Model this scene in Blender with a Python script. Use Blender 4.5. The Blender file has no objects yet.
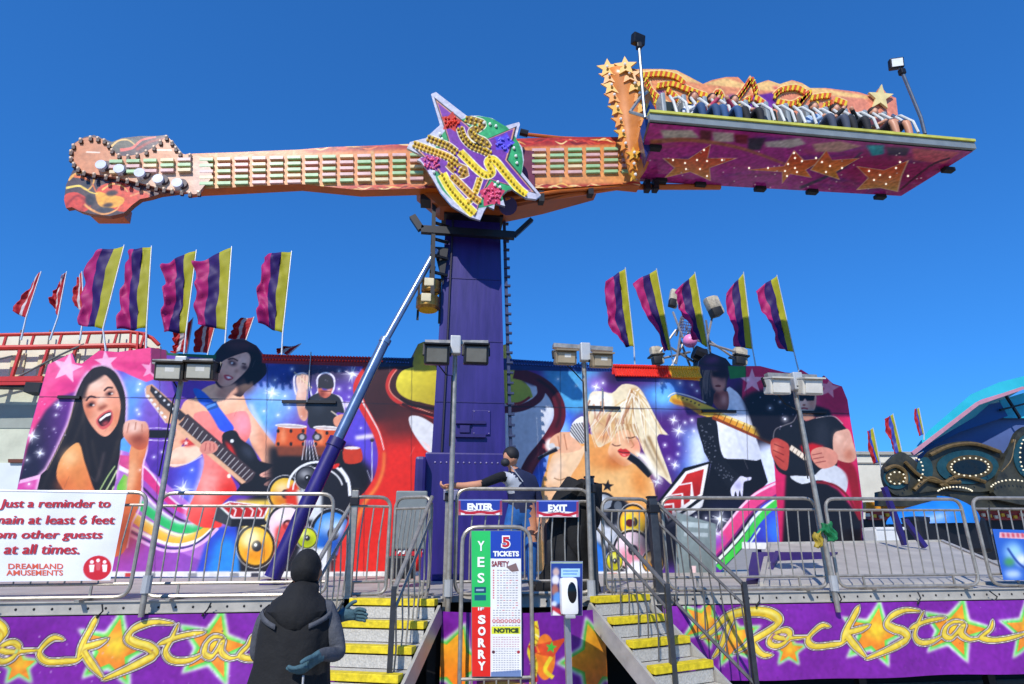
import bpy, bmesh, math, random
import numpy as np
from mathutils import Vector, Matrix
rad = math.radians
random.seed(7); rng = np.random.default_rng(7)
scene = bpy.context.scene
COL = scene.collection

# ------------------------------------------------------------------ camera
FPX = 600.0
CAM = np.array([0.0, 0.0, 1.75])
def _rz(a): c, s = math.cos(a), math.sin(a); return np.array([[c, -s, 0], [s, c, 0], [0, 0, 1.0]])
def _rx(a): c, s = math.cos(a), math.sin(a); return np.array([[1.0, 0, 0], [0, c, -s], [0, s, c]])
RC = _rz(rad(-7)) @ _rx(rad(90 + 18.95)) @ _rz(rad(-0.3))
cd = bpy.data.cameras.new('camera'); cam = bpy.data.objects.new('camera', cd); COL.objects.link(cam)
cd.sensor_width = 36; cd.lens = FPX / 1024 * 36; cd.clip_start = 0.05; cd.clip_end = 3000
M4 = Matrix([list(RC[i]) + [CAM[i]] for i in range(3)] + [[0, 0, 0, 1]])
cam.matrix_world = M4; scene.camera = cam

# ------------------------------------------------------------------ daylight
SUN_EL, SUN_AZ = 42.5, 25.0            # azimuth: degrees to the left of straight behind the viewer
w = bpy.data.worlds.new('World'); scene.world = w; w.use_nodes = True
nt = w.node_tree; bg = nt.nodes['Background']
sky = nt.nodes.new('ShaderNodeTexSky'); sky.sky_type = 'NISHITA'; sky.sun_disc = False
sky.sun_elevation = rad(SUN_EL); sky.sun_rotation = rad(180 + SUN_AZ)
sky.air_density = 1.0; sky.dust_density = 0.2; sky.ozone_density = 3.0; sky.altitude = 200
# the deep, even blue of a dry clear day: sky contrast eased, then graded
k1 = nt.nodes.new('ShaderNodeVectorMath'); k1.operation = 'SCALE'; k1.inputs['Scale'].default_value = 0.136
gm = nt.nodes.new('ShaderNodeGamma'); gm.inputs['Gamma'].default_value = 0.72
k2 = nt.nodes.new('ShaderNodeVectorMath'); k2.operation = 'MULTIPLY'; k2.inputs[1].default_value = (0.145 / 0.136, 0.56 / 0.136, 1.17 / 0.136)
nt.links.new(sky.outputs[0], k1.inputs[0]); nt.links.new(k1.outputs[0], gm.inputs['Color']); nt.links.new(gm.outputs[0], k2.inputs[0]); nt.links.new(k2.outputs[0], bg.inputs['Color'])
bg.inputs['Strength'].default_value = 0.125
sl = bpy.data.lights.new('sun', 'SUN'); so = bpy.data.objects.new('sun', sl); COL.objects.link(so)
sl.energy = 4.2; sl.angle = rad(0.55); sl.color = (1.0, 0.955, 0.89)
sdir = Vector((-math.sin(rad(SUN_AZ)) * math.cos(rad(SUN_EL)), -math.cos(rad(SUN_AZ)) * math.cos(rad(SUN_EL)), math.sin(rad(SUN_EL))))
so.rotation_euler = sdir.to_track_quat('Z', 'Y').to_euler(); so.location = (0, 0, 40)
vs = scene.view_settings; vs.view_transform = 'Standard'; vs.look = 'None'; vs.gamma = 1.0; vs.use_curve_mapping = False
vs.exposure = 0.12
scene.cycles.max_bounces = 6

# ------------------------------------------------------------------ finding points on real planes
def ray(x, y): return RC @ np.array([(x - 512) / FPX, -(y - 342) / FPX, -1.0])
def PY(x, y, Y):
    d = ray(x, y); return CAM + d * ((Y - CAM[1]) / d[1])
def PZ(x, y, Z):
    d = ray(x, y); return CAM + d * ((Z - CAM[2]) / d[2])
def PP(x, y, O, N):
    d = ray(x, y); O = np.array(O, float); N = np.array(N, float)
    return CAM + d * (np.dot(O - CAM, N) / np.dot(d, N))
def pts(s): return [tuple(float(v) for v in q.split(',')) for q in s.split()]

# ------------------------------------------------------------------ materials
def lin(c):
    if isinstance(c, str):
        c = c.lstrip('#'); c = tuple(int(c[i:i + 2], 16) for i in (0, 2, 4))
    c = np.array(c, float) / 255.0
    return np.where(c <= 0.04045, c / 12.92, ((c + 0.055) / 1.055) ** 2.4)
MATS = {}
def mat(name, col, rough=0.5, metal=0.0, var=0.10, scale=6.0, bump=0.0, coat=0.0, spec=0.5, emit=None, stretch=None):
    """procedural material: base colour broken by two scales of noise, roughness broken too"""
    if name in MATS: return MATS[name]
    m = bpy.data.materials.new(name); m.use_nodes = True; t = m.node_tree; b = t.nodes['Principled BSDF']
    c = lin(col)
    tc = t.nodes.new('ShaderNodeTexCoord'); src = tc.outputs['Object']
    if stretch:
        mp = t.nodes.new('ShaderNodeMapping'); mp.inputs['Scale'].default_value = stretch
        t.links.new(src, mp.inputs['Vector']); src = mp.outputs['Vector']
    n = t.nodes.new('ShaderNodeTexNoise'); n.inputs['Scale'].default_value = scale; n.inputs['Detail'].default_value = 6; n.inputs['Roughness'].default_value = 0.62
    t.links.new(src, n.inputs['Vector'])
    r = t.nodes.new('ShaderNodeValToRGB'); r.color_ramp.elements[0].position = 0.28; r.color_ramp.elements[1].position = 0.72
    r.color_ramp.elements[0].color = (*np.clip(c * (1 - var * 1.6), 0, 1), 1); r.color_ramp.elements[1].color = (*np.clip(c * (1 + var), 0, 1), 1)
    t.links.new(n.outputs['Fac'], r.inputs['Fac']); t.links.new(r.outputs['Color'], b.inputs['Base Color'])
    mr = t.nodes.new('ShaderNodeMapRange'); mr.inputs['To Min'].default_value = max(0.03, rough - 0.12); mr.inputs['To Max'].default_value = min(1, rough + 0.12)
    t.links.new(n.outputs['Fac'], mr.inputs['Value']); t.links.new(mr.outputs['Result'], b.inputs['Roughness'])
    b.inputs['Metallic'].default_value = metal; b.inputs['Specular IOR Level'].default_value = spec
    b.inputs['Coat Weight'].default_value = coat
    if bump:
        bp = t.nodes.new('ShaderNodeBump'); bp.inputs['Strength'].default_value = bump; bp.inputs['Distance'].default_value = 0.02
        t.links.new(n.outputs['Fac'], bp.inputs['Height']); t.links.new(bp.outputs['Normal'], b.inputs['Normal'])
    if emit:
        b.inputs['Emission Color'].default_value = (*lin(emit[0]), 1); b.inputs['Emission Strength'].default_value = emit[1]
    MATS[name] = m; return m
def cloth_mat(name, col):
    """thin flag cloth: some of the sun comes through it"""
    m = mat(name, col, .6, 0, .08, 3); t = m.node_tree; b = t.nodes['Principled BSDF']; out = t.nodes['Material Output']
    if not any(n.type == 'BSDF_TRANSLUCENT' for n in t.nodes):
        tr = t.nodes.new('ShaderNodeBsdfTranslucent'); mx = t.nodes.new('ShaderNodeMixShader'); mx.inputs[0].default_value = .38
        t.links.new(b.inputs['Base Color'].links[0].from_socket, tr.inputs['Color']); t.links.new(b.outputs[0], mx.inputs[1]); t.links.new(tr.outputs[0], mx.inputs[2]); t.links.new(mx.outputs[0], out.inputs['Surface'])
    return m
def paint_mat(name, rough=0.4, bump=0.06, scale=3.0, coat=0.0, spec=0.4, trans=0.0):
    """printed vinyl / painted board: ink from the mesh's own colours, faint grime and buckling"""
    if name in MATS: return MATS[name]
    m = bpy.data.materials.new(name); m.use_nodes = True; t = m.node_tree; b = t.nodes['Principled BSDF']
    a = t.nodes.new('ShaderNodeAttribute'); a.attribute_name = 'ink'
    tc = t.nodes.new('ShaderNodeTexCoord')
    n = t.nodes.new('ShaderNodeTexNoise'); n.inputs['Scale'].default_value = scale; n.inputs['Detail'].default_value = 7; n.inputs['Roughness'].default_value = 0.6
    t.links.new(tc.outputs['Object'], n.inputs['Vector'])
    mr = t.nodes.new('ShaderNodeMapRange'); mr.inputs['From Min'].default_value = 0.3; mr.inputs['From Max'].default_value = 0.7; mr.inputs['To Min'].default_value = 0.88; mr.inputs['To Max'].default_value = 1.03
    t.links.new(n.outputs['Fac'], mr.inputs['Value'])
    mx = t.nodes.new('ShaderNodeMix'); mx.data_type = 'RGBA'; mx.blend_type = 'MULTIPLY'; mx.inputs['Factor'].default_value = 1
    t.links.new(a.outputs['Color'], mx.inputs['A']); t.links.new(mr.outputs['Result'], mx.inputs['B'])
    t.links.new(mx.outputs['Result'], b.inputs['Base Color'])
    b.inputs['Roughness'].default_value = rough; b.inputs['Coat Weight'].default_value = coat; b.inputs['Specular IOR Level'].default_value = spec
    bp = t.nodes.new('ShaderNodeBump'); bp.inputs['Strength'].default_value = bump; bp.inputs['Distance'].default_value = 0.05
    t.links.new(n.outputs['Fac'], bp.inputs['Height']); t.links.new(bp.outputs['Normal'], b.inputs['Normal'])
    MATS[name] = m; return m

# ------------------------------------------------------------------ objects
def wloc(o):
    v = Vector((0, 0, 0))
    while o: v += o.location; o = o.parent
    return v
def thing(name, label, cat, loc=(0, 0, 0), group=None, kind=None):
    o = bpy.data.objects.new(name, None); o.empty_display_size = 0.2; COL.objects.link(o); o.location = [float(v) for v in loc]
    tag(o, label, cat, group, kind); return o
def tag(o, label=None, cat=None, group=None, kind=None):
    if label: o['label'] = label
    if cat: o['category'] = cat
    if group: o['group'] = group
    if kind: o['kind'] = kind
    return o
class MB:
    """collects shapes (world coordinates) that become ONE mesh object"""
    def __init__(s): s.v = []; s.f = []; s.m = []; s.mi = 0; s.cuts = []
    def add(s, vs, fs):
        b = len(s.v); s.cuts.append((b, len(s.f))); s.v += [tuple(float(q) for q in v) for v in vs]
        for f in fs: s.f.append([b + i for i in f]); s.m.append(s.mi)
        return s
    def mat(s, i): s.mi = i; return s
    def box(s, c, size, ax=None, bev=0.0):
        c = np.array(c, float); h = np.array(size, float) / 2
        A = np.eye(3) if ax is None else np.array(ax, float)
        if bev <= 0:
            P = [c + A[0] * h[0] * i + A[1] * h[1] * j + A[2] * h[2] * k for k in (-1, 1) for j in (-1, 1) for i in (-1, 1)]
            return s.add(P, [(0, 2, 3, 1), (4, 5, 7, 6), (0, 1, 5, 4), (2, 6, 7, 3), (0, 4, 6, 2), (1, 3, 7, 5)])
        bm = bmesh.new(); bmesh.ops.create_cube(bm, size=1.0)
        for v in bm.verts: v.co = Vector((v.co.x * size[0], v.co.y * size[1], v.co.z * size[2]))
        bmesh.ops.bevel(bm, geom=bm.edges[:], offset=bev, segments=2, affect='EDGES', profile=0.6)
        bm.verts.index_update()
        P = [c + A[0] * v.co.x + A[1] * v.co.y + A[2] * v.co.z for v in bm.verts]
        s.add(P, [[v.index for v in f.verts] for f in bm.faces]); bm.free(); return s
    def bar(s, p, q, w, h, up=(0, 0, 1)):
        p = np.array(p, float); q = np.array(q, float); d = q - p; L = np.linalg.norm(d)
        if L < 1e-6: return s
        d /= L
        x = np.cross(d, np.array(up, float))
        if np.linalg.norm(x) < 1e-4: x = np.cross(d, [0, 1.0, 0])
        x /= np.linalg.norm(x); z = np.cross(x, d)
        return s.box((p + q) / 2, (w, L, h), (x, d, z))
    def tube(s, P, r, seg=8, cap=True):
        P = [np.array(p, float) for p in P]; n = len(P); R = r if hasattr(r, '__len__') else [r] * n
        T = []
        for i in range(n):
            a = P[min(i + 1, n - 1)] - P[max(i - 1, 0)]; T.append(a / max(1e-9, np.linalg.norm(a)))
        ref = np.array([0, 0, 1.0]) if abs(T[0][2]) < 0.9 else np.array([0, 1.0, 0])
        u = np.cross(T[0], ref); u /= np.linalg.norm(u); V = []
        for i in range(n):
            u = u - T[i] * np.dot(u, T[i]); u /= max(1e-9, np.linalg.norm(u)); w_ = np.cross(T[i], u)
            for k in range(seg):
                a = 2 * math.pi * k / seg; V.append(P[i] + (u * math.cos(a) + w_ * math.sin(a)) * R[i])
        Fc = [(i * seg + k, i * seg + (k + 1) % seg, (i + 1) * seg + (k + 1) % seg, (i + 1) * seg + k) for i in range(n - 1) for k in range(seg)]
        if cap: Fc += [tuple(range(seg - 1, -1, -1)), tuple((n - 1) * seg + k for k in range(seg))]
        return s.add(V, Fc)
    def prism(s, P, d):
        P = [np.array(p, float) for p in P]; d = np.array(d, float); n = len(P)
        V = P + [p + d for p in P]
        return s.add(V, [tuple(range(n)), tuple(range(2 * n - 1, n - 1, -1))] + [(i, i + n, (i + 1) % n + n, (i + 1) % n) for i in range(n)])
    def ell(s, c, r, seg=12, rings=8, ax=None):
        c = np.array(c, float); r = np.array(r, float) * np.ones(3); A = np.eye(3) if ax is None else np.array(ax, float)
        V = [c - A[2] * r[2]]
        for i in range(1, rings):
            t = -math.pi / 2 + math.pi * i / rings
            for k in range(seg):
                a = 2 * math.pi * k / seg
                V.append(c + A[0] * r[0] * math.cos(t) * math.cos(a) + A[1] * r[1] * math.cos(t) * math.sin(a) + A[2] * r[2] * math.sin(t))
        V.append(c + A[2] * r[2]); Fc = []
        for k in range(seg): Fc.append((0, 1 + (k + 1) % seg, 1 + k))
        for i in range(rings - 2):
            for k in range(seg):
                a = 1 + i * seg + k; b = 1 + i * seg + (k + 1) % seg; Fc.append((a, b, b + seg, a + seg))
        L = len(V) - 1; o = 1 + (rings - 2) * seg
        for k in range(seg): Fc.append((o + k, o + (k + 1) % seg, L))
        return s.add(V, Fc)
    def build(s, name, m, parent=None, smooth=False):
        return mesh_obj(name, s.v, s.f, m, parent, smooth, s.m)
    def each(s, name, m, parent, smooth=False):
        out = []
        for i, (v0, f0) in enumerate(s.cuts):
            v1, f1 = s.cuts[i + 1] if i + 1 < len(s.cuts) else (len(s.v), len(s.f)); ms = m[s.m[f0]] if isinstance(m, (list, tuple)) else m
            out.append(mesh_obj(name, s.v[v0:v1], [[k - v0 for k in f] for f in s.f[f0:f1]], ms, parent, smooth))
        return out
    def each_cap(s, name, m, parent, cap=100, smooth=False):
        """first cap pieces as parts of their own, the remainder as one part marked stuff"""
        r = MB(); n = len(s.cuts)
        for i in range(cap, n):
            v0, f0 = s.cuts[i]; v1, f1 = s.cuts[i + 1] if i + 1 < n else (len(s.v), len(s.f)); r.mi = s.m[f0]; r.add(s.v[v0:v1], [[k - v0 for k in f] for f in s.f[f0:f1]])
        if n > cap:
            v0, f0 = s.cuts[cap]; s.v = s.v[:v0]; s.f = s.f[:f0]; s.m = s.m[:f0]; s.cuts = s.cuts[:cap]; o = r.build(name, m, parent, smooth); tag(o, kind='stuff')
        return s.each(name, m, parent, smooth)
def mesh_obj(name, V, Fc, m, parent=None, smooth=False, mi=None):
    off = np.array(wloc(parent)) if parent else np.zeros(3)
    me = bpy.data.meshes.new(name); me.from_pydata([tuple(np.array(v) - off) for v in V], [], Fc)
    ms = m if isinstance(m, (list, tuple)) else [m]
    for q in ms: me.materials.append(q)
    if mi is not None and len(ms) > 1: me.polygons.foreach_set('material_index', mi)
    bm = bmesh.new(); bm.from_mesh(me); bmesh.ops.recalc_face_normals(bm, faces=bm.faces); bm.to_mesh(me); bm.free()
    if smooth:
        me.shade_smooth()
        try: me.set_sharp_from_angle(angle=rad(38))
        except Exception: pass
    me.update()
    o = bpy.data.objects.new(name, me); COL.objects.link(o)
    if parent: o.parent = parent
    return o

# ------------------------------------------------------------------ 2D helpers
def sm(P, closed=True, n=5):
    P = [np.array(p, float) for p in P]; N = len(P); out = []
    for i in range(N if closed else N - 1):
        a, b, c, d = (P[(i - 1) % N], P[i], P[(i + 1) % N], P[(i + 2) % N]) if closed else (P[max(i - 1, 0)], P[i], P[i + 1], P[min(i + 2, N - 1)])
        for k in range(n):
            t = k / n; out.append(0.5 * ((2 * b) + (-a + c) * t + (2 * a - 5 * b + 4 * c - d) * t * t + (-a + 3 * b - 3 * c + d) * t ** 3))
    if not closed: out.append(P[-1])
    return out
def ellp(cx, cy, rx, ry=None, rot=0, n=28):
    ry = rx if ry is None else ry; c, s = math.cos(rad(rot)), math.sin(rad(rot))
    return [(cx + rx * math.cos(a) * c - ry * math.sin(a) * s, cy + rx * math.cos(a) * s + ry * math.sin(a) * c) for a in [2 * math.pi * k / n for k in range(n)]]
def starp(cx, cy, R, r=None, rot=0, n=5, sx=1.0):
    r = R * 0.42 if r is None else r
    return [(cx + sx * q * math.sin(a), cy - q * math.cos(a)) for q, a in [((R if k % 2 == 0 else r), rad(rot) + math.pi * k / n) for k in range(2 * n)]]
def strokep(P, w0, w1=None, smooth=True, n=6, taper=None):
    """outline polygon of a brush stroke"""
    Q = np.array(sm(P, False, n) if smooth and len(P) > 2 else P, float); w1 = w0 if w1 is None else w1
    T = np.gradient(Q, axis=0); T /= np.maximum(1e-9, np.linalg.norm(T, axis=1))[:, None]
    N = np.stack([-T[:, 1], T[:, 0]], 1); t = np.linspace(0, 1, len(Q)); W = w0 + (w1 - w0) * t
    if taper: W = W * np.minimum(1, np.minimum(t, 1 - t) * taper + 0.15)
    W = W[:, None] / 2
    return list(map(tuple, Q + N * W)) + list(map(tuple, (Q - N * W)[::-1]))
def bblur(a, r):
    """gaussian-like blur (three box passes)"""
    r = int(round(r))
    if r < 1: return a
    for ax in (0, 1):
        for _ in range(3):
            p = np.pad(a, [(r + 1, r) if k == ax else (0, 0) for k in (0, 1)], mode='edge'); c = np.cumsum(p, axis=ax)
            L = a.shape[ax]; k = 2 * r + 1
            a = (c[k:k + L] - c[:L]) / k if ax == 0 else (c[:, k:k + L] - c[:, :L]) / k
    return a
class Canvas:
    """ink for a flat printed board lying on a real plane; drawn with vector shapes, kept as mesh colours"""
    def __init__(s, O, U, V, u0, u1, v0, v1, res, base):
        s.O = np.array(O, float); s.U = np.array(U, float); s.V = np.array(V, float); s.N = np.cross(s.U, s.V)
        s.u0, s.v0, s.res = u0, v0, res; s.W = int((u1 - u0) / res) + 1; s.H = int((v1 - v0) / res) + 1
        s.img = np.ones((s.H, s.W, 3)) * (np.array(hexc(base)) / 255.0); s.k = 1.0; s.px = True
        s.set_scale()
    def set_scale(s):
        # raster cells per photo pixel, for blur radii
        c = s.O + s.U * (s.u0 + s.W * s.res / 2) + s.V * (s.v0 + s.H * s.res / 2)
        q = RC.T @ (c - CAM); s.k = (-q[2] / FPX) / s.res
    def uv(s, p):
        if s.px:
            w_ = PP(p[0], p[1], s.O, s.N) - s.O; return ((np.dot(w_, s.U) - s.u0) / s.res, (np.dot(w_, s.V) - s.v0) / s.res)
        return ((p[0] - s.u0) / s.res, (p[1] - s.v0) / s.res)
    def mask(s, P, pad=0):
        Q = np.array([s.uv(p) for p in P]); x0 = max(0, int(Q[:, 0].min()) - 2 - pad); x1 = min(s.W, int(Q[:, 0].max()) + 3 + pad)
        y0 = max(0, int(Q[:, 1].min()) - 2 - pad); y1 = min(s.H, int(Q[:, 1].max()) + 3 + pad)
        if x1 <= x0 or y1 <= y0: return None
        SS = 3; M = np.zeros((y1 - y0, x1 - x0)); A = Q; B = np.roll(Q, -1, axis=0); n = x1 - x0
        edges = np.arange(n + 1) + x0 - 0.5
        for j in range(y0, y1):
            for q in range(SS):
                yy = j - 0.5 + (q + 0.5) / SS
                c = (A[:, 1] <= yy) != (B[:, 1] <= yy)
                if not c.any(): continue
                a, b = A[c], B[c]; xs = np.sort(a[:, 0] + (yy - a[:, 1]) / (b[:, 1] - a[:, 1]) * (b[:, 0] - a[:, 0]))
                for k in range(0, len(xs) - 1, 2):
                    l = np.clip(edges, xs[k], xs[k + 1]); M[j - y0] += np.diff(l) / SS
        return np.clip(M, 0, 1), x0, y0
    def fill(s, P, col, b=0.0, a=1.0, g=None, c2=None, mode='n', clip=None):
        if isinstance(P, str): P = pts(P)
        rb = b * s.k; r = s.mask(P, int(rb * 3) + 1)
        if r is None: return
        M, x0, y0 = r
        if rb >= 0.6: M = bblur(M, rb)
        if clip is not None:
            M = M * clip[y0:y0 + M.shape[0], x0:x0 + M.shape[1]]
        c = np.array(hexc(col)) / 255.0
        if g is not None:
            p, q = np.array(s.uv(g[:2])), np.array(s.uv(g[2:])); d = q - p
            yy, xx = np.mgrid[y0:y0 + M.shape[0], x0:x0 + M.shape[1]]
            t = np.clip(((xx - p[0]) * d[0] + (yy - p[1]) * d[1]) / np.dot(d, d), 0, 1)[..., None]
            c = c * (1 - t) + np.array(hexc(c2)) / 255.0 * t
        R = s.img[y0:y0 + M.shape[0], x0:x0 + M.shape[1]]; al = (M * a)[..., None]
        if mode == 'n': R[:] = R * (1 - al) + c * al
        elif mode == 'add': R[:] = np.clip(R + c * al, 0, 1)
        elif mode == 'mul': R[:] = R * (1 - al + c * al)
    def full(s, P):
        z = np.zeros((s.H, s.W)); r = s.mask(pts(P) if isinstance(P, str) else P)
        if r: M, x0, y0 = r; z[y0:y0 + M.shape[0], x0:x0 + M.shape[1]] = M
        return z
    def line(s, P, col, w0, w1=None, **k):
        t = k.pop('taper', None); smooth = k.pop('smooth', True)
        s.fill(strokep(pts(P) if isinstance(P, str) else P, w0, w1, smooth, taper=t), col, **k)
    def spark(s, x, y, r, col=(255, 255, 255)):
        s.fill(ellp(x, y, r * 1.3), col, b=r * 0.6, a=0.55)
        s.fill(ellp(x, y, r * 0.45), col, b=r * 0.12)
        if r > 2.5:
            for q in range(4): s.fill(starp(x, y, r * 1.9, r * 0.16, 22.5 + q * 0, 4), col, a=0.5)
            s.fill(starp(x, y, r * 2.3, r * 0.2, 0, 4), col, a=0.7)
    def grain(s, amt, r=1):
        n = bblur(rng.normal(0, 1, (s.H, s.W)), r); n /= n.std() + 1e-9; s.img = np.clip(s.img * (1 + amt * n[..., None]), 0, 1)
    def mesh(s, name, m, parent, outline=None, disp=None, lift=0.0):
        """grid cut to an outline (edge cells slid onto the line), colours in attribute 'ink'"""
        J, I = np.mgrid[0:s.H, 0:s.W]; X = I.astype(float); Y = J.astype(float)
        keepv = np.ones((s.H, s.W), bool); cells = np.ones((s.H - 1, s.W - 1), bool)
        if outline is not None:
            OL = pts(outline) if isinstance(outline, str) else outline
            M = s.full(OL); ins = M > 0.5
            cells = ins[:-1, :-1] | ins[1:, :-1] | ins[:-1, 1:] | ins[1:, 1:]
            Q = np.array([s.uv(p) for p in OL]); A, B = Q, np.roll(Q, -1, axis=0); D = B - A; L2 = np.maximum(1e-9, (D ** 2).sum(1))
            use = np.zeros_like(ins); use[:-1, :-1] |= cells; use[1:, :-1] |= cells; use[:-1, 1:] |= cells; use[1:, 1:] |= cells
            out = use & ~ins; oj, oi = np.nonzero(out)
            if len(oj):
                Pn = np.stack([oi, oj], 1).astype(float)
                t = np.clip(((Pn[:, None, :] - A[None]) * D[None]).sum(2) / L2[None], 0, 1); C_ = A[None] + t[..., None] * D[None]
                k = ((C_ - Pn[:, None, :]) ** 2).sum(2).argmin(1); Z = C_[np.arange(len(k)), k]; X[oj, oi] = Z[:, 0]; Y[oj, oi] = Z[:, 1]
            keepv = use
        idx = -np.ones((s.H, s.W), int); idx[keepv] = np.arange(keepv.sum())
        u = X[keepv] * s.res + s.u0; v = Y[keepv] * s.res + s.v0
        P = s.O + u[:, None] * s.U + v[:, None] * s.V + s.N * lift
        if disp is not None: P = P + disp(u, v)[:, None] * s.N
        cj, ci = np.nonzero(cells)
        Fq = np.stack([idx[cj, ci], idx[cj, ci + 1], idx[cj + 1, ci + 1], idx[cj + 1, ci]], 1)
        P = P - np.array(wloc(parent)) if parent else P
        me = bpy.data.meshes.new(name); me.vertices.add(len(P)); me.vertices.foreach_set('co', P.ravel())
        me.loops.add(Fq.size); me.loops.foreach_set('vertex_index', Fq.ravel()); me.polygons.add(len(Fq))
        me.polygons.foreach_set('loop_start', np.arange(0, Fq.size, 4)); me.update(calc_edges=True)
        at = me.color_attributes.new('ink', 'FLOAT_COLOR', 'POINT'); c = s.img[keepv]
        c = np.where(c <= 0.04045, c / 12.92, ((c + 0.055) / 1.055) ** 2.4); at.data.foreach_set('color', np.concatenate([c, np.ones((len(c), 1))], 1).ravel())
        me.materials.append(m)
        if disp is not None: me.shade_smooth()
        me.validate(); o = bpy.data.objects.new(name, me); COL.objects.link(o)
        if parent: o.parent = parent
        return o
def hexc(c):
    if isinstance(c, str): c = c.lstrip('#'); return tuple(int(c[i:i + 2], 16) for i in (0, 2, 4))
    return c
def pcanvas(box, Y, base, k=1.0, O=None, U=(1, 0, 0), V=(0, 0, 1)):
    """canvas on the plane Y=const (or through O along U,V) that covers the photo box x0,y0,x1,y1; k raster cells per photo pixel"""
    O = np.array((0, Y, 0) if O is None else O, float); U = np.array(U, float); U /= np.linalg.norm(U); V = np.array(V, float); V /= np.linalg.norm(V); N = np.cross(U, V)
    Q = [PP(x, y, O, N) - O for x in (box[0], box[2]) for y in (box[1], box[3])]; us = [np.dot(q, U) for q in Q]; vs_ = [np.dot(q, V) for q in Q]
    c = PP((box[0] + box[2]) / 2, (box[1] + box[3]) / 2, O, N); dep = -(RC.T @ (c - CAM))[2]
    return Canvas(O, U, V, min(us), max(us), min(vs_), max(vs_), dep / FPX / k, base)

# ------------------------------------------------------------------ lettering (built-in font turned into mesh)
_dg = None
def text_mesh(body, extrude=0.0, shear=0.0, bold=0.0, space=1.0):
    cu = bpy.data.curves.new('lettering', 'FONT'); cu.body = body; cu.extrude = extrude; cu.shear = shear; cu.offset = bold; cu.space_character = space; cu.resolution_u = 3
    o = bpy.data.objects.new('lettering', cu); COL.objects.link(o); dg = bpy.context.evaluated_depsgraph_get(); dg.update()
    me = bpy.data.meshes.new_from_object(o.evaluated_get(dg)); bpy.data.objects.remove(o); return me
def ptext(body, box, plane, m, parent, name='lettering', depth=0.003, shear=0.0, bold=0.02, space=1.0, conf=None):
    """lettering fitted to the photo box x0,y0,x1,y1 on plane (O,U,V): two lower corners and the height give its size"""
    me = text_mesh(body, 0.02, shear, bold, space); n = len(me.vertices); co = np.zeros(n * 3); me.vertices.foreach_get('co', co); co = co.reshape(-1, 3)
    O, U, V = [np.array(q, float) for q in plane]; U = U / np.linalg.norm(U); V = V / np.linalg.norm(V); N = np.cross(U, V)
    x0, y0, x1, y1 = box; a = PP(x0, y1, O, N); b = PP(x1, y1, O, N); c = PP(x0, y0, O, N)
    mn, mxx = co.min(0), co.max(0); t = (co - mn) / np.maximum(mxx - mn, 1e-9)
    P = a + t[:, :1] * (b - a) + t[:, 1:2] * (c - a) + N * (t[:, 2:3] * depth + 0.0015)
    if conf is not None: P = P + N * conf(P[:, 0], P[:, 2])[:, None]
    if parent: P = P - np.array(wloc(parent))
    me.vertices.foreach_set('co', P.ravel()); me.update(); me.name = name
    me.materials.clear(); me.materials.append(m); o = bpy.data.objects.new(name, me); COL.objects.link(o)
    if parent: o.parent = parent
    return o

# ------------------------------------------------------------------ shared materials
GALV = mat('galvanised steel tube', '#a39c90', 0.36, 0.45, 0.2, 14)
STEEL = mat('brushed steel', '#aaa69e', 0.3, 0.6, 0.12, 20)
DARK = mat('dark painted steel', '#16161b', 0.5, 0.2, 0.2, 8)
BLACK = mat('black rubber', '#101012', 0.7, 0, 0.15, 10)
PURPLE = mat('purple tower paint', '#25166a', 0.42, 0.0, 0.22, 2.2, 0.12, stretch=(3, 3, .35))
DPURPLE = mat('deep purple steel paint', '#241560', 0.45, 0.0, 0.2, 3)
WHITE = mat('white paint', '#dcdcd8', 0.45, 0, 0.07, 3)
REDP = mat('red paint', '#c2281f', 0.4, 0, 0.12, 4)
YEL = mat('yellow safety paint', '#dcc41a', 0.55, 0, 0.24, 18, .3)
ORANGE = mat('orange steel paint', '#c06018', 0.4, 0.1, 0.14, 3)
INK = paint_mat('printed board', 0.32)
VINYL = paint_mat('printed vinyl cloth', 0.38, 0.05, 2.0)
DECK = 1.28
FR = 6.75      # the deck's front edge
# ================================================================== ground
g = MB(); g.add([(-400, -60, 0), (400, -60, 0), (400, 900, 0), (-400, 900, 0)], [(0, 1, 2, 3)])
tag(g.build('ground', mat('pale worn asphalt', '#9d9488', 0.9, 0, 0.2, 0.7, 0.25)), kind='structure')

# ================================================================== stage platform of the ride
plat = thing('ride_platform', 'long raised metal platform deck of the ride with a pale steel edge', 'platform', (0, FR, 0))
DECKM = mat('worn pale tread plate', '#b0aaa0', 0.6, 0.08, 0.14, 2.2, 0.1)
d = MB()
d.box((1.2, (FR + 0.05 + 13.2) / 2, DECK - 0.03), (20, 13.2 - FR - 0.05, 0.06)); d.build('deck_plate', DECKM, plat)
d = MB()
EDGE = mat('grey weathered channel steel', '#b4aea2', 0.5, 0.15, 0.15, 5, 0.1)
for a, b in ((-9.0, -0.80), (0.85, 11.2)):
    d.box(((a + b) / 2, FR + 0.02, DECK - 0.055), (b - a, 0.05, 0.115)); d.box(((a + b) / 2, FR - 0.012, DECK + 0.0), (b - a, 0.03, 0.012)); d.box(((a + b) / 2, FR - 0.012, DECK - 0.108), (b - a, 0.03, 0.01))
d.build('edge_channel', EDGE, plat)
d = MB()
x = -8.9
while x < 11:
    if not -0.8 < x < 0.85: d.ell((x, FR - 0.008, DECK - 0.06), (0.012, 0.008, 0.012), 6, 4)
    x += 0.16
tag(d.build('rivets', DARK, plat), kind='stuff')
d = MB(); d.box((1.0, 8.4, 0.62), (19.4, 0.06, 1.2)); d.build('under_deck_shade', mat('under deck shade black', '#101014', 0.7, 0, 0.2, 3), plat)  # dark sheet added to stand for the black shade beneath the deck
d = MB()
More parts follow.
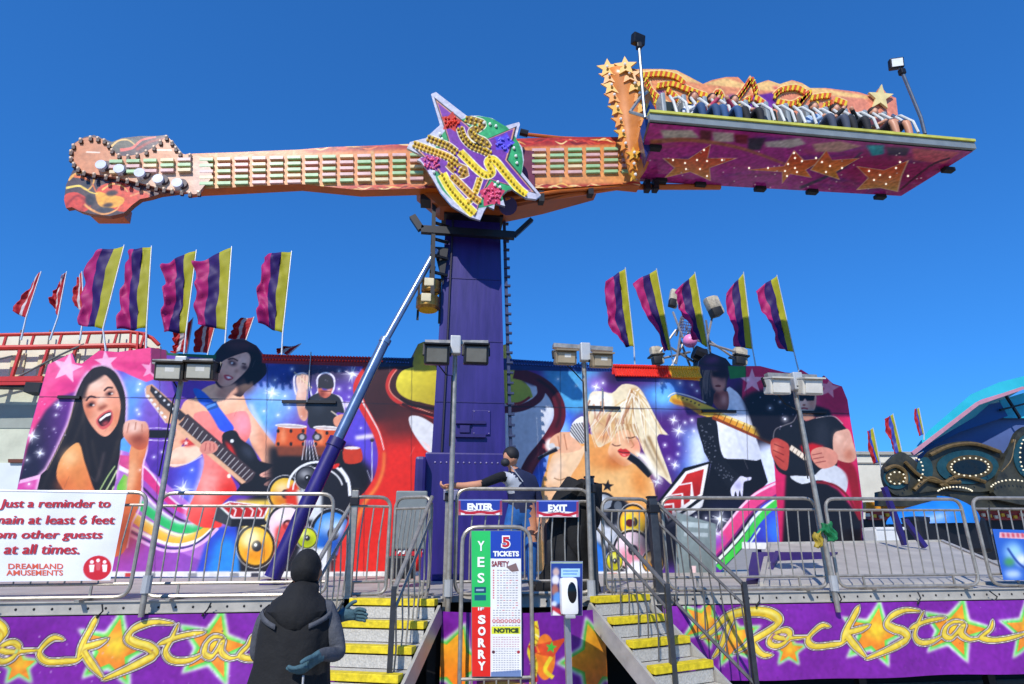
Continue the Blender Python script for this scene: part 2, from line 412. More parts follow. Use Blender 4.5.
for x in np.arange(-8, 11, 1.6):
    d.box((x, FR + 0.35, 0.61), (0.09, 0.09, 1.2))
d.each('jack_leg', DARK, plat)
# folded ramp plate at the right
rp = thing('sloping_ramp', 'grey sloping tread plate rising to the back behind the right hand railings', 'ramp', (6, 7.5, DECK))
A = [(3.9, 7.35, DECK + .035), (7.6, 7.35, DECK + .035), (9.6, 11.0, 1.83), (6.1, 11.0, 1.80)]
d = MB(); d.prism(A, (0, 0, -0.05)); d.build('tread_plate', DECKM, rp)
d = MB(); d.bar(A[1], A[2], .06, .06); d.bar(A[0], A[3], .06, .06); d.bar(A[3], A[2], .06, .06); d.each('edge_rail', EDGE, rp)

# ================================================================== painted backdrop
MY = 12.0
mur = thing('painted_backdrop', 'wide painted show backdrop of rock singers guitarists drummer and speakers on a starry purple ground', 'backdrop', PY(440, 575, MY))
cv = pcanvas((-12, 334, 868, 584), MY, '#5a2f96', 1.25)
f, L = cv.fill, cv.line
# starry ground
f("-12,340 420,340 420,590 -12,590", '#6a3aa8', g=(200, 360, 330, 560), c2='#5b35a6')
f(ellp(300, 370, 60, 26), '#4b3f9f', b=14); f(ellp(275, 400, 30, 22), '#8fd0ff', b=10, a=.9); f(ellp(258, 420, 22, 26), '#69b8f5', b=9, a=.9)
f(ellp(345, 380, 30, 24), '#6a4ab8', b=10); f(ellp(318, 372, 40, 12), '#2b2536', b=6, a=.85); f(ellp(360, 440, 18, 40), '#5a48cf', b=8)
f(ellp(285, 374, 16, 10), '#27357d', b=3.5); f("266,366 292,364 291,378 287,372 285,384 281,376 277,386 273,374 268,378", '#2b3f93', b=.8)
f(ellp(182, 480, 40, 36), '#4b2a9a', b=9); f(ellp(192, 478, 14, 30), '#4d6cf0', b=7, a=.9); f(ellp(186, 400, 16, 30), '#6a3aa0', b=8)
f(ellp(136, 395, 20, 26), '#79b6ff', b=8); f(ellp(130, 405, 9, 24), '#5f97ff', b=5); f(ellp(150, 410, 10, 18), '#7d53b8', b=5)
f("500,345 760,345 760,560 500,560", '#5e2a86', g=(560, 380, 700, 470), c2='#47205f')
f("540,366 600,362 604,380 590,410 566,420 548,392", '#4d9fd0', b=4); f(ellp(660, 392, 24, 16), '#4fa4f0', b=9); f(ellp(664, 397, 10, 9), '#77c6ff', b=5)
f(ellp(637, 378, 26, 8), '#4a2468', b=5); f(ellp(612, 378, 14, 8), '#2a1c40', b=5); f(ellp(596, 384, 10, 8), '#9a60c8', b=5)
f(ellp(690, 455, 18, 26), '#4590ee', b=9, a=.95); f(ellp(699, 452, 12, 26), '#dfe9ff', b=6); f(ellp(668, 450, 16, 20), '#50207c', b=7)
f("640,500 760,500 760,560 640,560", '#1c1a2c', b=5)
f("735,385 800,385 800,470 760,470", '#1d1a28', b=4); f("755,448 775,440 790,480 775,505 760,520", '#dfe6ff', b=4)
# left pink panel
f("-6,590 14,510 27,440 48,364 72,352 76,363 99,350 118,352 151,346 151,372 158,378 146,382 132,376 124,372 110,368 92,374 80,396 62,450 30,500", '#ee4684')
f("48,364 72,352 76,363 60,378 40,400 34,420", '#f2578f', b=1); f("75,363 99,350 118,352 100,366 82,378", '#e23a7c', b=1); f("112,362 151,362 151,372 130,370", '#d93277', b=1)
f("54,385 90,372 84,392 66,392", '#d8357c', b=2); f("60,372 90,366 80,378", '#f47aa4', b=2)
f(starp(67, 368, 16, 6.5, 12, sx=1.0), '#f6b6d2', b=.4); f(starp(66, 368, 10, 4, 12), '#f9cfe0', b=1.5, a=.6)
f(starp(106, 362, 12, 5, -6), '#f6b3d0', b=.4); f(starp(151, 369, 11, 4.5, 10), '#f39cc0', b=.4)
f("27,447 34,430 46,410 60,397 77,391 76,420 60,455 42,476 18,482", '#232038', g=(34, 440, 72, 430), c2='#673087', b=.5)
f("20,480 42,474 44,492 16,492", '#f0b4d6'); f("18,484 42,478 44,580 -4,580", '#d9479a'); f("-4,500 40,500 30,580 -8,580", '#8f2a86', b=6)
for q in ((58, 405, 2.6), (56, 415, 1.6), (54, 429, 1.2), (32, 436, 4.2), (40, 453, 3), (27, 460, 2), (29, 484, 2.4)): cv.spark(*q)
# rainbow ribbon at the left
f("110,440 135,440 150,470 200,512 240,505 268,520 268,575 110,577", '#b06ac4'); f("108,520 140,536 200,560 268,550 268,577 108,577", '#a23f9e', g=(125, 545, 190, 575), c2='#8a49b0')
f("205,545 215,528 268,520 268,577 195,577", '#2f49c2', b=1); f("216,540 232,536 250,577 205,577", '#2a86d8', b=2)
L("118,462 133,466 145,475 158,490 168,503 182,513 196,516", '#d8347c', 11); L("120,456 136,461 150,472 162,488 172,499 186,509 202,512", '#f3e4f2', 1.6); L("119,469 132,473 144,483 157,497 168,509 182,517 200,519", '#ead2ee', 1.5)
L("128,474 140,482 152,494 164,506 178,516 194,520 210,517", '#a050b4', 8); L("130,480 142,487 155,500 168,511 180,519.5 192,521.5 204,518 214,511", '#2b1a3c', 2.2)
L("128,484 140,491 153,504 166,515 180,523 194,525 206,522 216,515", '#f4d8e6', 2.6)
L("120,484 138,503 152,514 164,522 177,528 190,529 202,526 214,520 226,511", '#2fb862', 9); L("120,480 139,497 153,508 165,517 178,523 191,524.5 203,521.5", '#8fe0a4', 2, b=.6)
L("126,507 138,516 152,524 164,530 178,535 190,535 204,531 216,524 228,515", '#eef6d8', 3); L("122,512 134,518 146,527 158,534 171,540.5 183,541 196,537 209,529 222,518", '#f0b83a', 9); L("126,511 146,523 160,530 174,536 186,536 199,532", '#f9dc78', 2.2, b=.6)
L("124,524 136,530 150,537 164,543 178,545 190,543 202,538 214,527", '#fbf3ea', 3.2); L("124,528 134,533 148,541 162,547 177,548.5 191,546 204,538 216,526", '#31306b', 2)
L("124,532 134,537 147,544 162,550 177,551 192,548 206,540 218,528", '#e6b4e6', 3)
# singer at the far left
HAIR1 = "92,369 98,367 104,366.5 114,371 121,382 125.5,398 125,422 123.5,437 121,446 119,460 116,474 110,488 104,500 100,580 30,580 38,486 46,470 54,455 62,438 69,422 73,406 77,392 84,378"
f(strokep(sm(pts(HAIR1), True, 3), 4.0, None, False), '#efb9d8', b=.5)
f(sm(pts(HAIR1), True, 3), '#1d181b')
for a in ("84,384 77,404 66,436 50,470 42,490", "88,392 82,420 70,452 58,488", "118,440 112,460 104,484", "92,440 96,462 104,486", "86,400 84,430 90,470", "122,400 121,430 114,464"): L(a, '#4a4038', 1.6, .6, b=.5, a=.8)
L("75,402 64,436 47,470", '#b79a78', .8, b=.3, a=.8); L("104,452 100,470 96,482", '#6a5a58', 1.2, b=.5)
FACE1 = "84,391 87,383 93,380 103,374.5 110,379 116,388 119.5,398 120.5,409 117.5,423 111,433 105,436.5 98,433 90,423 84.5,411 82.5,400"
f(sm(pts(FACE1), True, 4), '#efb295', g=(92, 380, 116, 420), c2='#f0a07c')
m1 = cv.full(sm(pts(FACE1), True, 4))
f(ellp(96, 384, 10, 6), '#f6cdb4', b=3, clip=m1); f(ellp(87, 412, 5, 12), '#c2603a', b=3.5, clip=m1, a=.8); f(ellp(116, 418, 5, 12), '#d8774c', b=3, clip=m1, a=.8); f(ellp(92, 404, 6, 6), '#f2805c', b=3, clip=m1, a=.55); f(ellp(115, 400, 5, 6), '#f2805c', b=3, clip=m1, a=.5)
f(ellp(101, 405, 4.6, 3, -24), '#d98e6c', b=1, clip=m1); f(ellp(102.5, 407.5, 5.4, 2, -26), '#8e4430', b=.9, clip=m1, a=.9); f(ellp(101, 400, 2.2, 5, 15), '#f8d2ba', b=1.4, clip=m1)
L("86,401 90,396.5 96,397.5", '#402420', 1.8, b=.3); L("104,391 108,387.5 113,388", '#402420', 1.8, b=.3)
f(ellp(91, 404.5, 4.6, 2.5, -24), '#5a2d26', b=.6); f(ellp(91, 404.8, 1.7, 1.5), '#120c0e'); f(ellp(109.5, 393.5, 4.4, 2.3, -18), '#5a2d26', b=.6); f(ellp(109.5, 393.8, 1.6, 1.5), '#120c0e'); f(ellp(93.5, 405.2, 1, .8), '#e8dcd2'); f(ellp(112, 393.6, 1, .8), '#e8dcd2')
f(sm(pts("96,422 99,416 106,411 111,410 113,415 112,422 107,428 101,429"), True, 4), '#d65a56', b=.4); f(sm(pts("97.8,421 100,417.5 106,413 110.5,412 111.5,415 110,421 106,425 101,426"), True, 4), '#2a1013'); f("99,419.5 106,414 110.8,412.6 111,415 106,416.8 100,421.5", '#fdf6ee', b=.3); f(ellp(105.5, 423.4, 3.6, 1.9, -20), '#b8474a', b=.5)
f(sm(pts("98,367 110,369 104,375 95,381 88,384 86,378"), True, 4), '#241c1e', b=.5); f("84,378 92,374 90,382 86,392 84,402 82,396", '#241c1e', b=.6)
SH1 = "79,443 69,448 61,458 57,469 57,479 62,488 66,500 60,540 64,580 110,580 102,510 93,487 88,472 84,460"
f(sm(pts(SH1), True, 3), '#eaa05a', g=(66, 446, 82, 500), c2='#e2703a'); f(ellp(70, 458, 7, 9), '#f4c084', b=3.5); f(ellp(64, 484, 8, 5), '#c05a2a', b=3, a=.8); f(ellp(79, 478, 4, 16, -18), '#d07a3c', b=3)
f("96,492 104,478 112,466 117,462 116,480 112,494 106,520 98,520", '#20211f'); L("100,490 108,476 115,466", '#aac27a', 1.2, b=.2); L("104,494 112,480 117,470", '#c6d896', 1.3, b=.2); L("108,500 114,486", '#c6d896', 1.4, b=.2)
f("117,486 124,474 128,477 125,496 116,500", '#6fc23c'); f("121,440 124,437 131,446 131,453 120,450", '#5ea5ee'); f("120,455 131,456 129,468 119,464", '#d84a86'); f("119,465 129,470 128,474 119,470", '#f4ecf4')
ARM1 = "131,446 147,440 146,452 142,466 141,492 138,508 131.5,522 126,548 118,556 108,556 116,530 122,512 126,494 129,472"
f(strokep(sm(pts("148,432 147,450 143,466 142,492 139,510 132,524 127,548"), False, 3), 1.6, None, False), '#f2c4de', b=.4)
f(sm(pts(ARM1), True, 3), '#e8925c', g=(128, 470, 143, 474), c2='#d56a36'); f(ellp(128, 535, 14, 20, 20), '#8a2f1c', b=6, a=.75); f(ellp(131, 478, 3.5, 18, 8), '#f4bc8c', b=2.5)
FIST1 = "124,424 128,420.5 134,419.5 140,421 146,422 149,429 149,438 146.5,447 140,450 133,447 126,440 123,434"
f(sm(pts(FIST1), True, 4), '#eeb49c', g=(132, 422, 138, 448), c2='#c95f3c'); f(ellp(138, 439, 8, 5), '#7a2c1c', b=2.5, a=.8); f(ellp(134, 428, 7, 4), '#f8d6c2', b=2)
L("129,423 127,433", '#b46a50', .9, b=.3); L("136,422 135,430", '#b46a50', .9, b=.3); L("142,424 142,432", '#b46a50', .9, b=.3)
f("149,430 166,430 186,433 186,436 166,438 149,438", '#14121a'); L("149,428 168,428.5 188,431", '#eedff0', .8); L("149,440 166,440.5 188,437", '#eedff0', .8)
# guitarist in the pink dress
HT = "212,364 214,354 220,345.5 231,339.6 243,338.8 252,342 258,348 263.5,358 266.8,371 262,378.5 254,385 246,391 240,397 228,392 216,384"
SK2 = "214,384 236,384 243,394 248,408 256,420 266,434 276,446 282.5,456 285,467 282,480 272,485 266,478 262,462 252,446 240,420 205,414 193,404 199,392"
f(strokep(sm(pts("250,404 262,428 276,445 284,458 287,468 284,484 272,492"), False, 4), 3, None, False), '#fff4f4', b=1.2)
f(sm(pts("184,402 194,399 202,404 200,416 192,430 185,440 177,455 172,466 168,462 174,440 178,420"), True, 4), '#f2b48e'); f(sm(pts("168,458 176,448 186,446 199,444 204,449 200,456 186,464 172,467"), True, 4), '#fad2b2'); f(ellp(178, 463, 10, 2.6, -8), '#e8a07c', b=1.5, a=.8); L("170,465 186,464 202,456", '#fff2ee', 1, b=.4, a=.7)
f("180,441 192,438 200,444 186,447", '#d93a30', b=.5); f(starp(186, 443, 3), '#f6d4c8', b=.3)
f(sm(pts(SK2), True, 3), '#f6b890', g=(220, 390, 280, 470), c2='#f3a27c'); f(ellp(248, 424, 5, 20, -30), '#fbd2b4', b=3.5); f(ellp(272, 462, 5, 10), '#f9c29c', b=3); f(ellp(264, 440, 3, 12, -35), '#d8815e', b=2.5, a=.8); f(ellp(226, 398, 12, 8), '#fbcaa8', b=4)
DR2 = "193,417 204,411 222,415 240,411 248,414 251,432 243,446 232,462 229,472 235,484 236,492 226,500 218,512 222,526 208,528 196,525 186,515 194,496 202,474 204,459 200,448 206,438"
f(strokep(sm(pts("203,456 202,474 194,496 186,515 196,526"), False, 4), 3.5, None, False), '#ffe2f0', b=1.4)
f(sm(pts(DR2), True, 3), '#fa8a80', g=(200, 460, 236, 500), c2='#ee3f36'); m2 = cv.full(sm(pts(DR2), True, 3))
f(ellp(243, 424, 7, 12), '#ff9cae', b=4, clip=m2); f(ellp(208, 486, 8, 20, 12), '#ffa79c', b=4, clip=m2); f(ellp(230, 492, 8, 10), '#e02418', b=4, clip=m2); f(ellp(214, 440, 8, 14), '#f2746e', b=4, clip=m2)
for k in range(7): L([(206, 466 + k * 7), (216, 468 + k * 7), (228, 464 + k * 7)], '#d8463e', .8, b=.5, a=.6, clip=m2)
f(sm(pts(HT), True, 4), '#24131a'); f(ellp(246, 386, 9, 7, -25), '#6e5548', b=2.5, a=.9); f(ellp(240, 345, 14, 5), '#4a2a30', b=2.5)
f(sm(pts("245,352 258,354 264,370 258,380 248,384 244,374 250,366"), True, 4), '#1a0f14', b=1)
L("216,352 222,345 231,340.4 243,339.6 256,345.5 263,357", '#7a5a58', .9, b=.3, a=.7)
FACE2 = "219,366 223,361 230,357.5 238,354.5 247,352.5 250.5,358 248.5,367 244,373 239,378 231,384.5 224,386.5 219,384 216.5,377"
f(sm(pts(FACE2), True, 4), '#e2aa92'); m3 = cv.full(sm(pts(FACE2), True, 4)); f(ellp(219, 379, 3.5, 8), '#b26a54', b=2, clip=m3, a=.8); f(ellp(243, 360, 5, 5), '#f0c4b0', b=2, clip=m3)
f(ellp(232.5, 363, 4.2, 2.3, 24), '#3a2024', b=.5); f(ellp(244.5, 367.5, 3.0, 1.9, 24), '#3a2024', b=.5); f(ellp(232, 363, 1.2, 1), '#e8ddd8'); L("228,359.5 233,358.5 238,361", '#2c1618', 1.4, b=.3); L("242,363.5 246,364.2", '#2c1618', 1.2, b=.3); f(ellp(236.5, 371, 1.6, 1.0, 30), '#9a5644', b=.5); f(sm(pts("224,375 229,375 233.5,378 229,380.5 225,379"), True, 4), '#b84048', b=.3); f("226,376.4 229,376.4 232,378.2 228,378.6", '#f6ece6', b=.2)
f("224,386 236,383 238,392 226,400 214,396", '#dca083', b=1); f(ellp(222, 392, 6, 5), '#c88468', b=2.5, a=.8)
f(sm(pts("193,389 201,390 210,398 218,406 228,419 234,428 229,433 220,430 214,420 206,408 199,402"), True, 3), '#2a66c8', g=(196, 392, 226, 430), c2='#2c50d8'); f("205,405 216,401 219,407 208,411", '#1d4e96'); f("206,406 215,403 216,405 207,409", '#4f8ad8')
GB2 = "222,436 228,431 236,431 241,439 251,446 256,454 260,461 276,466 268,474 282,486 276,494 236,495 240,486 234,478 228,468 224,452"
f(sm(pts(GB2), True, 3), '#15151b'); f(ellp(248, 452, 4, 8, -40), '#3a3f4e', b=2); f("224,440 232,446 240,466 234,462", '#e02a22', b=1); f(ellp(232, 441, 1.8), '#f2f2f0'); f(ellp(229, 476, 1.8, 2.2), '#fdf6d8', b=.4)
f("183,416 188,414 256,473 252,480 246,484 178,425", '#3d2f33'); f("178,424 246,482 242,484 174,427", '#e6b088', b=.2)
for k in range(17):
    t = (k + .5) / 17; t = t ** 0.85; a = np.array((184.5, 415.5)) * (1 - t) + np.array((255, 474)) * t; b_ = np.array((178.8, 424.4)) * (1 - t) + np.array((247, 482)) * t; L([tuple(a), tuple(b_)], '#c8c4c0', .75, smooth=False)
f("146,386 152,384 186,414 183,420 178,425 166,423 156,408 146,396", '#dba27c'); f("151,385 186,415 180,421 160,404 150,391", '#2a262c'); L("145,388 146,396 156,409 166,423", '#f6d8c6', 1, smooth=False)
for k in range(6): f(ellp(148 + k * 3.4, 396 + k * 4.2, 1.8, 1.3, 40), '#f0ece4'); f(ellp(156 + k * 4.2, 392 + k * 4.2, 1.3), '#d8d8d8')
f(sm(pts("201,445 206,441 214,442 218,447 215,452 206,454 200,451"), True, 4), '#e08a78'); L("206,443 205,451", '#a84a44', .7, b=.3); L("210,442.6 210,451", '#a84a44', .7, b=.3); L("214,443.5 214,450", '#a84a44', .7, b=.3)
f(sm(pts("260,474 268,470 274,465 282,462 286,470 282,480 274,482 268,486 264,484 272,478 262,477"), True, 3), '#f0ac94'); L("263,475 274,472", '#b8665a', .8, b=.3); L("266,479 276,476", '#b8665a', .8, b=.3); L("268,484 278,480", '#b8665a', .8, b=.3)
for q in ((183, 489, 5.5), (162, 452, 1.6), (154, 457, 1.6), (192, 470, 1.4), (140, 384, 2.2), (138, 390, 1.6), (137, 410, 1.6), (139, 414, 1.8), (140, 470, 1.2)): cv.spark(*q)
# drummer
f(strokep(sm(pts("304,398 296,394 294,378 298,374 306,374 309,384 312,396 318,391 317,380 321,374 328,373 334,378 334,388 332,394 341,398 345,414 346,424"), False, 3), 1.6, None, False), '#f4eef6', b=.3)
f(sm(pts("298,390 303,388 307,391 306,402 308,414 305,421 300,418 297,408 296,398"), True, 4), '#e6b49c'); f(sm(pts("296,382 297,376 301,373.5 307,374.5 309.5,380 308,388 304,392 299,391"), True, 4), '#ecc0a8'); L("299,376 299,383", '#a86a54', .7, b=.2); L("302,375 302,383", '#a86a54', .7, b=.2); L("305,376 305,383", '#a86a54', .7, b=.2); L("294,372 312,388", '#e8d0a0', 1, smooth=False); f(ellp(304, 413, 4, 7), '#d07a5a', b=2); f(ellp(299, 388, 2, 12), '#f6d6c4', b=1.5)
f(sm(pts("308,399 318,393 330,393 339,397 343,406 344,413 336,413 337,428 310,428 308,412 305,408"), True, 3), '#22252c'); f(ellp(318, 405, 6, 8), '#343a44', b=3)
f(sm(pts("319,385 323,390 330,390 333,385 331,394 326,398 321,396 318,391"), True, 4), '#c8664e'); f(ellp(322, 394, 2.5, 3), '#8a3a2c', b=1); f(ellp(329, 391, 2, 3), '#e89a80', b=1); f(sm(pts("318,388 318.5,380 322,375.5 328,375 333,380 333.5,387 328,389 322,388"), True, 4), '#2c2a30'); L("320,391 331,391.5", '#6a2a24', .9, b=.3)
f(sm(pts("334,418 342,414 346,418 345,424 338,427 334,424"), True, 4), '#e89a78'); L("331,411 338,416", '#e8d8c0', 1)
f("344,402 360,402 360,408 344,408", '#eae0f0', b=1)
f("268,446 350,446 372,470 374,560 250,560 246,500 268,486", '#141218', b=2)
for (x0, x1, y0, y1) in ((275, 307, 424, 448), (313, 341, 426, 448)):
    f([(x0 + 3, y0 + 1), (x1, y0 + 2), (x1 - 2, y1), ((x0 + x1) / 2, y1 + 3), (x0, y1 - 2)], '#e2622a', g=(x0, y0, x1, y0), c2='#d04a1c'); f(ellp((x0 + x1) / 2, y0 + 2, (x1 - x0) / 2, 2.2, 3), '#f4ece6'); f(ellp((x0 + x1) / 2, y0 + 2.2, (x1 - x0) / 2 - 1.5, 1.1, 3), '#c8b8b4')
    f(ellp(x0 + 8, (y0 + y1) / 2, 2, 8), '#f6a274', b=1.6); f([(x0 + 1, y1 - 2), (x1 - 2, y1 - 2), (x1 - 3, y1 + 8), (x0 + 3, y1 + 8)], '#7e3c24', b=.8)
    for k in (0.1, 0.5, 0.88): f(ellp(x0 + (x1 - x0) * k, y0 + 7, 1.5, 2), '#1c1616'); f(ellp(x0 + (x1 - x0) * k, y1 - 4, 1.5, 2), '#1c1616')
f(ellp(302, 437, 5, 4), '#3a3438'); f(ellp(317, 437, 5, 4), '#3a3438'); f(ellp(302, 437, 2.5), '#a8a4a8'); f(ellp(317, 437, 2.5), '#a8a4a8')
for k in range(5): L([(305 + k * 2, 440), (302 + k * 4, 460)], '#d8d4dc', .8, smooth=False)
f(sm(pts("344,448 358,447 362,452 361,462 345,463"), True, 3), '#c8381c'); f(ellp(352, 448, 8, 1.5), '#ece4e0'); L("372,438 372,500", '#c8c8d8', 1); L("367,470 378,500", '#9a9ab0', .8); f(ellp(372, 440, 2), '#26242c')
f("355,436 376,433 374,438 356,440", '#f0e6f6', b=1)
for q in ((339, 371, 1.6), (339, 389, 1.8), (350, 388, 1.4), (352, 374, 5), (292, 369, 1.8), (272, 393, 4.5), (285, 396, 2), (264, 411, 2), (289, 408, 1.4), (278, 415, 1.6), (275, 380, 2.2), (361, 428, 1.2), (288, 404, 1.5), (349, 397, 1.2)): cv.spark(*q)
# speakers, left cluster
def speaker(cx, cy, rx, ry, c, c2, ring='#141418', cone='#26262c', hi=True):
    f(ellp(cx, cy, rx * 1.13, ry * 1.13), ring); L(ellp(cx, cy, rx * 1.17, ry * 1.17) + [(cx + rx * 1.17, cy)], '#e8e8e8', .6); f(ellp(cx, cy, rx, ry), c); f(ellp(cx + rx * .05, cy + ry * .3, rx * .85, ry * .6), c2, b=rx * .16); f(ellp(cx - rx * .2, cy - ry * .35, rx * .5, ry * .4), '#ffffff', b=rx * .17, a=.55)
    f(ellp(cx + rx * .06, cy, rx * .3, ry * .3), cone); f(ellp(cx, cy - ry * .06, rx * .09, ry * .09), '#ffffff', b=.4)
f("236,512 300,470 350,470 372,500 372,577 240,577", '#1b1a22', b=1); f("236,500 270,500 276,520 262,534 242,528", '#e8c24a', b=1)
speaker(285, 494, 15, 16, '#e8b428', '#d8791c'); f("284,492 298,480 300,506 288,510", '#d8341c', b=.6)
L(ellp(318, 488, 30, 26)[14:] , '#f2f2f2', 2.2); L(ellp(318, 490, 25, 22)[14:], '#f2f2f2', 1.4); speaker(307, 478, 10.5, 10.5, '#3a3a40', '#222228', '#0e0e12', '#0e0e12')
f("296,490 322,490 322,520 300,520", '#d8dcdc', b=.8); L("340,468 348,480 350,496", '#f2f2f4', 3); f(ellp(336, 466, 4, 2, -30), '#d8281c')
speaker(287, 525, 18, 18, '#f2d8dc', '#e89aa8'); f("276,528 290,520 286,560 272,556", '#d8342c', b=1, a=.8)
speaker(332, 534, 19, 22, '#2a7ed8', '#1a54b0'); f(ellp(338, 528, 5, 8), '#dff2ff', b=2)
f("300,548 330,548 330,577 290,577", '#e4e6ea', b=1); f(ellp(312, 566, 10, 10), '#22222a'); f(ellp(312, 566, 7, 7), '#b8bcc4'); speaker(306.7, 538, 9.5, 9.5, '#c8d21c', '#98a80c'); f(ellp(310, 573, 4, 2), '#d8286a')
speaker(255.6, 546, 17, 19, '#f2b92a', '#e89018'); f(ellp(250, 538, 8, 8), '#fdf0b8', b=3)
f("212,518 232,518 264,518 268,524 230,526", '#17171c'); f("214,519 218,506 232,518 231,527 213,520", '#3c3e42'); f("232,518 264,518 265,525 231,527", '#1c1c20'); f("218.5,506 229,501 270,505.5 264,518.5 232,518.5", '#f2ece8'); f("221,506 230,502.4 268,506.4 262.6,517 233.4,517", '#b81f1c')
for k in range(4): L([(229 + k * 9, 503.6 + k * .5), (236 + k * 8.6, 510 + k * .3), (234 + k * 8.6, 516.8)], '#f6eeea', 1.5, smooth=False)
# red ribbon and dark panel left of the tower
f("366,362 520,362 520,580 330,580 352,515 366,498 378,480 383,459 379,439 366,412 356,392 358,376", '#3c1c1e'); f("330,580 352,515 366,498 378,478 383,459 380,440 372,424 440,424 440,580", '#e0281c', b=3); f("376,420 440,404 440,436 384,440", '#5a201e', b=6); f("400,366 436,366 436,404 404,404", '#2a1416', b=3)
L("371,366 362,376 357,388 361,403 370,420 378,436 382,455 379,476 369,493 358,506 346,540 336,578", '#dc3026', 8, 8); L("367,370 360,384 362,400 370,415 379,432 384,450", '#f4e6e2', 2.2, .8, b=.3); L("384,452 383,470 376,488 364,504 354,530", '#f08a3a', 2, 4, b=.7)
L("396,369 390,376 387.5,387 392,397 402,404 416,410 434,417", '#c63028', 4); L("397,369 391,378 389,387 393,395 403,402 417,407.6 434,414", '#efa088', .8, b=.3)
f(sm(pts("436,366 410,368 400,373 396,384 399,393 408,399 420,402 440,403"), True, 3), '#e9d93c', g=(405, 375, 430, 404), c2='#b9a52a'); f("412,358 418,343 424,341 432,344 436,372 414,372", '#9a8f3a', g=(414, 350, 434, 366), c2='#d8c83c')
L("400,398 412,405 436,409", '#1a0e10', 3); L("402,404 414,410 436,416", '#3a0e14', 3.4)
f(sm(pts("409,417 418,416 430,422 440,432 440,456 428,452 418,440 411,428"), True, 3), '#dedfe4'); f("421,440 430,446 430,452", '#f2d2d0', b=.4); L("428,462 440,474", '#f6d8d4', 1, .3)
# ring, hat and white field right of the tower
f("500,372 520,376 560,400 570,420 556,430 546,448 530,470 516,510 512,580 500,580", '#d3d6de'); f("560,410 575,412 570,440 556,470 548,500 530,580 512,580 518,500 540,460", '#3a68d8', b=3); f("560,415 572,430 560,450 548,470 545,455", '#8cc4ff', b=3)
f("500,345 506,344 512,358 516,372 530,388 533,397 524,402 500,404", '#dccb42', g=(505, 360, 525, 402), c2='#9fae3a'); f("504,346 508,346 512,362 508,370", '#f4e46a', b=.8)
L("500,410 520,408 534,402 541,394 540,384", '#5c1420', 7, 8); L("506,404 520,403 530,397", '#8a2018', 2.5)
f("514,372 522,374 538,380 534,386 524,382", '#3a1c40', b=1); L("514,373 526,376 540,382 552,392 559,406 559,420 552,434 543,447 532,461 524,478 518,500 512,540", '#5a0f1c', 11, 13); L("537,379 550,388 558,400 560,414 556,428", '#28080f', 2.4, b=.6); L("554,434 545,447 535,461 527,478", '#9a3a38', 4, b=1.2)
# blonde singer
f(sm(pts("560,432 546,470 541,488 538,540 536,580 660,580 656,498 650,478 640,466 610,440"), True, 2), '#eca24e', g=(560, 460, 640, 540), c2='#f1bd7c')
f(ellp(612, 480, 34, 16), '#f3bd78', b=9); f(ellp(568, 470, 14, 20, 20), '#f0a45c', b=6); f(ellp(640, 482, 8, 16, -14), '#e08a3c', b=5); f(ellp(606, 462, 16, 5, 22), '#c4631c', b=3.4, a=.8); f(ellp(600, 455, 12, 14), '#ea9a50', b=5)
f(sm(pts("553,455 564,450 578,448 586,446 580,462 570,478 562,500 560,540 541,540 543,505 546,480 549,466"), True, 3), '#f0b884', g=(546, 480, 572, 480), c2='#f6cda0'); f(ellp(556, 470, 5, 14, 18), '#fadcc0', b=3.5)
L("554,478 560,480 566,478", '#7a4a2a', .8, b=.2); L("546,490 553,488 562,489", '#2a1c18', 1.8, b=.3)
f(ellp(551, 445, 6, 7), '#f6ece2', b=1); f(sm(pts("550,440 556,434 564,432 572,434 578,442 582,448 572,452 558,453 551,450"), True, 4), '#f0b48c'); L("558,436 560,450", '#b46a44', .9, b=.3); L("564,434 567,450", '#b46a44', .9, b=.3); f(ellp(552, 446, 3, 3), '#cfd0d0'); f(ellp(556, 448, 4, 1.6), '#c8c4c0')
L("557,449 546,454 538,459", '#16141a', 4.4, 3.2, smooth=False); L("556,447.6 546,452.6 538,457", '#7f8088', .7, smooth=False)
f(sm(pts("572,424 578,418 584,417 587,430 586,440 582,444 575,439 570,434"), True, 3), '#f3f1ee'); m4 = cv.full(sm(pts("572,424 578,418 584,417 587,430 586,440 582,444 575,439 570,434"), True, 3))
for k in range(8): L([(568, 428 + k * 3.2 - 2), (590, 440 + k * 3.2 - 12)][::1] if False else [(570 + k * 2.6 - 4, 421 - k * .4 + 4), (583 + k * 1.6 - 2, 445 - k * 1.2)], '#17171c', 1.1, smooth=False, clip=m4)
HAIRB = "590,394 600,391 612,393 622,384.5 634,385 641,390 648,402 655,416 662,428 668,435 660,434 657,439 661,452 666,465 672,484 664,478 655,472 648,460 642,448 636,436 626,442 616,440 606,444 598,447 592,432 588,414"
f(sm(pts(HAIRB), True, 3), '#eddbb4'); m5 = cv.full(sm(pts(HAIRB), True, 3))
f(sm(pts("590,396 604,393 612,398 610,412 596,414 590,410"), True, 3), '#f7f1e6', b=1.5); f(ellp(636, 393, 7, 4, 20), '#c88a4a', b=1.4, a=.9); f(ellp(612, 424, 20, 8, 15), '#c98a4a', b=4, a=.7, clip=m5); f(ellp(604, 436, 10, 6), '#e89a5c', b=3, a=.9, clip=m5)
for k in range(34):
    x_ = 586 + random.uniform(0, 46); y_ = 398 + random.uniform(0, 22); L([(x_, y_), (x_ + random.uniform(-8, 2), y_ + 12), (x_ + random.uniform(-12, 6), y_ + random.uniform(18, 30))], random.choice(('#b8745a', '#8f4f3a', '#d89a6c', '#c98878', '#fff6e4', '#f2dcae')), random.uniform(1, 2.4), .4, b=.35, a=.7)
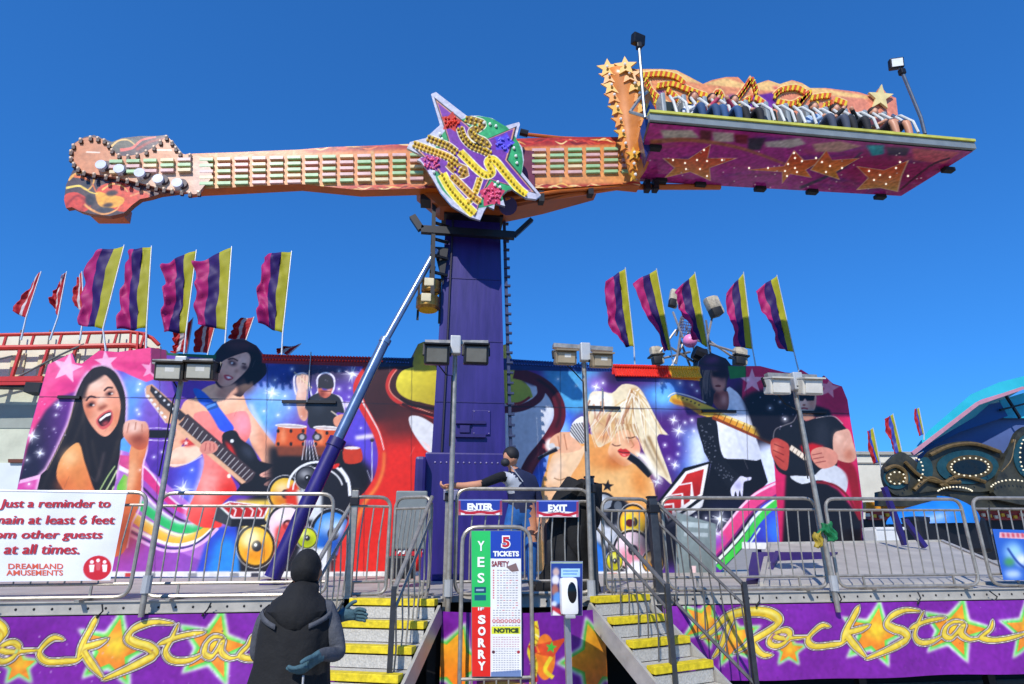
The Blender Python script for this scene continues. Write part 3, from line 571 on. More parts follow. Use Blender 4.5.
for k in range(26):
    a0 = (634 + random.uniform(-4, 6), 388 + random.uniform(0, 6)); e = [(590 + k * 3.0, 440 + random.uniform(-6, 8)), (600 + k * 2.6, 436 + random.uniform(-8, 18))][k % 2]
    c = random.choice(('#fbf0d2', '#d8b070', '#a8703c', '#fff8e6', '#c79a5e')); L([a0, ((a0[0] * .45 + e[0] * .55) + random.uniform(-5, 5), (a0[1] * .6 + e[1] * .4)), e], c, 1.5, .5, b=.35, a=.75, clip=m5)
f(sm(pts("612,440 618,432 628,430 638,440 640,452 634,462 624,466 614,460 608,452"), True, 4), '#f4bc8e'); f(ellp(636, 446, 4, 6), '#ec8c70', b=2.5, a=.8); f(ellp(614, 455, 5, 6), '#e8a070', b=2); f(ellp(618, 462, 12, 4, 20), '#b85a22', b=2, a=.7); f(ellp(630, 442, 5, 3, 15), '#c9805c', b=1.2, a=.8); L("612,444 616,446 621,445", '#5a2a20', 1, b=.3); f(sm(pts("617.5,451 620.5,448.4 623,449.2 626,448.8 630.5,452.6 624,452.4"), True, 4), '#c8302c', b=.25); f(sm(pts("618,451.6 624,453 630.5,453 627,456.6 622,456.4"), True, 4), '#de4640', b=.3); L("618,451.5 624,452.7 630.5,452.8", '#4a0c10', .9, b=.2); f(ellp(624, 455, 2, .7, 10), '#f09a90', b=.4, a=.8); L("630,440 634,445 631,448", '#c07a54', .9, b=.4); L("626,437.5 631,438 635,436.6", '#4a2418', 1.1, b=.25)
for k in range(9): L([(610 + k * 3.4, 424), (611 + k * 3.8, 434), (612 + k * 4.2, 440 + (k % 3) * 3)], random.choice(('#f6e6c0', '#dcb878', '#b98550')), 1.7, .4, b=.3, a=.85)
L("629,456 638,462 651,475", '#131218', 7.5, 8, smooth=False); L("630,452.6 640,459 652,471", '#8a8a92', 1, smooth=False, b=.2); f("634,452 646,454 656,470 664,482 655,478 644,462", '#f2ead8', b=.6); L("648,436 657,456 668,478", '#8a6030', 2.6, .8, b=.5); L("644,440 652,456 660,470", '#5a3a1e', 1.6, .5, b=.5)
f("562,484 570,486 580,487 586,483 592,492 596,510 590,530 562,530 560,510", '#17161b', b=.4); f(starp(590, 484, 9, 4, 20), '#d8262a'); f(starp(590, 484, 6.5, 2.8, 20), '#f0e4e0'); f(starp(590, 484, 5, 2.2, 20), '#a81a22'); f(starp(607.6, 486, 6.4, 2.7, 6), '#17161b')
# speakers right cluster
f("590,500 656,500 656,577 590,577", '#22212a', b=1); f(ellp(603, 502, 12, 10), '#121218'); f(ellp(603, 502, 9.6, 7.6), '#8d949e'); f(ellp(601, 499, 5, 3), '#eaf0f4', b=1.5); f(ellp(618, 506, 7, 8), '#16161c'); f(ellp(618, 506, 4, 5), '#5a6068'); f("590,512 606,514 620,530 612,548 590,540", '#c8ccd4', b=1.5); f(ellp(610, 520, 6, 7), '#15151b', b=1)
f("622,496 656,496 656,512 630,506", '#eda75a', b=.5); speaker(633, 522, 13, 16, '#f2a41e', '#e8c41a'); f("622,516 634,512 634,530 622,526", '#f4d41c', b=.7); f(ellp(630, 523, 4.5, 4), '#5a1418'); f("590,534 606,552 606,577 590,577", '#2a74d4', b=.8)
speaker(632, 550, 17, 18, '#f4d4da', '#e88a9a'); speaker(614.5, 561, 7.5, 9, '#d8d01c', '#a8a010'); f("634,560 650,562 650,577 620,577", '#f2f2f2', b=.6); speaker(653, 562, 10, 11, '#f2b030', '#e89018')
# chevron block, right
f("657,503 684,468 711,461 705,498 667,527", '#101014'); f("661,501.6 685.5,471.5 708.5,464 702.6,495 668,522", '#f4eeea'); f("687,474 704,469 700,494 694,498 692,482 681,484", '#cf2a22', g=(690, 472, 698, 496), c2='#9a1a18'); f("679,485.6 691,483.6 690,501 684,505 683,493 671,494.6", '#c92822', g=(680, 486, 686, 504), c2='#a01c1a'); f("669,496 681.6,494.4 681,507 675,512 674,503 663,504", '#c42622'); f("663,506 672.6,504.6 672,514 668.6,519", '#b8221e')
f("706,497 712,500 668,530 666,526", '#e8e6e2')
# gothic guitarist in white shirt
f("697,418 716,416 722,452 760,456 768,482 756,496 735,545 692,545 704,500 711,464 704,452", '#141319'); f(ellp(672, 540, 34, 26), '#16151f', b=6); f("708,500 760,494 742,545 690,548", '#17162a', b=3)
f(sm(pts("727,388 734,390 740,396 748,410 756,438 761,459 742,459 722,457 717,440 715,418 719,410"), True, 3), '#e6e6ee', g=(722, 420, 758, 430), c2='#cfd2de'); L("730,400 736,430 744,455", '#c4c7d4', 1.5, b=.8); f("716,416 724,420 734,424 722,430 718,428", '#f2f2f6', b=1)
f(sm(pts("712,392 726,390 729,400 727,410 720,411 713,402"), True, 4), '#8a4a42'); f(ellp(724, 400, 3, 5), '#c88a7c', b=1.5); f(ellp(716, 396, 2.5, 4), '#4a2020', b=1.2)
f(sm(pts("698,368 700,358 706,354 712,353 719,355.5 726,358 731,364 730,373 727,382 726,392 720,388 714,394 713,404 708,410 703,404 701,392 699,380"), True, 3), '#28202c'); f(ellp(706, 382, 5, 12), '#4c464c', b=2.5); f(ellp(712, 360, 8, 3, -10), '#6a3468', b=2); f(sm(pts('696,364 706,366 720,367 733,371 728,374 714,371 700,369'), True, 4), '#3a2440', b=.4)
for k in range(16): L([(702 + k * .7, 370), (702 + k * .5 + random.uniform(-2, 2), 380), (703 + k * .45 + random.uniform(-3, 2), 390 + random.uniform(0, 14))], random.choice(('#6a5a58', '#4a3c40', '#857068', '#2a2026')), 1.2, .5, b=.3, a=.8)
f(sm(pts('712,372 722,372 726,380 724,390 716,391 712,384'), True, 4), '#c08070', b=.8); f('712,371 727,371 726,377 712,377', '#1a1016', b=.5); f(ellp(718, 386, 3, 1.2), '#6a2a28', b=.4); f(ellp(722, 372, 5, 8), '#221020', b=2)
f(sm(pts("697,420 706,417 716,420 719,440 722,454 730,466 740,476 741,482 736,487 728,487 720,476 712,466 705,452 699,434"), True, 3), '#19191f')
for k in range(60):
    t = random.random(); a = np.array((705, 422)) * (1 - t) + np.array((732, 480)) * t + np.array((-6 * math.sin(t * 3), 6 * math.sin(t * 3))); f(ellp(a[0] + random.uniform(-5, 6), a[1] + random.uniform(-2, 2), random.uniform(.4, 1.1), .5, random.uniform(0, 180)), '#8d92a0', a=.6)
f(sm(pts("731,488 737,480 741,476 746,477.5 751,477 750.5,480 744,482 743,490 742,498 739.6,490 738,499 735.6,491 733.5,498 731,494"), True, 3), '#dcd8ec', b=.2); f(ellp(738, 485, 3, 4), '#a9a2c8', b=1.2)
f("671,396 676,394 690,398 702,403 712,407 720,411 718,416 708,417 700,415 690,408 683,405 674,404 669,401", '#e6b63a'); f("671,398 690,403 704,412 700,415 690,408 674,404", '#b8731c', b=.6); L("668,397 671,394.4 677,393 692,397 706,403", '#fbf0e4', 1, b=.2)
for k in range(5): f(ellp(683 + k * 4, 398 + k * 1.7, 1, .8), '#3a2a18')
f("716,411 774,434.5 771,443 712,417", '#e08a2a', g=(720, 412, 768, 440), c2='#e0b83c'); f("716,411 774,434.5 773,436.5 715,413", '#f8d880', b=.3); f("713,416 771,442 770,444.4 712,419", '#8a3a14', b=.3)
for k in range(9): t = (k + .5) / 9; L([(717 + 55 * t, 411.6 + 22.6 * t), (714 + 55.5 * t, 417.4 + 24.4 * t)], '#6a4416', .8, smooth=False)
# pink arch and blue field at lower right
f("742,548 750,520 766,500 790,488 812,500 812,548", '#3f45c8', g=(770, 505, 800, 545), c2='#3a2c86'); f(ellp(776, 530, 9, 16), '#3c82ff', b=5); f(ellp(800, 525, 8, 20), '#5a3cc0', b=5)
L("712,552 722,541 734,526 743,514 752,503 764,494 776,488 788,486", '#e8437f', 12, 13); L("706,546 720,533 732,518 742,506 754,495 766,488 780,481.5", '#f8c8dc', 2.4); L("712,560 726,546 739,530 750,515 762,504 778,494", '#7a2a70', 2); L("714,564 728,550 742,534 753,519 765,507 780,497", '#e8f2e0', 3); L("718,568 732,554 746,538 757,522 768,510 778,502", '#45cc4a', 6.5); L("726,572 738,558 750,543 760,528", '#d8f4d4', 1.6); f("704,540 716,530 726,540 712,556", '#9a48b4', b=2)
# guitarist in black shirt, far right panel
f("744,366 760,366 798,373 801,368 811,375 821,382 824,374 834,383 842,386 848,400 850,418 856,450 862,500 862,550 780,550 772,430 752,412 742,398", '#d0245a', b=.4); f("744,366 798,373 790,392 760,400 744,398", '#c02050', b=2); f("820,384 842,386 848,402 840,420 820,404", '#b81a4a', b=3)
f("742,398 752,392 770,388 800,386 800,430 790,440 778,446 760,440 748,414", '#17141d', b=1.2); f("812,404 830,410 832,418 812,418", '#15131a', b=1)
f(starp(752, 381, 13, 5, 0), '#e8a4b8', b=.4); f(starp(829, 388, 11, 4.6, 10), '#e28a98', b=.4)
f(sm(pts("796,386 804,380 812,382 816,390 816,404 813,412 807,417 800,416 796,408 794,396"), True, 4), '#eab8a0'); f(ellp(812, 402, 3, 10), '#b87864', b=2); f(sm(pts("793,392 795,382 803,377 812,378 818,386 817,396 814,390 798,390"), True, 4), '#1a1518'); f("796,394 815,394 814,400.6 807,401 805,398.4 803,401 797,400.6", '#121014'); f(ellp(804, 405, 1.6, 1), '#9a5644', b=.4); L("800,409 804,408 808,409", '#a8363a', 1.6, b=.2); f("799,414 812,412 816,420 800,422", '#b5806a', b=.6)
f(sm(pts("772,446 774,430 780,426 792,422 800,418 806,421 816,418 832,416 842,424 849,433 844,440 836,440 838,456 834,474 812,480 788,476 776,468"), True, 3), '#1a1b21'); f(ellp(822, 436, 8, 16), '#2a2c34', b=4); L("773,442 775,430 784,425.4 793,421.6 797,414", '#6a6468', 1, b=.2); L("816,418 833,416 843,424", '#a89a98', .8, b=.2)
f("786,474 814,476 838,490 862,520 862,550 782,550", '#17151b', b=1)
f(sm(pts("790,476 812,476 820,470 830,464.5 840,468 848,476 846,492 840,490 830,483 818,480 802,484"), True, 3), '#d8dade', g=(810, 470, 845, 486), c2='#c2c4ca'); L("816,482 834,485 848,497 860,520", '#7a1a22', 2.4, b=.4); f(sm(pts("836,462 848,460 856,470 860,490 862,520 856,512 850,490 846,474"), True, 3), '#8a1622', b=.6); f("800,446 812,443 824,446 816,462 804,456", '#c01a22', b=.6)
f(sm(pts("834,434 842,430 849,430 853,442 856.5,456 852,462 844,462 836,458 833,448"), True, 4), '#d8a088'); f(ellp(849, 455, 5, 6), '#b86a4e', b=2, a=.85); f(ellp(838, 438, 3, 6), '#f0c4ac', b=2)
f(sm(pts("811,452 816,448 824,447 833,450 838,456 836,464 828,468 820,468 813,461"), True, 4), '#d68a74'); L("812,455 822,453", '#8a3a34', .8, b=.3); L("813,459 824,457", '#8a3a34', .8, b=.3); L("815,463 826,461", '#8a3a34', .8, b=.3)
L("790,447 807,459", '#ead8c0', 5, 5, smooth=False)
for k in range(5): L([(791 + k * 3.4, 445.5 + k * 2.4), (788.6 + k * 3.4, 450 + k * 2.4)], '#6a5040', .6, smooth=False)
f(sm(pts("771,441 776,438 784,441 789,446 789,458 787,470 780,468 774,460 771,452"), True, 4), '#b84438'); f(ellp(776, 448, 3, 6), '#d8705a', b=1.5); L("774,444 784,448", '#6a1c1a', .8, b=.3); L("773,450 784,455", '#6a1c1a', .8, b=.3); L("775,456 784,462", '#6a1c1a', .8, b=.3)
for q in ((654, 371, 2), (662, 383, 2), (680, 383, 2.2), (692, 385, 2), (697, 391, 2), (673.6, 420, 3), (678.6, 431, 4), (685, 422.6, 1.6), (692, 420, 1.8), (665, 445, 1.8), (679, 444, 1.5), (678, 454, 1.6), (675, 465, 3), (669, 459, 2), (657, 482, 3.4), (596, 387, 3), (603, 383, 2), (558, 379, 2), (576, 386, 1.4), (770, 408, 2), (785, 419, 2.4), (780, 402, 1.3), (748, 380, 1.2), (694, 431, 1.4), (720, 519, 5), (706, 518, 2), (696, 517, 1.6), (715, 533, 4)): cv.spark(*q)
for k in range(70):
    x, y = random.choice(((random.uniform(640, 700), random.uniform(375, 470)), (random.uniform(740, 795), random.uniform(392, 430)), (random.uniform(270, 360), random.uniform(366, 420)), (random.uniform(20, 70), random.uniform(400, 470)))); f(ellp(x, y, random.uniform(.35, .8)), '#e8dcff', a=random.uniform(.2, .7))
# boxes at the foot, top bands, panel joints
f("676,512 716,524 716,577 676,577", '#7e8a88'); f("680,520 712,526 712,577 684,577", '#8b9794', g=(684, 530, 712, 560), c2='#6d7876'); L("682,524 708,526", '#b6c2c0', 5, smooth=False); L("684,534 708,535", '#b0bab8', 4, smooth=False); f("690,566 696,566 696,576 690,576", '#e8c4c0')
f("165,347 216,352 216,359 165,355", '#1d5c3a'); f("151,346 166,346 168,378 158,378 151,372", '#7a1450'); f("262,352 374,356 374,367 262,363", '#b02026', g=(300, 354, 300, 366), c2='#7c1018'); f("372,356 414,357 412,366 372,367", '#15244a'); f("500,358 618,363 618,372 500,370", '#173a86', g=(560, 360, 560, 372), c2='#1d2a66'); f("612,366 700,367 700,381 612,374", '#e42c22', g=(640, 372, 700, 376), c2='#f0a42a'); f("728,366 746,366 746,377 730,379", '#2c7a38')
f("110,571.5 660,571.5 660,577 110,577", '#e6e2dc'); f("742,542 862,545 862,551 742,549", '#eeeae4')
for k in range(24):
    x = 125 + k * 21; f([(x, 573), (x + 9, 573), (x + 9, 577), (x, 577)], random.choice(('#2a2a30', '#c83a34', '#8a8a8e', '#d8d6d0', '#3a3a44', '#4a7ac0')))
L("-12,396.5 120,397.5 260,399.5 420,405", '#1a1520', .7, smooth=False, a=.85); L("505,406.5 700,409.5 860,414", '#1a1520', .7, smooth=False, a=.85)
for x in (161, 268, 366, 412, 505, 560, 655, 745):
    L([(x, 340), (x - (512 - x) * .05 * 0 + (x - 487) * .02, 580)], '#1a1520', .6, smooth=False, a=.55)
for k in range(60):
    x, y = random.uniform(20, 850), random.uniform(360, 570); L([(x, y), (x + random.uniform(-6, 6), y + random.uniform(2, 14))], random.choice(('#f4eef0', '#2a2430', '#c8c0c8')), .35, a=random.uniform(.15, .4), smooth=False)
cv.grain(.018)
OUT = "-3,577 14,505 27,440 48,364.5 72,353 75.5,363 82,363.5 99,350.6 118,352 151,347.5 166,350 168,353 214,355 216,352 222,344.6 231,339.4 243,338.4 256.6,345.6 263,354 300,355.5 385,357.5 411,358 418,344 424,341.5 434,344 500,346 506,344 512,359 555,362 614,367 698,368 699,361 706,354.5 712,353 726,358.5 731,365 746,366 760,366 785,372.4 798,373.6 801,369.4 811,375.6 821,383 824,375.4 833,383.6 842,386.4 847.5,400 850,417 857,459 863,506 864,551 742,549 716,577"
cv.mesh('art_panel', paint_mat('backdrop print', 0.36, 0.05, 0.8, spec=0.35), mur, OUT)
b = MB(); b.prism([PY(*p, MY + 0.012) for p in pts(OUT)], (0, 0.05, 0)); b.build('backing_board', mat('raw aluminium board', '#8a8a8c', 0.5, 0.4), mur)
# frame posts behind and joint bars in front
b = MB()
for x0 in (60, 160, 300, 400, 560, 660, 760, 830): b.bar(PY(x0, 575, MY + .12), PY(x0 + (512 - x0) * .04, 385, MY + .12), .08, .08)
b.each('support_post', DPURPLE, mur)
b = MB()
for (a, c_) in (((58, 397), (80, 397.4)), ((282, 401.5), (336, 402)), ((586, 407), (602, 407.4)), ((604, 407.6), (620, 408)), ((702, 411), (736, 411.6)), ((800, 412), (826, 412.4))): b.bar(PY(*a, MY - .03), PY(*c_, MY - .03), .05, .055)
b.each('joint_clamp', DARK, mur)
b = MB(); b.tube([PY(307, 402, MY - .06), PY(311, 352, MY - .06)], .012, 6); b.tube([PY(602, 408, MY - .06), PY(602.5, 388, MY - .06)], .012, 6); b.each('hoisting_wire', STEEL, mur)
# bulb strips along the top
def bulbs(name, a, c_, n, rows, colm, r=.035, dz=.1):
    q = MB()
    for j in range(rows):
        for k in range(n):
            t = (k + .5 * (j % 2)) / n; p = PY(a[0] + (c_[0] - a[0]) * t, a[1] + (c_[1] - a[1]) * t, MY - .03); q.ell(p - np.array((0, 0, dz * j)), (r, r, r), 7, 5)
    o = q.build(name, colm, mur, True); tag(o, kind='stuff'); return o
CR = mat('red bulb cap', '#e03020', 0.25, 0, .1); CY = mat('amber bulb cap', '#f0b030', 0.25, 0, .1); CB = mat('blue bulb cap', '#25509a', 0.25, 0, .1)
for nm, a, c_, n, m_, col in (('red_band', (263, 355), (384, 357.6), 40, CR, 0), ('blue_band', (512, 360), (612, 365), 36, CB, 0), ('dark_band', (386, 358), (410, 359), 9, CB, 0)):
    bulbs('bulb_strip', a, c_, n, 2, m_, .02, .08)
q = MB()
for k in range(34):
    t = k / 33.; p = PY(614 + 83 * t, 367.4 + 2.0 * t, MY - .03)
    q.mat(0 if k < 22 else 1); q.bar(p, p + np.array((.04, -.05, -.20)), .05, .05)
    q.ell(p + np.array((0, -.03, .03)), .04, 6, 4)
tag(q.build('bulb_strip', [CR, CY], mur), kind='stuff')
# ================================================================== ride tower
TY = 10.0
tw = thing('ride_tower', 'tall square purple tower in the middle that carries the rotating arm', 'tower', PY(467, 585, TY))
b = MB(); XC = 0.50
def ring(z, hw, d0, d1): return [(XC - hw, TY - d0, z), (XC + hw, TY - d0, z), (XC + hw, TY + d1, z), (XC - hw, TY + d1, z)]
R1 = [ring(DECK, .66, 0, .9), ring(2.9, .62, 0, .9), ring(5.6, .56, 0, .86), ring(8.1, .50, 0, .8)]
V = sum(R1, []); Fc = []
for i in range(3):
    for k in range(4): a = i * 4; Fc.append((a + k, a + (k + 1) % 4, a + 4 + (k + 1) % 4, a + 4 + k))
Fc.append((12, 13, 14, 15)); b.add(V, Fc); b.build('column', PURPLE, tw)
b = MB(); b.box((XC - .03, TY - .01, 2.25), (1.36, .3, 1.95), bev=.03); b.build('base_box', PURPLE, tw)
b = MB(); b.box((XC - .77, TY - .15, 2.75), (.17, .5, .75), bev=.05); b.box((XC + .70, TY - .1, 2.4), (.14, .4, .5), bev=.05); b.box((XC - .86, TY - .18, 2.42), (.06, .3, .2), bev=.02); b.each('hinge_bracket', DPURPLE, tw)
b = MB()
for k in range(13): b.ell((XC - .55 + k * .092, TY - .165, 3.06), (.017, .012, .017), 6, 4)
for k in range(2):
    b.ell((XC - .7, TY - .165, 1.7 + k * .7), (.025, .02, .025), 6, 4)
b.each('bolt', mat('zinc bolts', '#9a8fb0', .35, .7), tw)
b = MB()
p0 = PY(455, 422, TY - .05); p1_ = PY(484, 436, TY - .05)
b.box((XC + .02, TY - .04, p0[2]), (.5, .06, .05)); b.box((XC + .02, TY - .04, p1_[2]), (.5, .06, .05)); b.box((XC - .08, TY - .035, (p0[2] + p1_[2]) / 2), (.16, .05, .12))
b.build('cross_bracket', DPURPLE, tw)
# seams, hatch and conduit on the tower face
b = MB()
for z, hw in ((4.1, .585), (5.2, .555), (6.4, .53)): b.box((XC, TY - .004, z), (hw * 2, .012, .018))
b.each('weld_seam', DPURPLE, tw)
b = MB(); b.box((XC + .2, TY - .012, 3.75), (.3, .03, .42), bev=.01); hc_ = b.build('hatch', PURPLE, tw); b = MB()
for i in (-1, 1):
    for j in (-1, 1): b.ell((XC + .2 + i * .125, TY - .03, 3.75 + j * .185), (.012, .01, .012), 6, 4)
b.each('screw', MATS['zinc bolts'], hc_)
b = MB(); b.tube([(XC - .45, TY - .03, 3.2), (XC - .42, TY - .03, 4.6), (XC - .40, TY - .03, 6.2), (XC - .38, TY - .03, 7.6)], .018, 6); b.build('conduit', mat('dusty black conduit', '#1c1830', .6), tw)
b = MB(); b.box((XC - .28, TY - .17, 2.55), (.24, .03, .16), bev=.01); b.build('data_plate', mat('dull alloy plate', '#8d8798', .4, .5), tw)
# cable ladder on the right edge
b = MB(); e0 = np.array((XC + .72, TY + .1, 2.9)); e1 = np.array((XC + .60, TY + .1, 7.7))
b.bar(e0, e1, .09, .05)
for k in range(26):
    p = e0 + (e1 - e0) * (k + .5) / 26; b.box(p + np.array((0.02, -.05, 0)), (.11, .06, .035))
b.build('cable_ladder', mat('blue grey cable tray', '#39415e', .5, .4, .2, 8), tw)
b = MB()
z = PY(470, 239, TY)[2]
b.bar((XC - .95, TY - .25, z), (XC + .75, TY - .25, z - .02), .1, .14); b.bar((XC + .75, TY - .25, z - .02), (XC + 1.08, TY - .25, z + .34), .08, .08); b.bar((XC - .95, TY - .25, z), (XC - 1.12, TY - .25, z + .26), .1, .12)
b.bar((XC - .75, TY - .25, z + 1.0), (XC - .70, TY - .25, z - 1.3), .07, .07); b.bar((XC - .75, TY + .2, z + .8), (XC - .75, TY + .2, z - .9), .06, .06)
for k in range(5): b.bar((XC - .76, TY - .25, z + .5 - k * .33), (XC - .45, TY - .1, z + .5 - k * .33), .045, .045)
b.box((XC - .86, TY - .2, z + .75), (.26, .3, .36)); b.prism([(XC - .72, TY - .1, z - .25), (XC - .45, TY - .1, z - .25), (XC - .52, TY - .1, z - 1.0)], (0, .08, 0))
b.build('service_platform', DARK, tw)
b = MB(); b.box((XC, TY - .06, 7.9), (1.1, .3, .6)); b.tube([(XC, TY - .5, 8.35), (XC, TY + .9, 8.35)], .42, 20); b.box((XC, TY + .3, 8.2), (1.2, .9, .8)); b.build('bearing_head', DARK, tw)

# brass drum lamps beside the tower
lp = thing('beacon_drum', 'two stacked gold drums hanging at the left side of the purple tower', 'beacon', PY(428, 285, TY - .1))
GOLD = mat('old brass', '#a07a3c', .3, .8, .2, 8)
for (x, y, r, h) in ((431, 287, .17, .26), (428, 303, .21, .28)):
    c = PY(x, y, TY - .1); b = MB(); b.tube([c + np.array((0, 0, -h / 2)), c + np.array((0, 0, -h * .35)), c + np.array((0, 0, h * .3)), c + np.array((0, 0, h / 2))], [r * .8, r, r, r * .7], 18)
    dd = b.build('drum', GOLD, lp, True)
    b = MB(); b.box(c + np.array((-.03, -r * .93, .02)), (.17, .06, .15), bev=.015); b.build('lens', mat('cream lens', '#d8c9a2', .3), dd)
b = MB(); c = PY(430, 292, TY - .1); b.tube([c + np.array((.05, .1, .55)), c + np.array((.03, .05, .2))], .03, 8); b.bar(c + np.array((-.18, .12, .3)), c + np.array((.22, .14, .3)), .05, .05); b.bar(c + np.array((-.2, .1, .2)), c + np.array((-.2, .1, -.5)), .04, .04); b.bar(c + np.array((.18, .1, .3)), c + np.array((.18, .1, -.55)), .04, .04); b.build('hanger', DARK, lp)

# hydraulic ram propping the tower
rm = thing('hydraulic_ram', 'long slanting hydraulic ram with purple barrel and steel rod propping the tower', 'hydraulic ram', PZ(268, 583, DECK))
pA, pB, pC = PY(272, 578, 9.3), PY(334, 447, 9.5), PY(436, 250, 9.85); pM = PY(385, 341, 9.7)
b = MB(); b.tube([pA, pB], .115, 20); b.build('barrel', PURPLE, rm, True)
b = MB(); b.tube([pB, pB + (pC - pB) * .035], .135, 20); b.build('collar', DPURPLE, rm, True)
b = MB(); b.tube([pB, pM], .086, 20); b.build('rod', mat('blue steel rod', '#6f82a0', .3, .6, .14, 5), rm, True)
b = MB(); b.tube([pM, pC], .06, 16); b.tube([pM - (pM - pB) * .02, pM + (pC - pM) * .02], .098, 16); b.build('inner_rod', mat('pale steel rod', '#8497b4', .28, .6, .12, 5), rm, True)
b = MB(); b.box(pA + np.array((0, .15, -.12)), (.34, .3, .2), bev=.03); b.bar(pA + np.array((-.9, .15, -.16)), pA + np.array((.5, .15, -.16)), .16, .08); b.build('foot_bracket', DPURPLE, rm)

# ================================================================== guitar shaped arm
BY = 9.45
arm = thing('guitar_arm', 'long rotating ride arm shaped like an electric guitar neck with flame edges', 'ride arm', PY(470, 165, BY))
NECK_T = "196,153.5 240,152 300,149.5 330,147 360,146 420,143.5 480,141 530,138 580,137 640,137"
NECK = NECK_T + " 640,186 620,184 560,188 520,188 430,188 400,189 360,190 330,187 300,184 200,189 186,191 186,154"
cv = pcanvas((180, 132, 646, 196), BY, '#e89a62', 1.5); f, L = cv.fill, cv.line
f("180,130 646,130 646,200 180,200", '#d67a3a', g=(300, 140, 304, 190), c2='#de9456')
for x in (216, 294, 372, 440, 560): L([(x, 138), (x + 1, 192)], '#d8b878', 3, smooth=False, a=.6)
def flames(x0, x1, y0, y1, top):
    n = int((x1 - x0) / 7)
    f([(x0, y0 - 3 if top else y0), (x1, y1 - 3 if top else y1), (x1, y1 + 5), (x0, y0 + 5)], '#a83026', b=1)
    for k in range(n):
        x = x0 + (x1 - x0) * k / n; y = y0 + (y1 - y0) * k / n + random.uniform(-1, 3); c = random.choice(('#c8362c', '#e8743a', '#f2b45a', '#7a2420', '#d84a34', '#f6cf8a'))
        L([(x, y), (x + 7, y + random.uniform(-3, 3)), (x + 15, y + random.uniform(-2.5, 2.5)), (x + 23, y + random.uniform(-3, 3))], c, random.uniform(1.2, 3), .5, b=.3, taper=3)
flames(306, 640, 147, 137, True); flames(300, 640, 187, 184, False); flames(420, 640, 144, 138, True)
cv.grain(.04)
cv.mesh('neck_face', paint_mat('painted fibreglass', .3, .06, 4, coat=.2), arm, NECK)
b = MB(); b.prism([PY(*p, BY + .012) for p in pts(NECK)], (0, .22, 0)); b.build('neck_beam', ORANGE, arm)
# light bars: five per fret
LB = [mat('pale green light bar', '#a2c692', .3), mat('pink light bar', '#d8aca6', .3), mat('cream light bar', '#e4ceA0', .3)]
b0 = MB()
def bars(x0, x1, n, ya, yb, pitch, rows=5, ph=0, dy=.03):
    for k in range(n):
        q = MB(); x = x0 + (x1 - x0) * k / (n - 1); t = k / (n - 1)
        wpx = (x1 - x0) / (n - 1) * .76
        for r in range(rows):
            y = ya + (yb - ya) * t + pitch * r
            c0, c1 = PY(x, y, BY - dy), PY(x + wpx, y - .25, BY - dy)
            q.mat((0, 0, 1, 2, 0, 1, 1)[(k * 3 + ph + r * (1 + k % 3)) % 7]); q.bar(c0, c1, .05, .058)
        q.build('light_bar_row', LB, arm)
bars(200, 410, 13, 160, 155, 6.0); bars(532, 622, 6, 150.5, 149, 5.6, 5, 2)
bars(110, 178, 5, 162, 160, 5.2, 3, 1, .09)
# headstock: flame painted board with a heart shaped plate over it
HS = "71,150 74,143 84,137 94,135 104,139 112,142 122,138 140,136 156,136 166,135 176,145 182,153 188,160 192,190 160,194 150,197 140,199 132,205 124,213 110,216 92,214 80,211 72,207 66,208 64,200 66,185 72,172 76,165"
cv = pcanvas((58, 128, 200, 226), BY + .02, '#c24a38', 1.6); f, L = cv.fill, cv.line
f("58,128 200,128 200,226 58,226", '#4b3c44'); f(ellp(100, 200, 34, 14), '#5a4a48', b=4)
f(sm(pts("64,196 74,192 84,196 92,204 84,212 72,208 66,208"), True, 3), '#d84a3a'); f(sm(pts("100,186 120,182 136,190 150,196 136,204 124,212 108,206 96,198"), True, 3), '#dc5238'); f(sm(pts("96,192 108,194 124,198 120,206 106,208 98,204"), True, 3), '#f2a83c')
L("68,180 76,174 88,172 94,180 88,190 80,186", '#f2b050', 3, 1, b=.3); L("66,188 80,186 90,192 98,194", '#f2d060', 2.4, .8, b=.3); L("74,176 84,178 92,184 96,192", '#e87438', 3, 1, b=.3); L("84,204 92,210 104,214 116,210 120,204", '#f4a45a', 2.6, 1, b=.3); L("102,190 112,184 122,186 128,192", '#f4c06a', 1.8, .8, b=.2); L("130,196 144,192 152,196", '#f2905a', 2, 1, b=.3)
f(ellp(112, 193, 6, 2.6, -8), '#3a2a30', b=.4); f(ellp(87, 184, 5, 3.4), '#33333c', b=.5); f(ellp(90, 200, 5, 6), '#2e3038', b=.8); f(ellp(108, 205, 5, 2, -10), '#3a2a30', b=.5); f(ellp(104, 210, 8, 2.6), '#404048', b=.6); L("66,206 76,196 84,200 82,210", '#8a1f22', 2, .7, b=.4)
f("108,143 124,138 140,140 132,150 116,152", '#5c5a4e'); L("110,148 118,141 128,140 136,146", '#f2c070', 2, 1, b=.3); L("120,150 132,148 142,140 156,137", '#e0685a', 3.4, 1.4, b=.3); L("136,150 150,142 166,138", '#b04038', 3, 1.4, b=.4); L("140,192 152,190 164,194", '#e8986a', 3, 1.4, b=.4)
cv.grain(.05)
hd = cv.mesh('headstock_board', MATS['painted fibreglass'], arm, HS)
b = MB(); b.prism([PY(*p, BY + .034) for p in pts(HS)], (0, .1, 0)); b.build('headstock_backing', mat('brown board edge', '#8a4a26', .5), arm)
b = MB(); b.prism([PY(*p, BY + .14) for p in pts("86,212 126,206 124,217 92,217")], (0, .22, 0)); b.build('counterweight_end', ORANGE, arm)
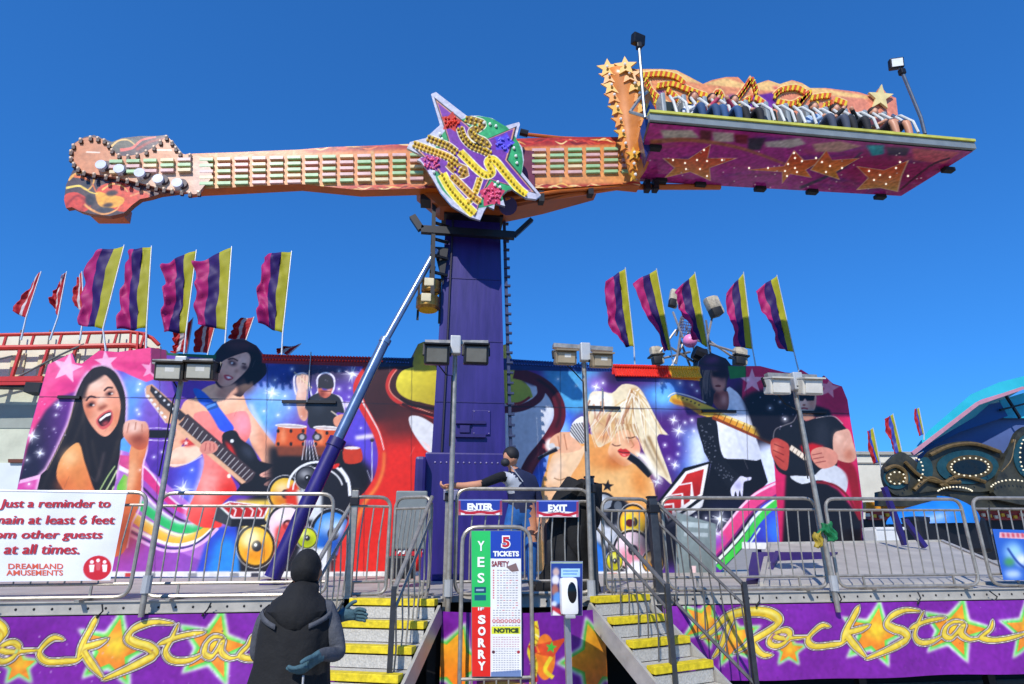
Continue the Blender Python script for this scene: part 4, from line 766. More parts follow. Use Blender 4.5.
HP = sm(pts("71,158 72,148 78,141 87,137.5 98,138 107,142 112,150 119,155 128,156 142,153 154,147 163,139 168,137 174,145 180,153 190,155 205,158 212,175 204,186 196,194 186,192 172,190 160,188 148,185 132,181 118,178 100,175 84,172 76,166"), True, 3)
cv = pcanvas((64, 130, 216, 198), BY - .05, '#eab488', 1.5); f, L = cv.fill, cv.line
f("64,130 216,130 216,200 64,200", '#d0855a', g=(80, 140, 200, 190), c2='#d89c74'); f(ellp(160, 180, 30, 10, 8), '#e2bea2', b=5); L("86,152 100,152.5", '#fbe0c8', 1.4, smooth=False); L("154,150 172,150", '#fbe0c8', 1.4, smooth=False); f("190,160 214,160 210,200 190,196", '#dcb49c', b=4)
cv.grain(.03); cv.mesh('heart_plate', MATS['painted fibreglass'], arm, HP)
b = MB(); b.prism([PY(*p, BY - .04) for p in HP[::2]], (0, .06, 0)); b.build('heart_plate_edge', mat('salmon board edge', '#b8705a', .5), arm)
b = MB(); n = len(HP)
acc = 0; last = None; soc = MB()
for p in HP + [HP[0]]:
    P_ = PY(*p, BY - .07)
    if last is not None:
        acc += np.linalg.norm(P_ - last)
        if acc > .115 and p[0] < 200: b.mat(0).ell(P_, .032, 6, 5); soc.box(P_ + np.array((.012, .01, -.05)), (.05, .05, .05)); acc = 0
    last = P_
b.each('edge_bulb', [mat('clear bulb', '#e8c8a8', .15)], arm, True); soc.each('bulb_socket', mat('dark lamp socket', '#3a1414', .5), arm)
for (x, y) in ((102, 166), (120, 170), (140.5, 174), (159, 180), (178, 184)):
    c = PY(x, y, BY - .1); b = MB(); b.mat(0).tube([c + np.array((0, .08, 0)), c + np.array((0, -.05, 0))], [.085, .085], 16); b.mat(1).tube([c + np.array((.05, .07, .02)), c + np.array((.05, .0, .02))], [.09, .09], 14); b.build('tuning_peg', [mat('white knob', '#cdd2e2', .3), mat('dark socket ring', '#4a3a3e', .5)], arm)
# truss, pipe and hydraulic hose under and over the arm
b = MB()
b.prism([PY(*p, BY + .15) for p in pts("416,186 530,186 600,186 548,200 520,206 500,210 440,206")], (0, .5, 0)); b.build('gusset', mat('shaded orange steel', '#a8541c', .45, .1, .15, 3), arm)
b = MB(); b.tube([PY(500, 207, BY + .2), PY(560, 196, BY + .2), PY(620, 187, BY + .2), PY(720, 187, BY + .2)], .06, 8); b.tube([PY(505, 199, BY + .05), PY(560, 191, BY + .05), PY(640, 184, BY + .05)], .035, 8); b.tube([PY(522, 134, BY + .3), PY(560, 138, BY + .3), PY(600, 140, BY + .3)], .035, 8); b.build('pipe', ORANGE, arm, True)
b = MB()
for (x, y) in ((590, 191), (647, 186), (655, 186), (541, 198)): b.box(PY(x, y, BY + .1), (.1, .16, .22))
b.tube([PY(520, 132, BY + .2), PY(528, 134, BY + .2)], .07, 8); b.each('hose_clamp', DARK, arm)
b = MB(); b.tube([PY(508, 206, BY + .1), PY(508, 206, BY + .7)], .17, 14); b.build('pivot_boss', DPURPLE, arm, True)
b = MB(); b.box(PY(525, 170, BY - .02), (.35, .04, .85)); b.build('joint_panel', mat('maroon panel', '#6a1f3c', .4), arm)

# star sign on the hub
SY = 9.1
st = thing('star_sign', 'big tilted purple and green star sign covered in bulbs at the centre of the arm', 'sign', PY(475, 160, SY))
SO = "431,94 436,92 467,116 478,115.5 492,118 505,126 519,122 520,124 516,139 522,147 524,160 522,172 541,195 536,199 526,198 512,189 508,190 502,195 505,206 495,203 494,209 487,206 484,211 480,220 470,217 452,206 440,192 432,178 427,170 421,162 417,160 423,156 407,148 410,142 426,138 430,134 440,125"
cv = pcanvas((402, 86, 548, 226), SY, '#d8d4dc', 1.8); f, L = cv.fill, cv.line
f("400,80 550,80 550,230 400,230", '#c4c2d0'); f(ellp(478, 162, 45, 46), '#2f9a5c', g=(450, 120, 500, 200), c2='#2a8450'); f(ellp(478, 162, 40, 41), '#3aa868', b=3)
SP = "434,97 465,122 484,140 517,126 511,150 508,160 537,194 510,186 490,180 482,196 476,216 458,206 450,190 436,170 412,147 440,148 448,140 441,118"
f(pts(SP), '#222030'); f([(p[0] * .955 + 474 * .045, p[1] * .955 + 160 * .045) for p in pts(SP)], '#d89a78'); f([(p[0] * .915 + 474 * .085, p[1] * .915 + 160 * .085) for p in pts(SP)], '#7d3a9c', g=(440, 110, 510, 190), c2='#6a2f92')
f(starp(451, 122, 11, 6.5, 10), '#c0301c'); f(starp(504, 143, 11, 7, 15), '#5a44c8'); f(starp(431, 162, 12, 7, 0), '#9a3a8c'); f(starp(492, 195, 14, 9, 0), '#c83a5a')
for a, w_, c in (("466,119 474,121 482,124 478,128 472,132 476,138 484,142 488,148", 8, '#8a6a24'), ("460,128 464,138 472,146 482,150 490,154", 7, '#8a6a24'), ("428,138 438,142 448,146 456,152", 7, '#9a7428'), ("414,144 430,150 446,156 456,162", 7, '#c89a30'), ("450,162 456,168 464,172 454,172", 12, '#a87824'), ("460,152 468,160 478,170 486,175 492,172 488,162 494,160 506,174 518,188 526,195", 7.5, '#e8cc28'), ("442,174 450,188 462,202 474,214", 9, '#e6d02a'), ("480,178 476,190 472,198 468,202", 6, '#d8b02c'), ("452,176 462,186 472,196 480,202", 7, '#c08a2a')):
    L(a, '#f2ead0', w_ + 1.6, smooth=True); L(a, c, w_)
cv.grain(.04); cv.mesh('sign_face', MATS['painted fibreglass'], st, SO)
b = MB(); b.prism([PY(*p, SY + .012) for p in pts(SO)], (0, .055, 0)); b.build('sign_body', mat('silver sign edge', '#b9bcc8', .3, .5), st)
BU = [mat('amber sign bulb', '#f0c840', .15), mat('red sign bulb', '#f04a30', .15), mat('blue sign bulb', '#7a70f0', .15), mat('pink sign bulb', '#f06a90', .15), mat('white sign bulb', '#f4f4ec', .15)]
b = MB()
def dots(P, n, mi, off=0, r=.024):
    Q = np.array(sm(pts(P), False, 8)); s_ = np.concatenate([[0], np.cumsum(np.linalg.norm(np.diff(Q, axis=0), axis=1))])
    T = np.gradient(Q, axis=0); T /= np.linalg.norm(T, axis=1)[:, None]
    for t in np.linspace(0, s_[-1], n):
        x = np.interp(t, s_, Q[:, 0]); y = np.interp(t, s_, Q[:, 1]); tx = np.interp(t, s_, T[:, 0]); ty = np.interp(t, s_, T[:, 1]); b.mat(mi).ell(PY(x - ty * off, y + tx * off, SY - .02), r, 6, 4)
for a, n in (("466,119 474,121 482,124 478,128 472,132 476,138 484,142 488,148", 12), ("460,128 464,138 472,146 482,150 490,154", 12), ("428,138 438,142 448,146 456,152", 9), ("414,144 430,150 446,156 456,162", 13), ("450,162 456,168 464,172", 5)):
    dots(a, n, 0, 2); dots(a, n, 0, -2)
for a, n in (("460,152 468,160 478,170 486,175 492,172 488,162 494,160 506,174 518,188 526,195", 26), ("442,174 450,188 462,202 474,214", 14), ("480,178 476,190 472,198 468,202", 8), ("452,176 462,186 472,196 480,202", 10)): dots(a, n, 0, 0)
for (cx, cy, R_, mi) in ((451, 122, 9, 1), (504, 143, 9, 2), (431, 162, 10, 3), (492, 195, 11, 3)):
    for k in range(26): a = random.uniform(0, 6.28); r_ = R_ * math.sqrt(random.random()) * .9; b.mat(mi).ell(PY(cx + r_ * math.cos(a), cy + r_ * .75 * math.sin(a), SY - .02), .021, 6, 4)
for (x, y) in ((484, 123), (490, 124), (496, 126), (514, 148), (516, 156), (517, 163), (495, 185), (500, 187), (498, 182), (440, 134), (442, 139), (434, 172)): b.mat(4).ell(PY(x, y, SY - .02), .03, 6, 4)
b.each_cap('sign_bulb', BU, st, 100, True)
b = MB(); b.tube([PY(474, 160, SY + .15), PY(474, 160, BY)], .3, 14); b.build('mount', DARK, st)

# ================================================================== gondola
GY, GB = 8.0, 9.75
gl0, gr0 = PY(648, 122, GY), PY(973, 150, GY)
ZG = (gl0[2] + gr0[2]) / 2
gl, gr = PZ(650, 123, ZG), PZ(973, 151.5, ZG)
bl, br = PZ(633, 181, ZG), PZ(901, 196, ZG)
gon = thing('ride_gondola', 'long open gondola of seats with star painted underside on the end of the arm', 'gondola', (gl + gr) / 2)
U = gr - gl; U /= np.linalg.norm(U); Vv = bl - gl; Vv = Vv - U * np.dot(Vv, U); Vv /= np.linalg.norm(Vv)
cv = pcanvas((620, 118, 985, 200), 0, '#8a2a64', 1.4, O=gl, U=U, V=-Vv); f, L = cv.fill, cv.line
f("600,110 990,110 990,204 600,204", '#c0388e', g=(660, 130, 700, 190), c2='#a83088'); f(ellp(900, 170, 70, 20), '#a02060', b=10)
for k in range(46):
    x = random.uniform(640, 950); y = random.uniform(128, 192); c = random.choice(('#a83a6a', '#5a2878', '#b04a90', '#6a1a50', '#45307a', '#c05a6a', '#7a3a96')); L([(x, y), (x + random.uniform(20, 60), y + random.uniform(-6, 8))], c, random.uniform(2, 6), .6, b=1.4, a=.55, smooth=False)
f("660,130 692,130 700,138 664,139", '#c9bfae', b=.8); f("712,132 734,133 734,142 714,142", '#c2b6aa', b=.8); f("700,130 712,131 710,143 700,140", '#6a2a36', b=.8); f("734,134 748,135 748,144 736,143", '#7a2a36', b=.8); f("764,142 800,138 806,144 790,148 766,147", '#bdb4ae', b=.8); f("812,144 840,141 862,146 840,152 816,152", '#c79a8c', b=.8); f("866,145 884,145 884,154 872,156", '#2aa0a8', b=.8); f("886,147 910,148 906,156 888,155", '#40304e', b=.8); f("912,148 960,152 944,164 914,160", '#d05a68', b=1); f("748,138 766,138 760,150 748,150", '#3c3442', b=.8)
L("650,142 690,140 740,148 790,166", '#b06a4a', 5, 2, b=.6); L("800,188 840,170 862,152", '#4a3a5a', 3, 2, b=.6); L("900,190 930,166 950,158", '#5a2040', 2, b=.4)
def gstar(P, c1, c2):
    Q = pts(P); f(Q, '#e8b894'); cx = sum(p[0] for p in Q) / len(Q); cy = sum(p[1] for p in Q) / len(Q); f([(p[0] * .93 + cx * .07, p[1] * .93 + cy * .07) for p in Q], c1, g=(cx + 10, cy - 12, cx - 12, cy + 14), c2=c2)
gstar("662,158 688,159 711,144 708,158 738,158 710,168 711,181 690,172 664,178 674,168", '#dc4a26', '#e0a048'); gstar("746,170 784,166 794,150 804,160 826,158 806,170 812,178 790,174 782,184 782,172", '#d85030', '#e8963c'); gstar("856,166 884,170 909,160 902,176 898,192 880,188 856,190 868,178", '#d85030', '#dca458'); gstar("810,170 826,150 832,160 860,158 836,172 840,180 822,174", '#dc6034', '#e4a040')
for k in range(40): f(ellp(random.uniform(650, 940), random.uniform(150, 190), .7), '#ffe9e0', a=.9)
cv.grain(.06)
fl = [gl, gr, br, bl]
ip = lambda P: P
cv.mesh('underside_panel', paint_mat('glossy gondola floor', .15, .05, 3, coat=.3), gon, "650,123 973,151.5 901,196 633,181")
b = MB(); b.prism([p + np.array((0, 0, .015)) for p in fl], (0, 0, .10)); b.build('floor_slab', DARK, gon)
b = MB(); b.bar(gl + np.array((-.02, -.02, .085)), gr + np.array((.02, -.02, .085)), .08, .13); b.build('front_rail', mat('grey rail paint', '#8d9492', .4, .3), gon)
b = MB(); b.bar(gl + np.array((-.02, -.03, .18)), gr + np.array((.02, -.03, .18)), .12, .05); b.build('rail_lip', mat('faded yellow paint', '#c3c04e', .5, 0, .15, 6), gon)
b = MB()
for (x, y) in ((661, 181), (700, 185), (760, 189), (812, 192), (880, 197), (948, 170), (655, 148)):
    p = PZ(x, y, ZG - .04); b.box(p, (.22, .12, .08), bev=.015)
b.each('rubber_stop', BLACK, gon)
b = MB()
for (x, y) in ((673, 160), (685, 163), (697, 160), (704, 150), (707, 161), (686, 169), (700, 169), (707, 176), (722, 160), (749, 168), (768, 168), (788, 164), (794, 153), (795, 158), (802, 161), (795, 168), (785, 171), (787, 176), (797, 172), (830, 166), (816, 158), (822, 162), (826, 172), (869, 171), (880, 175), (896, 168), (886, 184), (874, 180), (900, 162), (890, 177), (908, 176), (842, 168)):
    b.ell(PZ(x, y, ZG - .01), .020, 6, 4)
b.each('star_bulb', mat('white bulb', '#fff2dc', .2, emit=('#fff0d8', .8)), gon, True)
# seats: base shelf, shells and restraints
FL = ZG + .12; SYD = GY + .75
pl = lambda x, y: PY(x, y, SYD)
seatz = ZG + .55
b = MB(); xl, xr = PY(659, 110, SYD)[0], PY(916, 132, SYD)[0]
b.box(((xl + xr) / 2, SYD - .18, seatz - .22), (xr - xl, .08, .30)); b.box(((xl + xr) / 2, SYD + .05, seatz - .05), (xr - xl, .5, .06)); b.build('seat_bench', mat('grey white seat shell', '#a8aaa4', .4, 0, .16, 6), gon)
SEATM = mat('dark green seat pad', '#16261c', .5); SHELL = mat('grey seat wing', '#8f989c', .4); HOOP = mat('white padded hoop', '#cfcfc8', .45)
NS = 12; sx = [xl + .12 + (xr - xl - .24) * (k + .5) / NS for k in range(NS)]
pitch_ = sx[1] - sx[0]
b = MB(); b.box((sx[0], SYD + .32, seatz + .42), (pitch_ * .70, .1, .9), bev=.04); b.box((sx[0], SYD + .02, seatz + .03), (pitch_ * .7, .5, .09), bev=.03); s0 = b.build('ride_seat', SEATM, gon)
b = MB(); b.box((sx[0] - pitch_ * .46, SYD + .2, seatz + .42), (.09, .3, .9), bev=.03); b.build('seat_wing', SHELL, s0)
b = MB(); hw = pitch_ * .26
b.tube([(sx[0] - hw, SYD - .26, seatz + .14), (sx[0] - hw * 1.1, SYD - .20, seatz + .44), (sx[0] - hw * .8, SYD + .0, seatz + .74), (sx[0], SYD + .14, seatz + .80), (sx[0] + hw * .8, SYD + .0, seatz + .74), (sx[0] + hw * 1.1, SYD - .20, seatz + .44), (sx[0] + hw, SYD - .26, seatz + .14)], .027, 8); b.build('shoulder_hoop', HOOP, s0, True)
for k in range(1, NS):
    c = s0.copy(); COL.objects.link(c); c.parent = gon; c.location = (sx[k] - sx[0], 0, 0)
    for ch in s0.children: d_ = ch.copy(); COL.objects.link(d_); d_.parent = c
# tail board behind the seats with bulb lettering
BB = GY + 1.35
BO = "611,72 617,63 624,70 640,69 662,69 676,70 690,77 703,84 712,80 726,77 738,77 745,84 750,75 756,84 768,80 780,84 792,80 802,83 810,88 826,88 842,90 858,92 868,95 874,96 881,86 887,94 896,98 899,124 880,128 820,124 760,118 700,112 640,100 618,96"
cv = pcanvas((604, 58, 906, 134), BB, '#e08a50', 1.7); f, L = cv.fill, cv.line
f("600,50 910,50 910,140 600,140", '#e2935c', g=(620, 80, 880, 110), c2='#e0886a')
for P_ in ("611,72 624,70 662,69 676,70 703,84 690,82 662,76 630,78", "703,84 726,78 745,84 768,81 792,81 826,89 868,96 868,99 826,95 780,92 740,88"): f(P_, '#f0c078', b=.8)
f("752,96 776,92 776,104 750,106", '#6a2a8c', b=.8); f("736,100 760,96 780,108 740,108", '#7a3a9c', b=1); f("772,86 790,90 780,94", '#d0404a', b=1); f("640,100 664,88 660,112 640,112", '#7a3a8c', b=2); f("720,98 734,94 736,106 722,106", '#84488c', b=1)
STR = ("624,80 640,76 660,74 676,77 684,84", "632,92 640,84 648,94 656,102", "658,86 672,84 684,88 694,92 706,96", "646,80 650,90 660,100 668,106", "712,104 718,92 722,98", "736,102 746,88 752,80 756,92", "740,104 752,98", "775,96 782,90 796,88 804,92", "778,102 792,104 804,98", "800,104 808,94 812,92", "812,98 824,96 830,96", "824,106 832,102", "626,92 632,100 640,106", "668,90 676,98 684,106", "690,104 700,108", "722,104 730,106", "756,98 764,104", "812,106 818,104", "836,100 846,104", "690,94 698,102", "648,106 656,108")
for a in STR: L(a, '#f6d890', 8); L(a, '#c03a1c', 6)
cv.grain(.04); cv.mesh('tail_board_face', MATS['painted fibreglass'], gon, BO)
b = MB(); b.prism([PY(*p, BB + .012) for p in pts(BO)], (0, .1, 0)); b.build('tail_board', mat('orange board edge', '#c87838', .5), gon)
b = MB()
for a in STR:
    Q = np.array(sm(pts(a), False, 8)); s_ = np.concatenate([[0], np.cumsum(np.linalg.norm(np.diff(Q, axis=0), axis=1))])
    for i, t in enumerate(np.arange(0, s_[-1], 2.5)):
        x = np.interp(t, s_, Q[:, 0]); y = np.interp(t, s_, Q[:, 1]); b.mat(i % 2); b.bar(PY(x - .8, y + 2.4, BB - .04), PY(x + .8, y - 2.4, BB - .04), .05, .035, (0, 1, 0))
b.each_cap('bulb_bar', [mat('yellow bulb row', '#eec52e', .25), mat('orange bulb row', '#d85a20', .25)], gon)
b = MB(); b.prism([PY(*p, BB - .08) for p in starp(881, 97, 13, 5.4, 4)], (0, .05, 0)); b.build('tail_star', mat('cream star', '#e6cf8e', .35, 0, .12, 5), gon)
b = MB(); b.prism([PY(*p, BB - .05) for p in pts("640,104 700,114 760,120 820,126 898,130 899,134 820,130 760,124 700,118 640,108")], (0, .2, 0)); b.build('green_padding', mat('green foam strip', '#2c5a2c', .7), gon)
# curved end strip covered in stars at the left end
nS = 12; Lp = pts("606,72 607,80 608,90 610,100 613,112 616,124 619,136 622,148 626,160 629,170 634,180"); Rp = pts("636,70 641,79 647,89 652,99 655,111 657,124 656,136 653,148 650,158 645,170 638,180")
V = []; Fc = []
for i in range(11):
    t = i / 10.; yA = GY + .95 + .1 * t; yB = GY + .68 + .45 * t
    a, c = PY(*Lp[i], yA), PY(*Rp[i], yB)
    for k in range(7): q = k / 6.; V.append(a * (1 - q) + c * q + np.array((-.12, -.1, 0)) * math.sin(q * math.pi))
for i in range(10):
    for k in range(6): a = i * 7 + k; Fc.append((a, a + 1, a + 8, a + 7))
es = mesh_obj('end_fascia', V, Fc, mat('orange fascia', '#dc8436', .35, 0, .16, 3), gon, True)
sd = es.modifiers.new('thick', 'SOLIDIFY'); sd.thickness = .05; sd.offset = 0
b = MB(); bb2 = MB()
Vn = np.array(V).reshape(11, 7, 3)
for i in range(11):
    for k in ((.9, 4.6) if i < 8 else (2.8,)):
        k0 = int(k); p = Vn[i, k0] * (1 - (k - k0)) + Vn[i, min(6, k0 + 1)] * (k - k0)
        R_ = .23 - .009 * i; ax = Vn[i, 6] - Vn[i, 0]; ax /= np.linalg.norm(ax); nn = np.cross(ax, (0, 0, 1)); nn /= np.linalg.norm(nn)
        if nn[1] > 0: nn = -nn
        c = p + nn * .05; b.mat((i + k0) % 2); b.prism([c + ax * x * R_ - np.array((0, 0, 1)) * y * R_ for x, y in starp(0, 0, 1, .45)], -nn * .03); bb2.ell(c + nn * .04, .03, 6, 4)
b.each('fascia_star', [mat('yellow star', '#e8aa3a', .5), mat('amber star', '#e09038', .5)], gon); bb2.each('fascia_bulb', mat('clear round bulb', '#f6efe2', .12), gon, True)
b = MB(); b.prism([PY(*p, GY + .55) for p in pts("650,100 662,120 646,158 640,130")], (.06, .3, 0)); b.build('end_plate', mat('dark blue plate', '#26356e', .3), gon)
b = MB(); b.tube([PY(630, 112, GY + .3), PY(640, 98, GY + .35), PY(647, 92, GY + .4)], .03, 6); b.tube([PY(630, 112, GY + .3), PY(640, 115, GY + .2), PY(650, 118, GY + .05)], .03, 6); b.build('grab_rail', STEEL, gon, True)
# lamp posts on the gondola
def gon_lamp(P, label, face):
    t = thing('gondola_floodlight', label, 'floodlight', P[0]); b = MB(); b.tube(P, .03, 8); b.build('mast', mat('grey lamp mast', '#6a7078', .4, .6), t, True)
    c = P[-1]; fx = np.array(face, float); fx /= np.linalg.norm(fx); ax = np.cross(fx, (0, 0, 1)); ax /= np.linalg.norm(ax); up = np.cross(ax, fx)
    b = MB(); b.box(c, (.24, .12, .2), (ax, fx, up), .02); hd_ = b.build('lamp_head', DARK, t); b = MB(); b.box(c + fx * .062, (.19, .012, .15), (ax, fx, up)); b.build('lens', mat('white floodlight lens', '#f4f4f0', .2), hd_)
    b = MB(); b.box(P[-2], (.1, .1, .12), bev=.02); b.build('clamp', DARK, t)
gon_lamp([PY(645, 118, GY + .1), PY(643, 96, GY + .1), PY(639, 46, GY + .1), PY(638, 40, GY + .1)], 'grey floodlight mast at the left end of the gondola, lamp seen from behind', (-.3, .9, .2))
gon_lamp([PY(925, 134, GY + .1), PY(921, 118, GY + .1), PY(902, 72, GY + .1), PY(896, 64, GY + .1)], 'floodlight with bright white lens leaning at the right end of the gondola', (-.3, -.9, -.25))
# ================================================================== big striped feather flags
FY = 13.2
FC = [cloth_mat('yellow flag cloth', '#bdb824'), cloth_mat('violet flag cloth', '#34166e'), cloth_mat('magenta flag cloth', '#c4247c')]
RW = [cloth_mat('red flag cloth', '#c8202c'), cloth_mat('white flag cloth', '#e6dcdc')]
POLE = mat('white flag pole', '#c8ccd0', .4, .3)
def flag(name, label, cat, group, TL, TR, BR, BL, base, Y, cols, widths, bulge=0.0, seed=0, drop=0.0):
    """cloth hung from a slanting pole (TR..BR..base); stripes run along the pole"""
    r = random.Random(seed); tl, tr, br, bl_ = [PY(*p, Y) for p in (TL, TR, BR, BL)]; pb = PY(*base, Y)
    t = thing(name, label, cat, pb, group)
    b = MB(); b.tube([pb, br, tr + (tr - br) * .015], [.022, .018, .012], 6); b.build('pole', POLE, t, True)
    b = MB(); nu, nv = 18, 26; V = []; ph = r.uniform(0, 6); ph2 = r.uniform(0, 6)
    W = np.linalg.norm(tr - tl) + np.linalg.norm(br - bl_); W /= 2; edges = np.cumsum([0] + list(widths)); edges = edges / edges[-1]
    us = sorted(set([i / nu for i in range(nu + 1)] + [round(float(e), 4) for e in edges]))
    for j in range(nv + 1):
        v = j / nv
        for u in us:
            p = (tr * (1 - u) + tl * u) * (1 - v) + (br * (1 - u) + bl_ * u) * v
            out = (tl - tr); out = out / np.linalg.norm(out)
            p = p + out * (bulge * math.sin(math.pi * v) * u) - out * drop * u * max(0, .25 - v) * 2
            amp = .75 + .9 * ((seed * 37 % 11) / 11.0)
            p = p + np.array((0, 1, 0)) * W * u * amp * (.16 * math.sin(5.2 * u + 3.5 * v + ph) + .06 * math.sin(11 * v - 6 * u + ph2) + .06 * math.sin(19 * v + 12 * u + ph) + .03 * math.sin(37 * v - 8 * u + ph2)) + np.array((0, 0, 1)) * W * u * .05 * math.sin(7 * u + ph2 + 2 * v) + np.array((1, 0, 0)) * W * u * (.07 * math.sin(7 * v + ph2) + .03 * math.sin(17 * v + ph))
            V.append(p)
    n = len(us); Fc = []; mi = []
    for j in range(nv):
        for i in range(n - 1):
            Fc.append((j * n + i, j * n + i + 1, (j + 1) * n + i + 1, (j + 1) * n + i)); um = (us[i] + us[i + 1]) / 2; mi.append(int(np.searchsorted(edges, um) - 1))
    o = mesh_obj('cloth', V, Fc, cols, t, True, mi); o.data.shade_smooth()
    s_ = o.modifiers.new('hem', 'SOLIDIFY'); s_.thickness = .006
    return t
G1 = 'tall striped feather flags above the backdrop'
for i, (lab, a) in enumerate((
    ('yellow violet and pink feather flag, leftmost and bulging, beside the red railed gallery', ((92, 253.6), (124, 246), (103, 329), (80, 324), (106, 352), .12)),
    ('striped feather flag close behind the bulging leftmost one above the gallery curve', ((124, 251), (151.5, 247), (146.5, 328), (117, 330), (146, 352), .0)),
    ('striped feather flag above the left pair of floodlights, left of its overlapping neighbour', ((164, 262), (196.3, 251), (186, 333), (165, 333), (184, 355), .0)),
    ('striped feather flag directly above the hat of the pink dress guitarist', ((197, 262), (231.6, 247.5), (226, 330), (198, 325), (225, 345), .05)),
    ('lone striped feather flag between the guitarist head and the hydraulic ram', ((260, 255), (291.5, 252), (282.7, 333), (257.5, 324), (281.6, 356), .0)),
    ('dark striped feather flag leaning left, first one right of the tower', ((606, 281), (625.4, 268.6), (634, 347), (622, 344), (635, 368), .18)),
    ('striped feather flag second to the right of the tower, pointed pink upper corner', ((633, 282), (656.6, 269.7), (671, 350), (663, 351), (674, 370), .0)),
    ('striped feather flag standing in front of the white metal pods', ((676, 290), (695, 273), (708, 347), (691, 338), (711, 370), .06)),
    ('striped feather flag above the gothic guitarist hat, right of the metal pods', ((728, 291), (743.6, 273), (752.6, 349), (734, 346), (756, 368), .06)),
    ('rightmost striped feather flag above the pink panel corner', ((758.6, 289), (777, 276), (794, 352), (779, 349), (799.5, 374), .08)))):
    TL, TR, BR, BL, base, bu = a
    flag('feather_flag', lab, 'flag', G1, TL, TR, BR, BL, base, FY, FC, (1, .95, 1.05), bu, i + 3)
G2 = 'small red and white flags behind the backdrop'
for i, (lab, a) in enumerate((
    ('small red and white flag at the far left over the gallery', ((36, 276), (41, 272), (26, 318), (13.5, 312), (21, 340))),
    ('small red and white flag second from the left edge, pole over the gallery', ((61, 277), (66.6, 272), (58, 317), (50, 303), (50, 340))),
    ('small red and white flag half hidden behind the leftmost striped flag', ((77, 277), (82, 272), (84, 313), (74, 306), (80, 340))),
    ('small red and white flag under the striped flag left of the guitarist hat', ((176, 333), (193, 318), (187, 353), (171, 352), (184, 358))),
    ('small red and white flag just left of the guitarist hat', ((197, 328), (216, 322), (208, 353), (195, 352), (206, 360))),
    ('small red and white flag peeking out right behind the guitarist hat', ((237, 320), (254, 317), (246, 340), (229, 338), (244, 352))),
    ('small red and white flag lying low over the red bulb band', ((283, 348), (301, 343.6), (288, 355), (276, 352), (285, 359))))):
    flag('pennant_flag', lab, 'flag', G2, *a, FY + .6, [RW[0], RW[1], RW[0]], (1.5, .8, 1.7), .05, i + 40)

# ================================================================== distant ride with white pods between the flags
pr = thing('pod_ride', 'spidery metal ride with four white pods and a pink ball seen over the backdrop', 'ride', PY(700, 370, 15.5))
def pod(x, y, w_, h_, rot, band):
    b = MB(); c = PY(x, y, 15.5); s_ = 15.5 / FPX * 1.0; a = rad(rot); ax = ((math.cos(a), 0, math.sin(a)), (0, 1, 0), (-math.sin(a), 0, math.cos(a)))
    b.mat(0).box(c + np.array(ax[2]) * h_ * s_ * .14, (w_ * s_ * .8, w_ * s_ * .7, h_ * s_ * .62), ax, w_ * s_ * .22); b.box(c + np.array(ax[0]) * w_ * s_ * .3, (w_ * s_ * .45, w_ * s_ * .6, h_ * s_ * .8), ax, w_ * s_ * .15); b.mat(1).box(c - np.array(ax[2]) * h_ * s_ * .28 - np.array(ax[0]) * w_ * s_ * .12 - np.array((0, .1, 0)), (w_ * s_ * .7, w_ * s_ * .7, h_ * s_ * .36), ax, .04)
    if band: b.mat(1).box(c, (w_ * s_ * 1.06, w_ * s_ * 1.06, h_ * s_ * .07), ax)
    b.build('pod', [mat('cream pod shell', '#b9ae98', .45, 0, .3, 9), mat('black pod seat', '#17181a', .6)], pr, True)
pod(673, 299, 11, 26, -14, 0); pod(713, 307, 17, 28, 18, 0); pod(656, 356, 14, 24, 6, 1); pod(739, 357, 16, 24, -8, 1)
b = MB()
for a, c in (((673, 312), (683, 338)), ((712, 318), (706, 346)), ((683, 318), (676, 364)), ((686, 326), (700, 366)), ((676, 330), (660, 352)), ((690, 330), (672, 366)), ((706, 320), (712, 366)), ((696, 340), (736, 352)), ((680, 340), (690, 366)), ((668, 346), (694, 362)), ((708, 340), (740, 362)), ((682, 316), (676, 336)), ((664, 358), (690, 352))): b.tube([PY(*a, 15.5 + random.uniform(-.3, .3)), PY(*c, 15.5 + random.uniform(-.3, .3))], .035, 6)
b.each('lattice_tube', mat('pale ride tubing', '#9a9490', .4, .4, .2), pr)
b = MB(); b.ell(PY(690, 341, 15.1), (.2, .2, .19), 14, 10); b.build('ball', mat('pink ball', '#f08ac0', .4), pr, True)
b = MB()
for k in range(6): p = PY(682 + k * 2.2, 323, 15.3); b.bar(p, p + np.array((-.1, 0, -.42)), .02, .02); q = PY(680, 318 + k * 3, 15.3); b.bar(q, q + np.array((.45, 0, -.06)), .02, .02)
b.each('mesh_rod', mat('blue grey mesh', '#5a5e86', .5), pr)
b = MB(); b.bar(PY(700, 350, 15.4), PY(702, 420, 15.4), .3, .3); b.tube([PY(694, 352, 15.2), PY(708, 358, 15.2)], .2, 10); b.build('hub', DARK, pr)

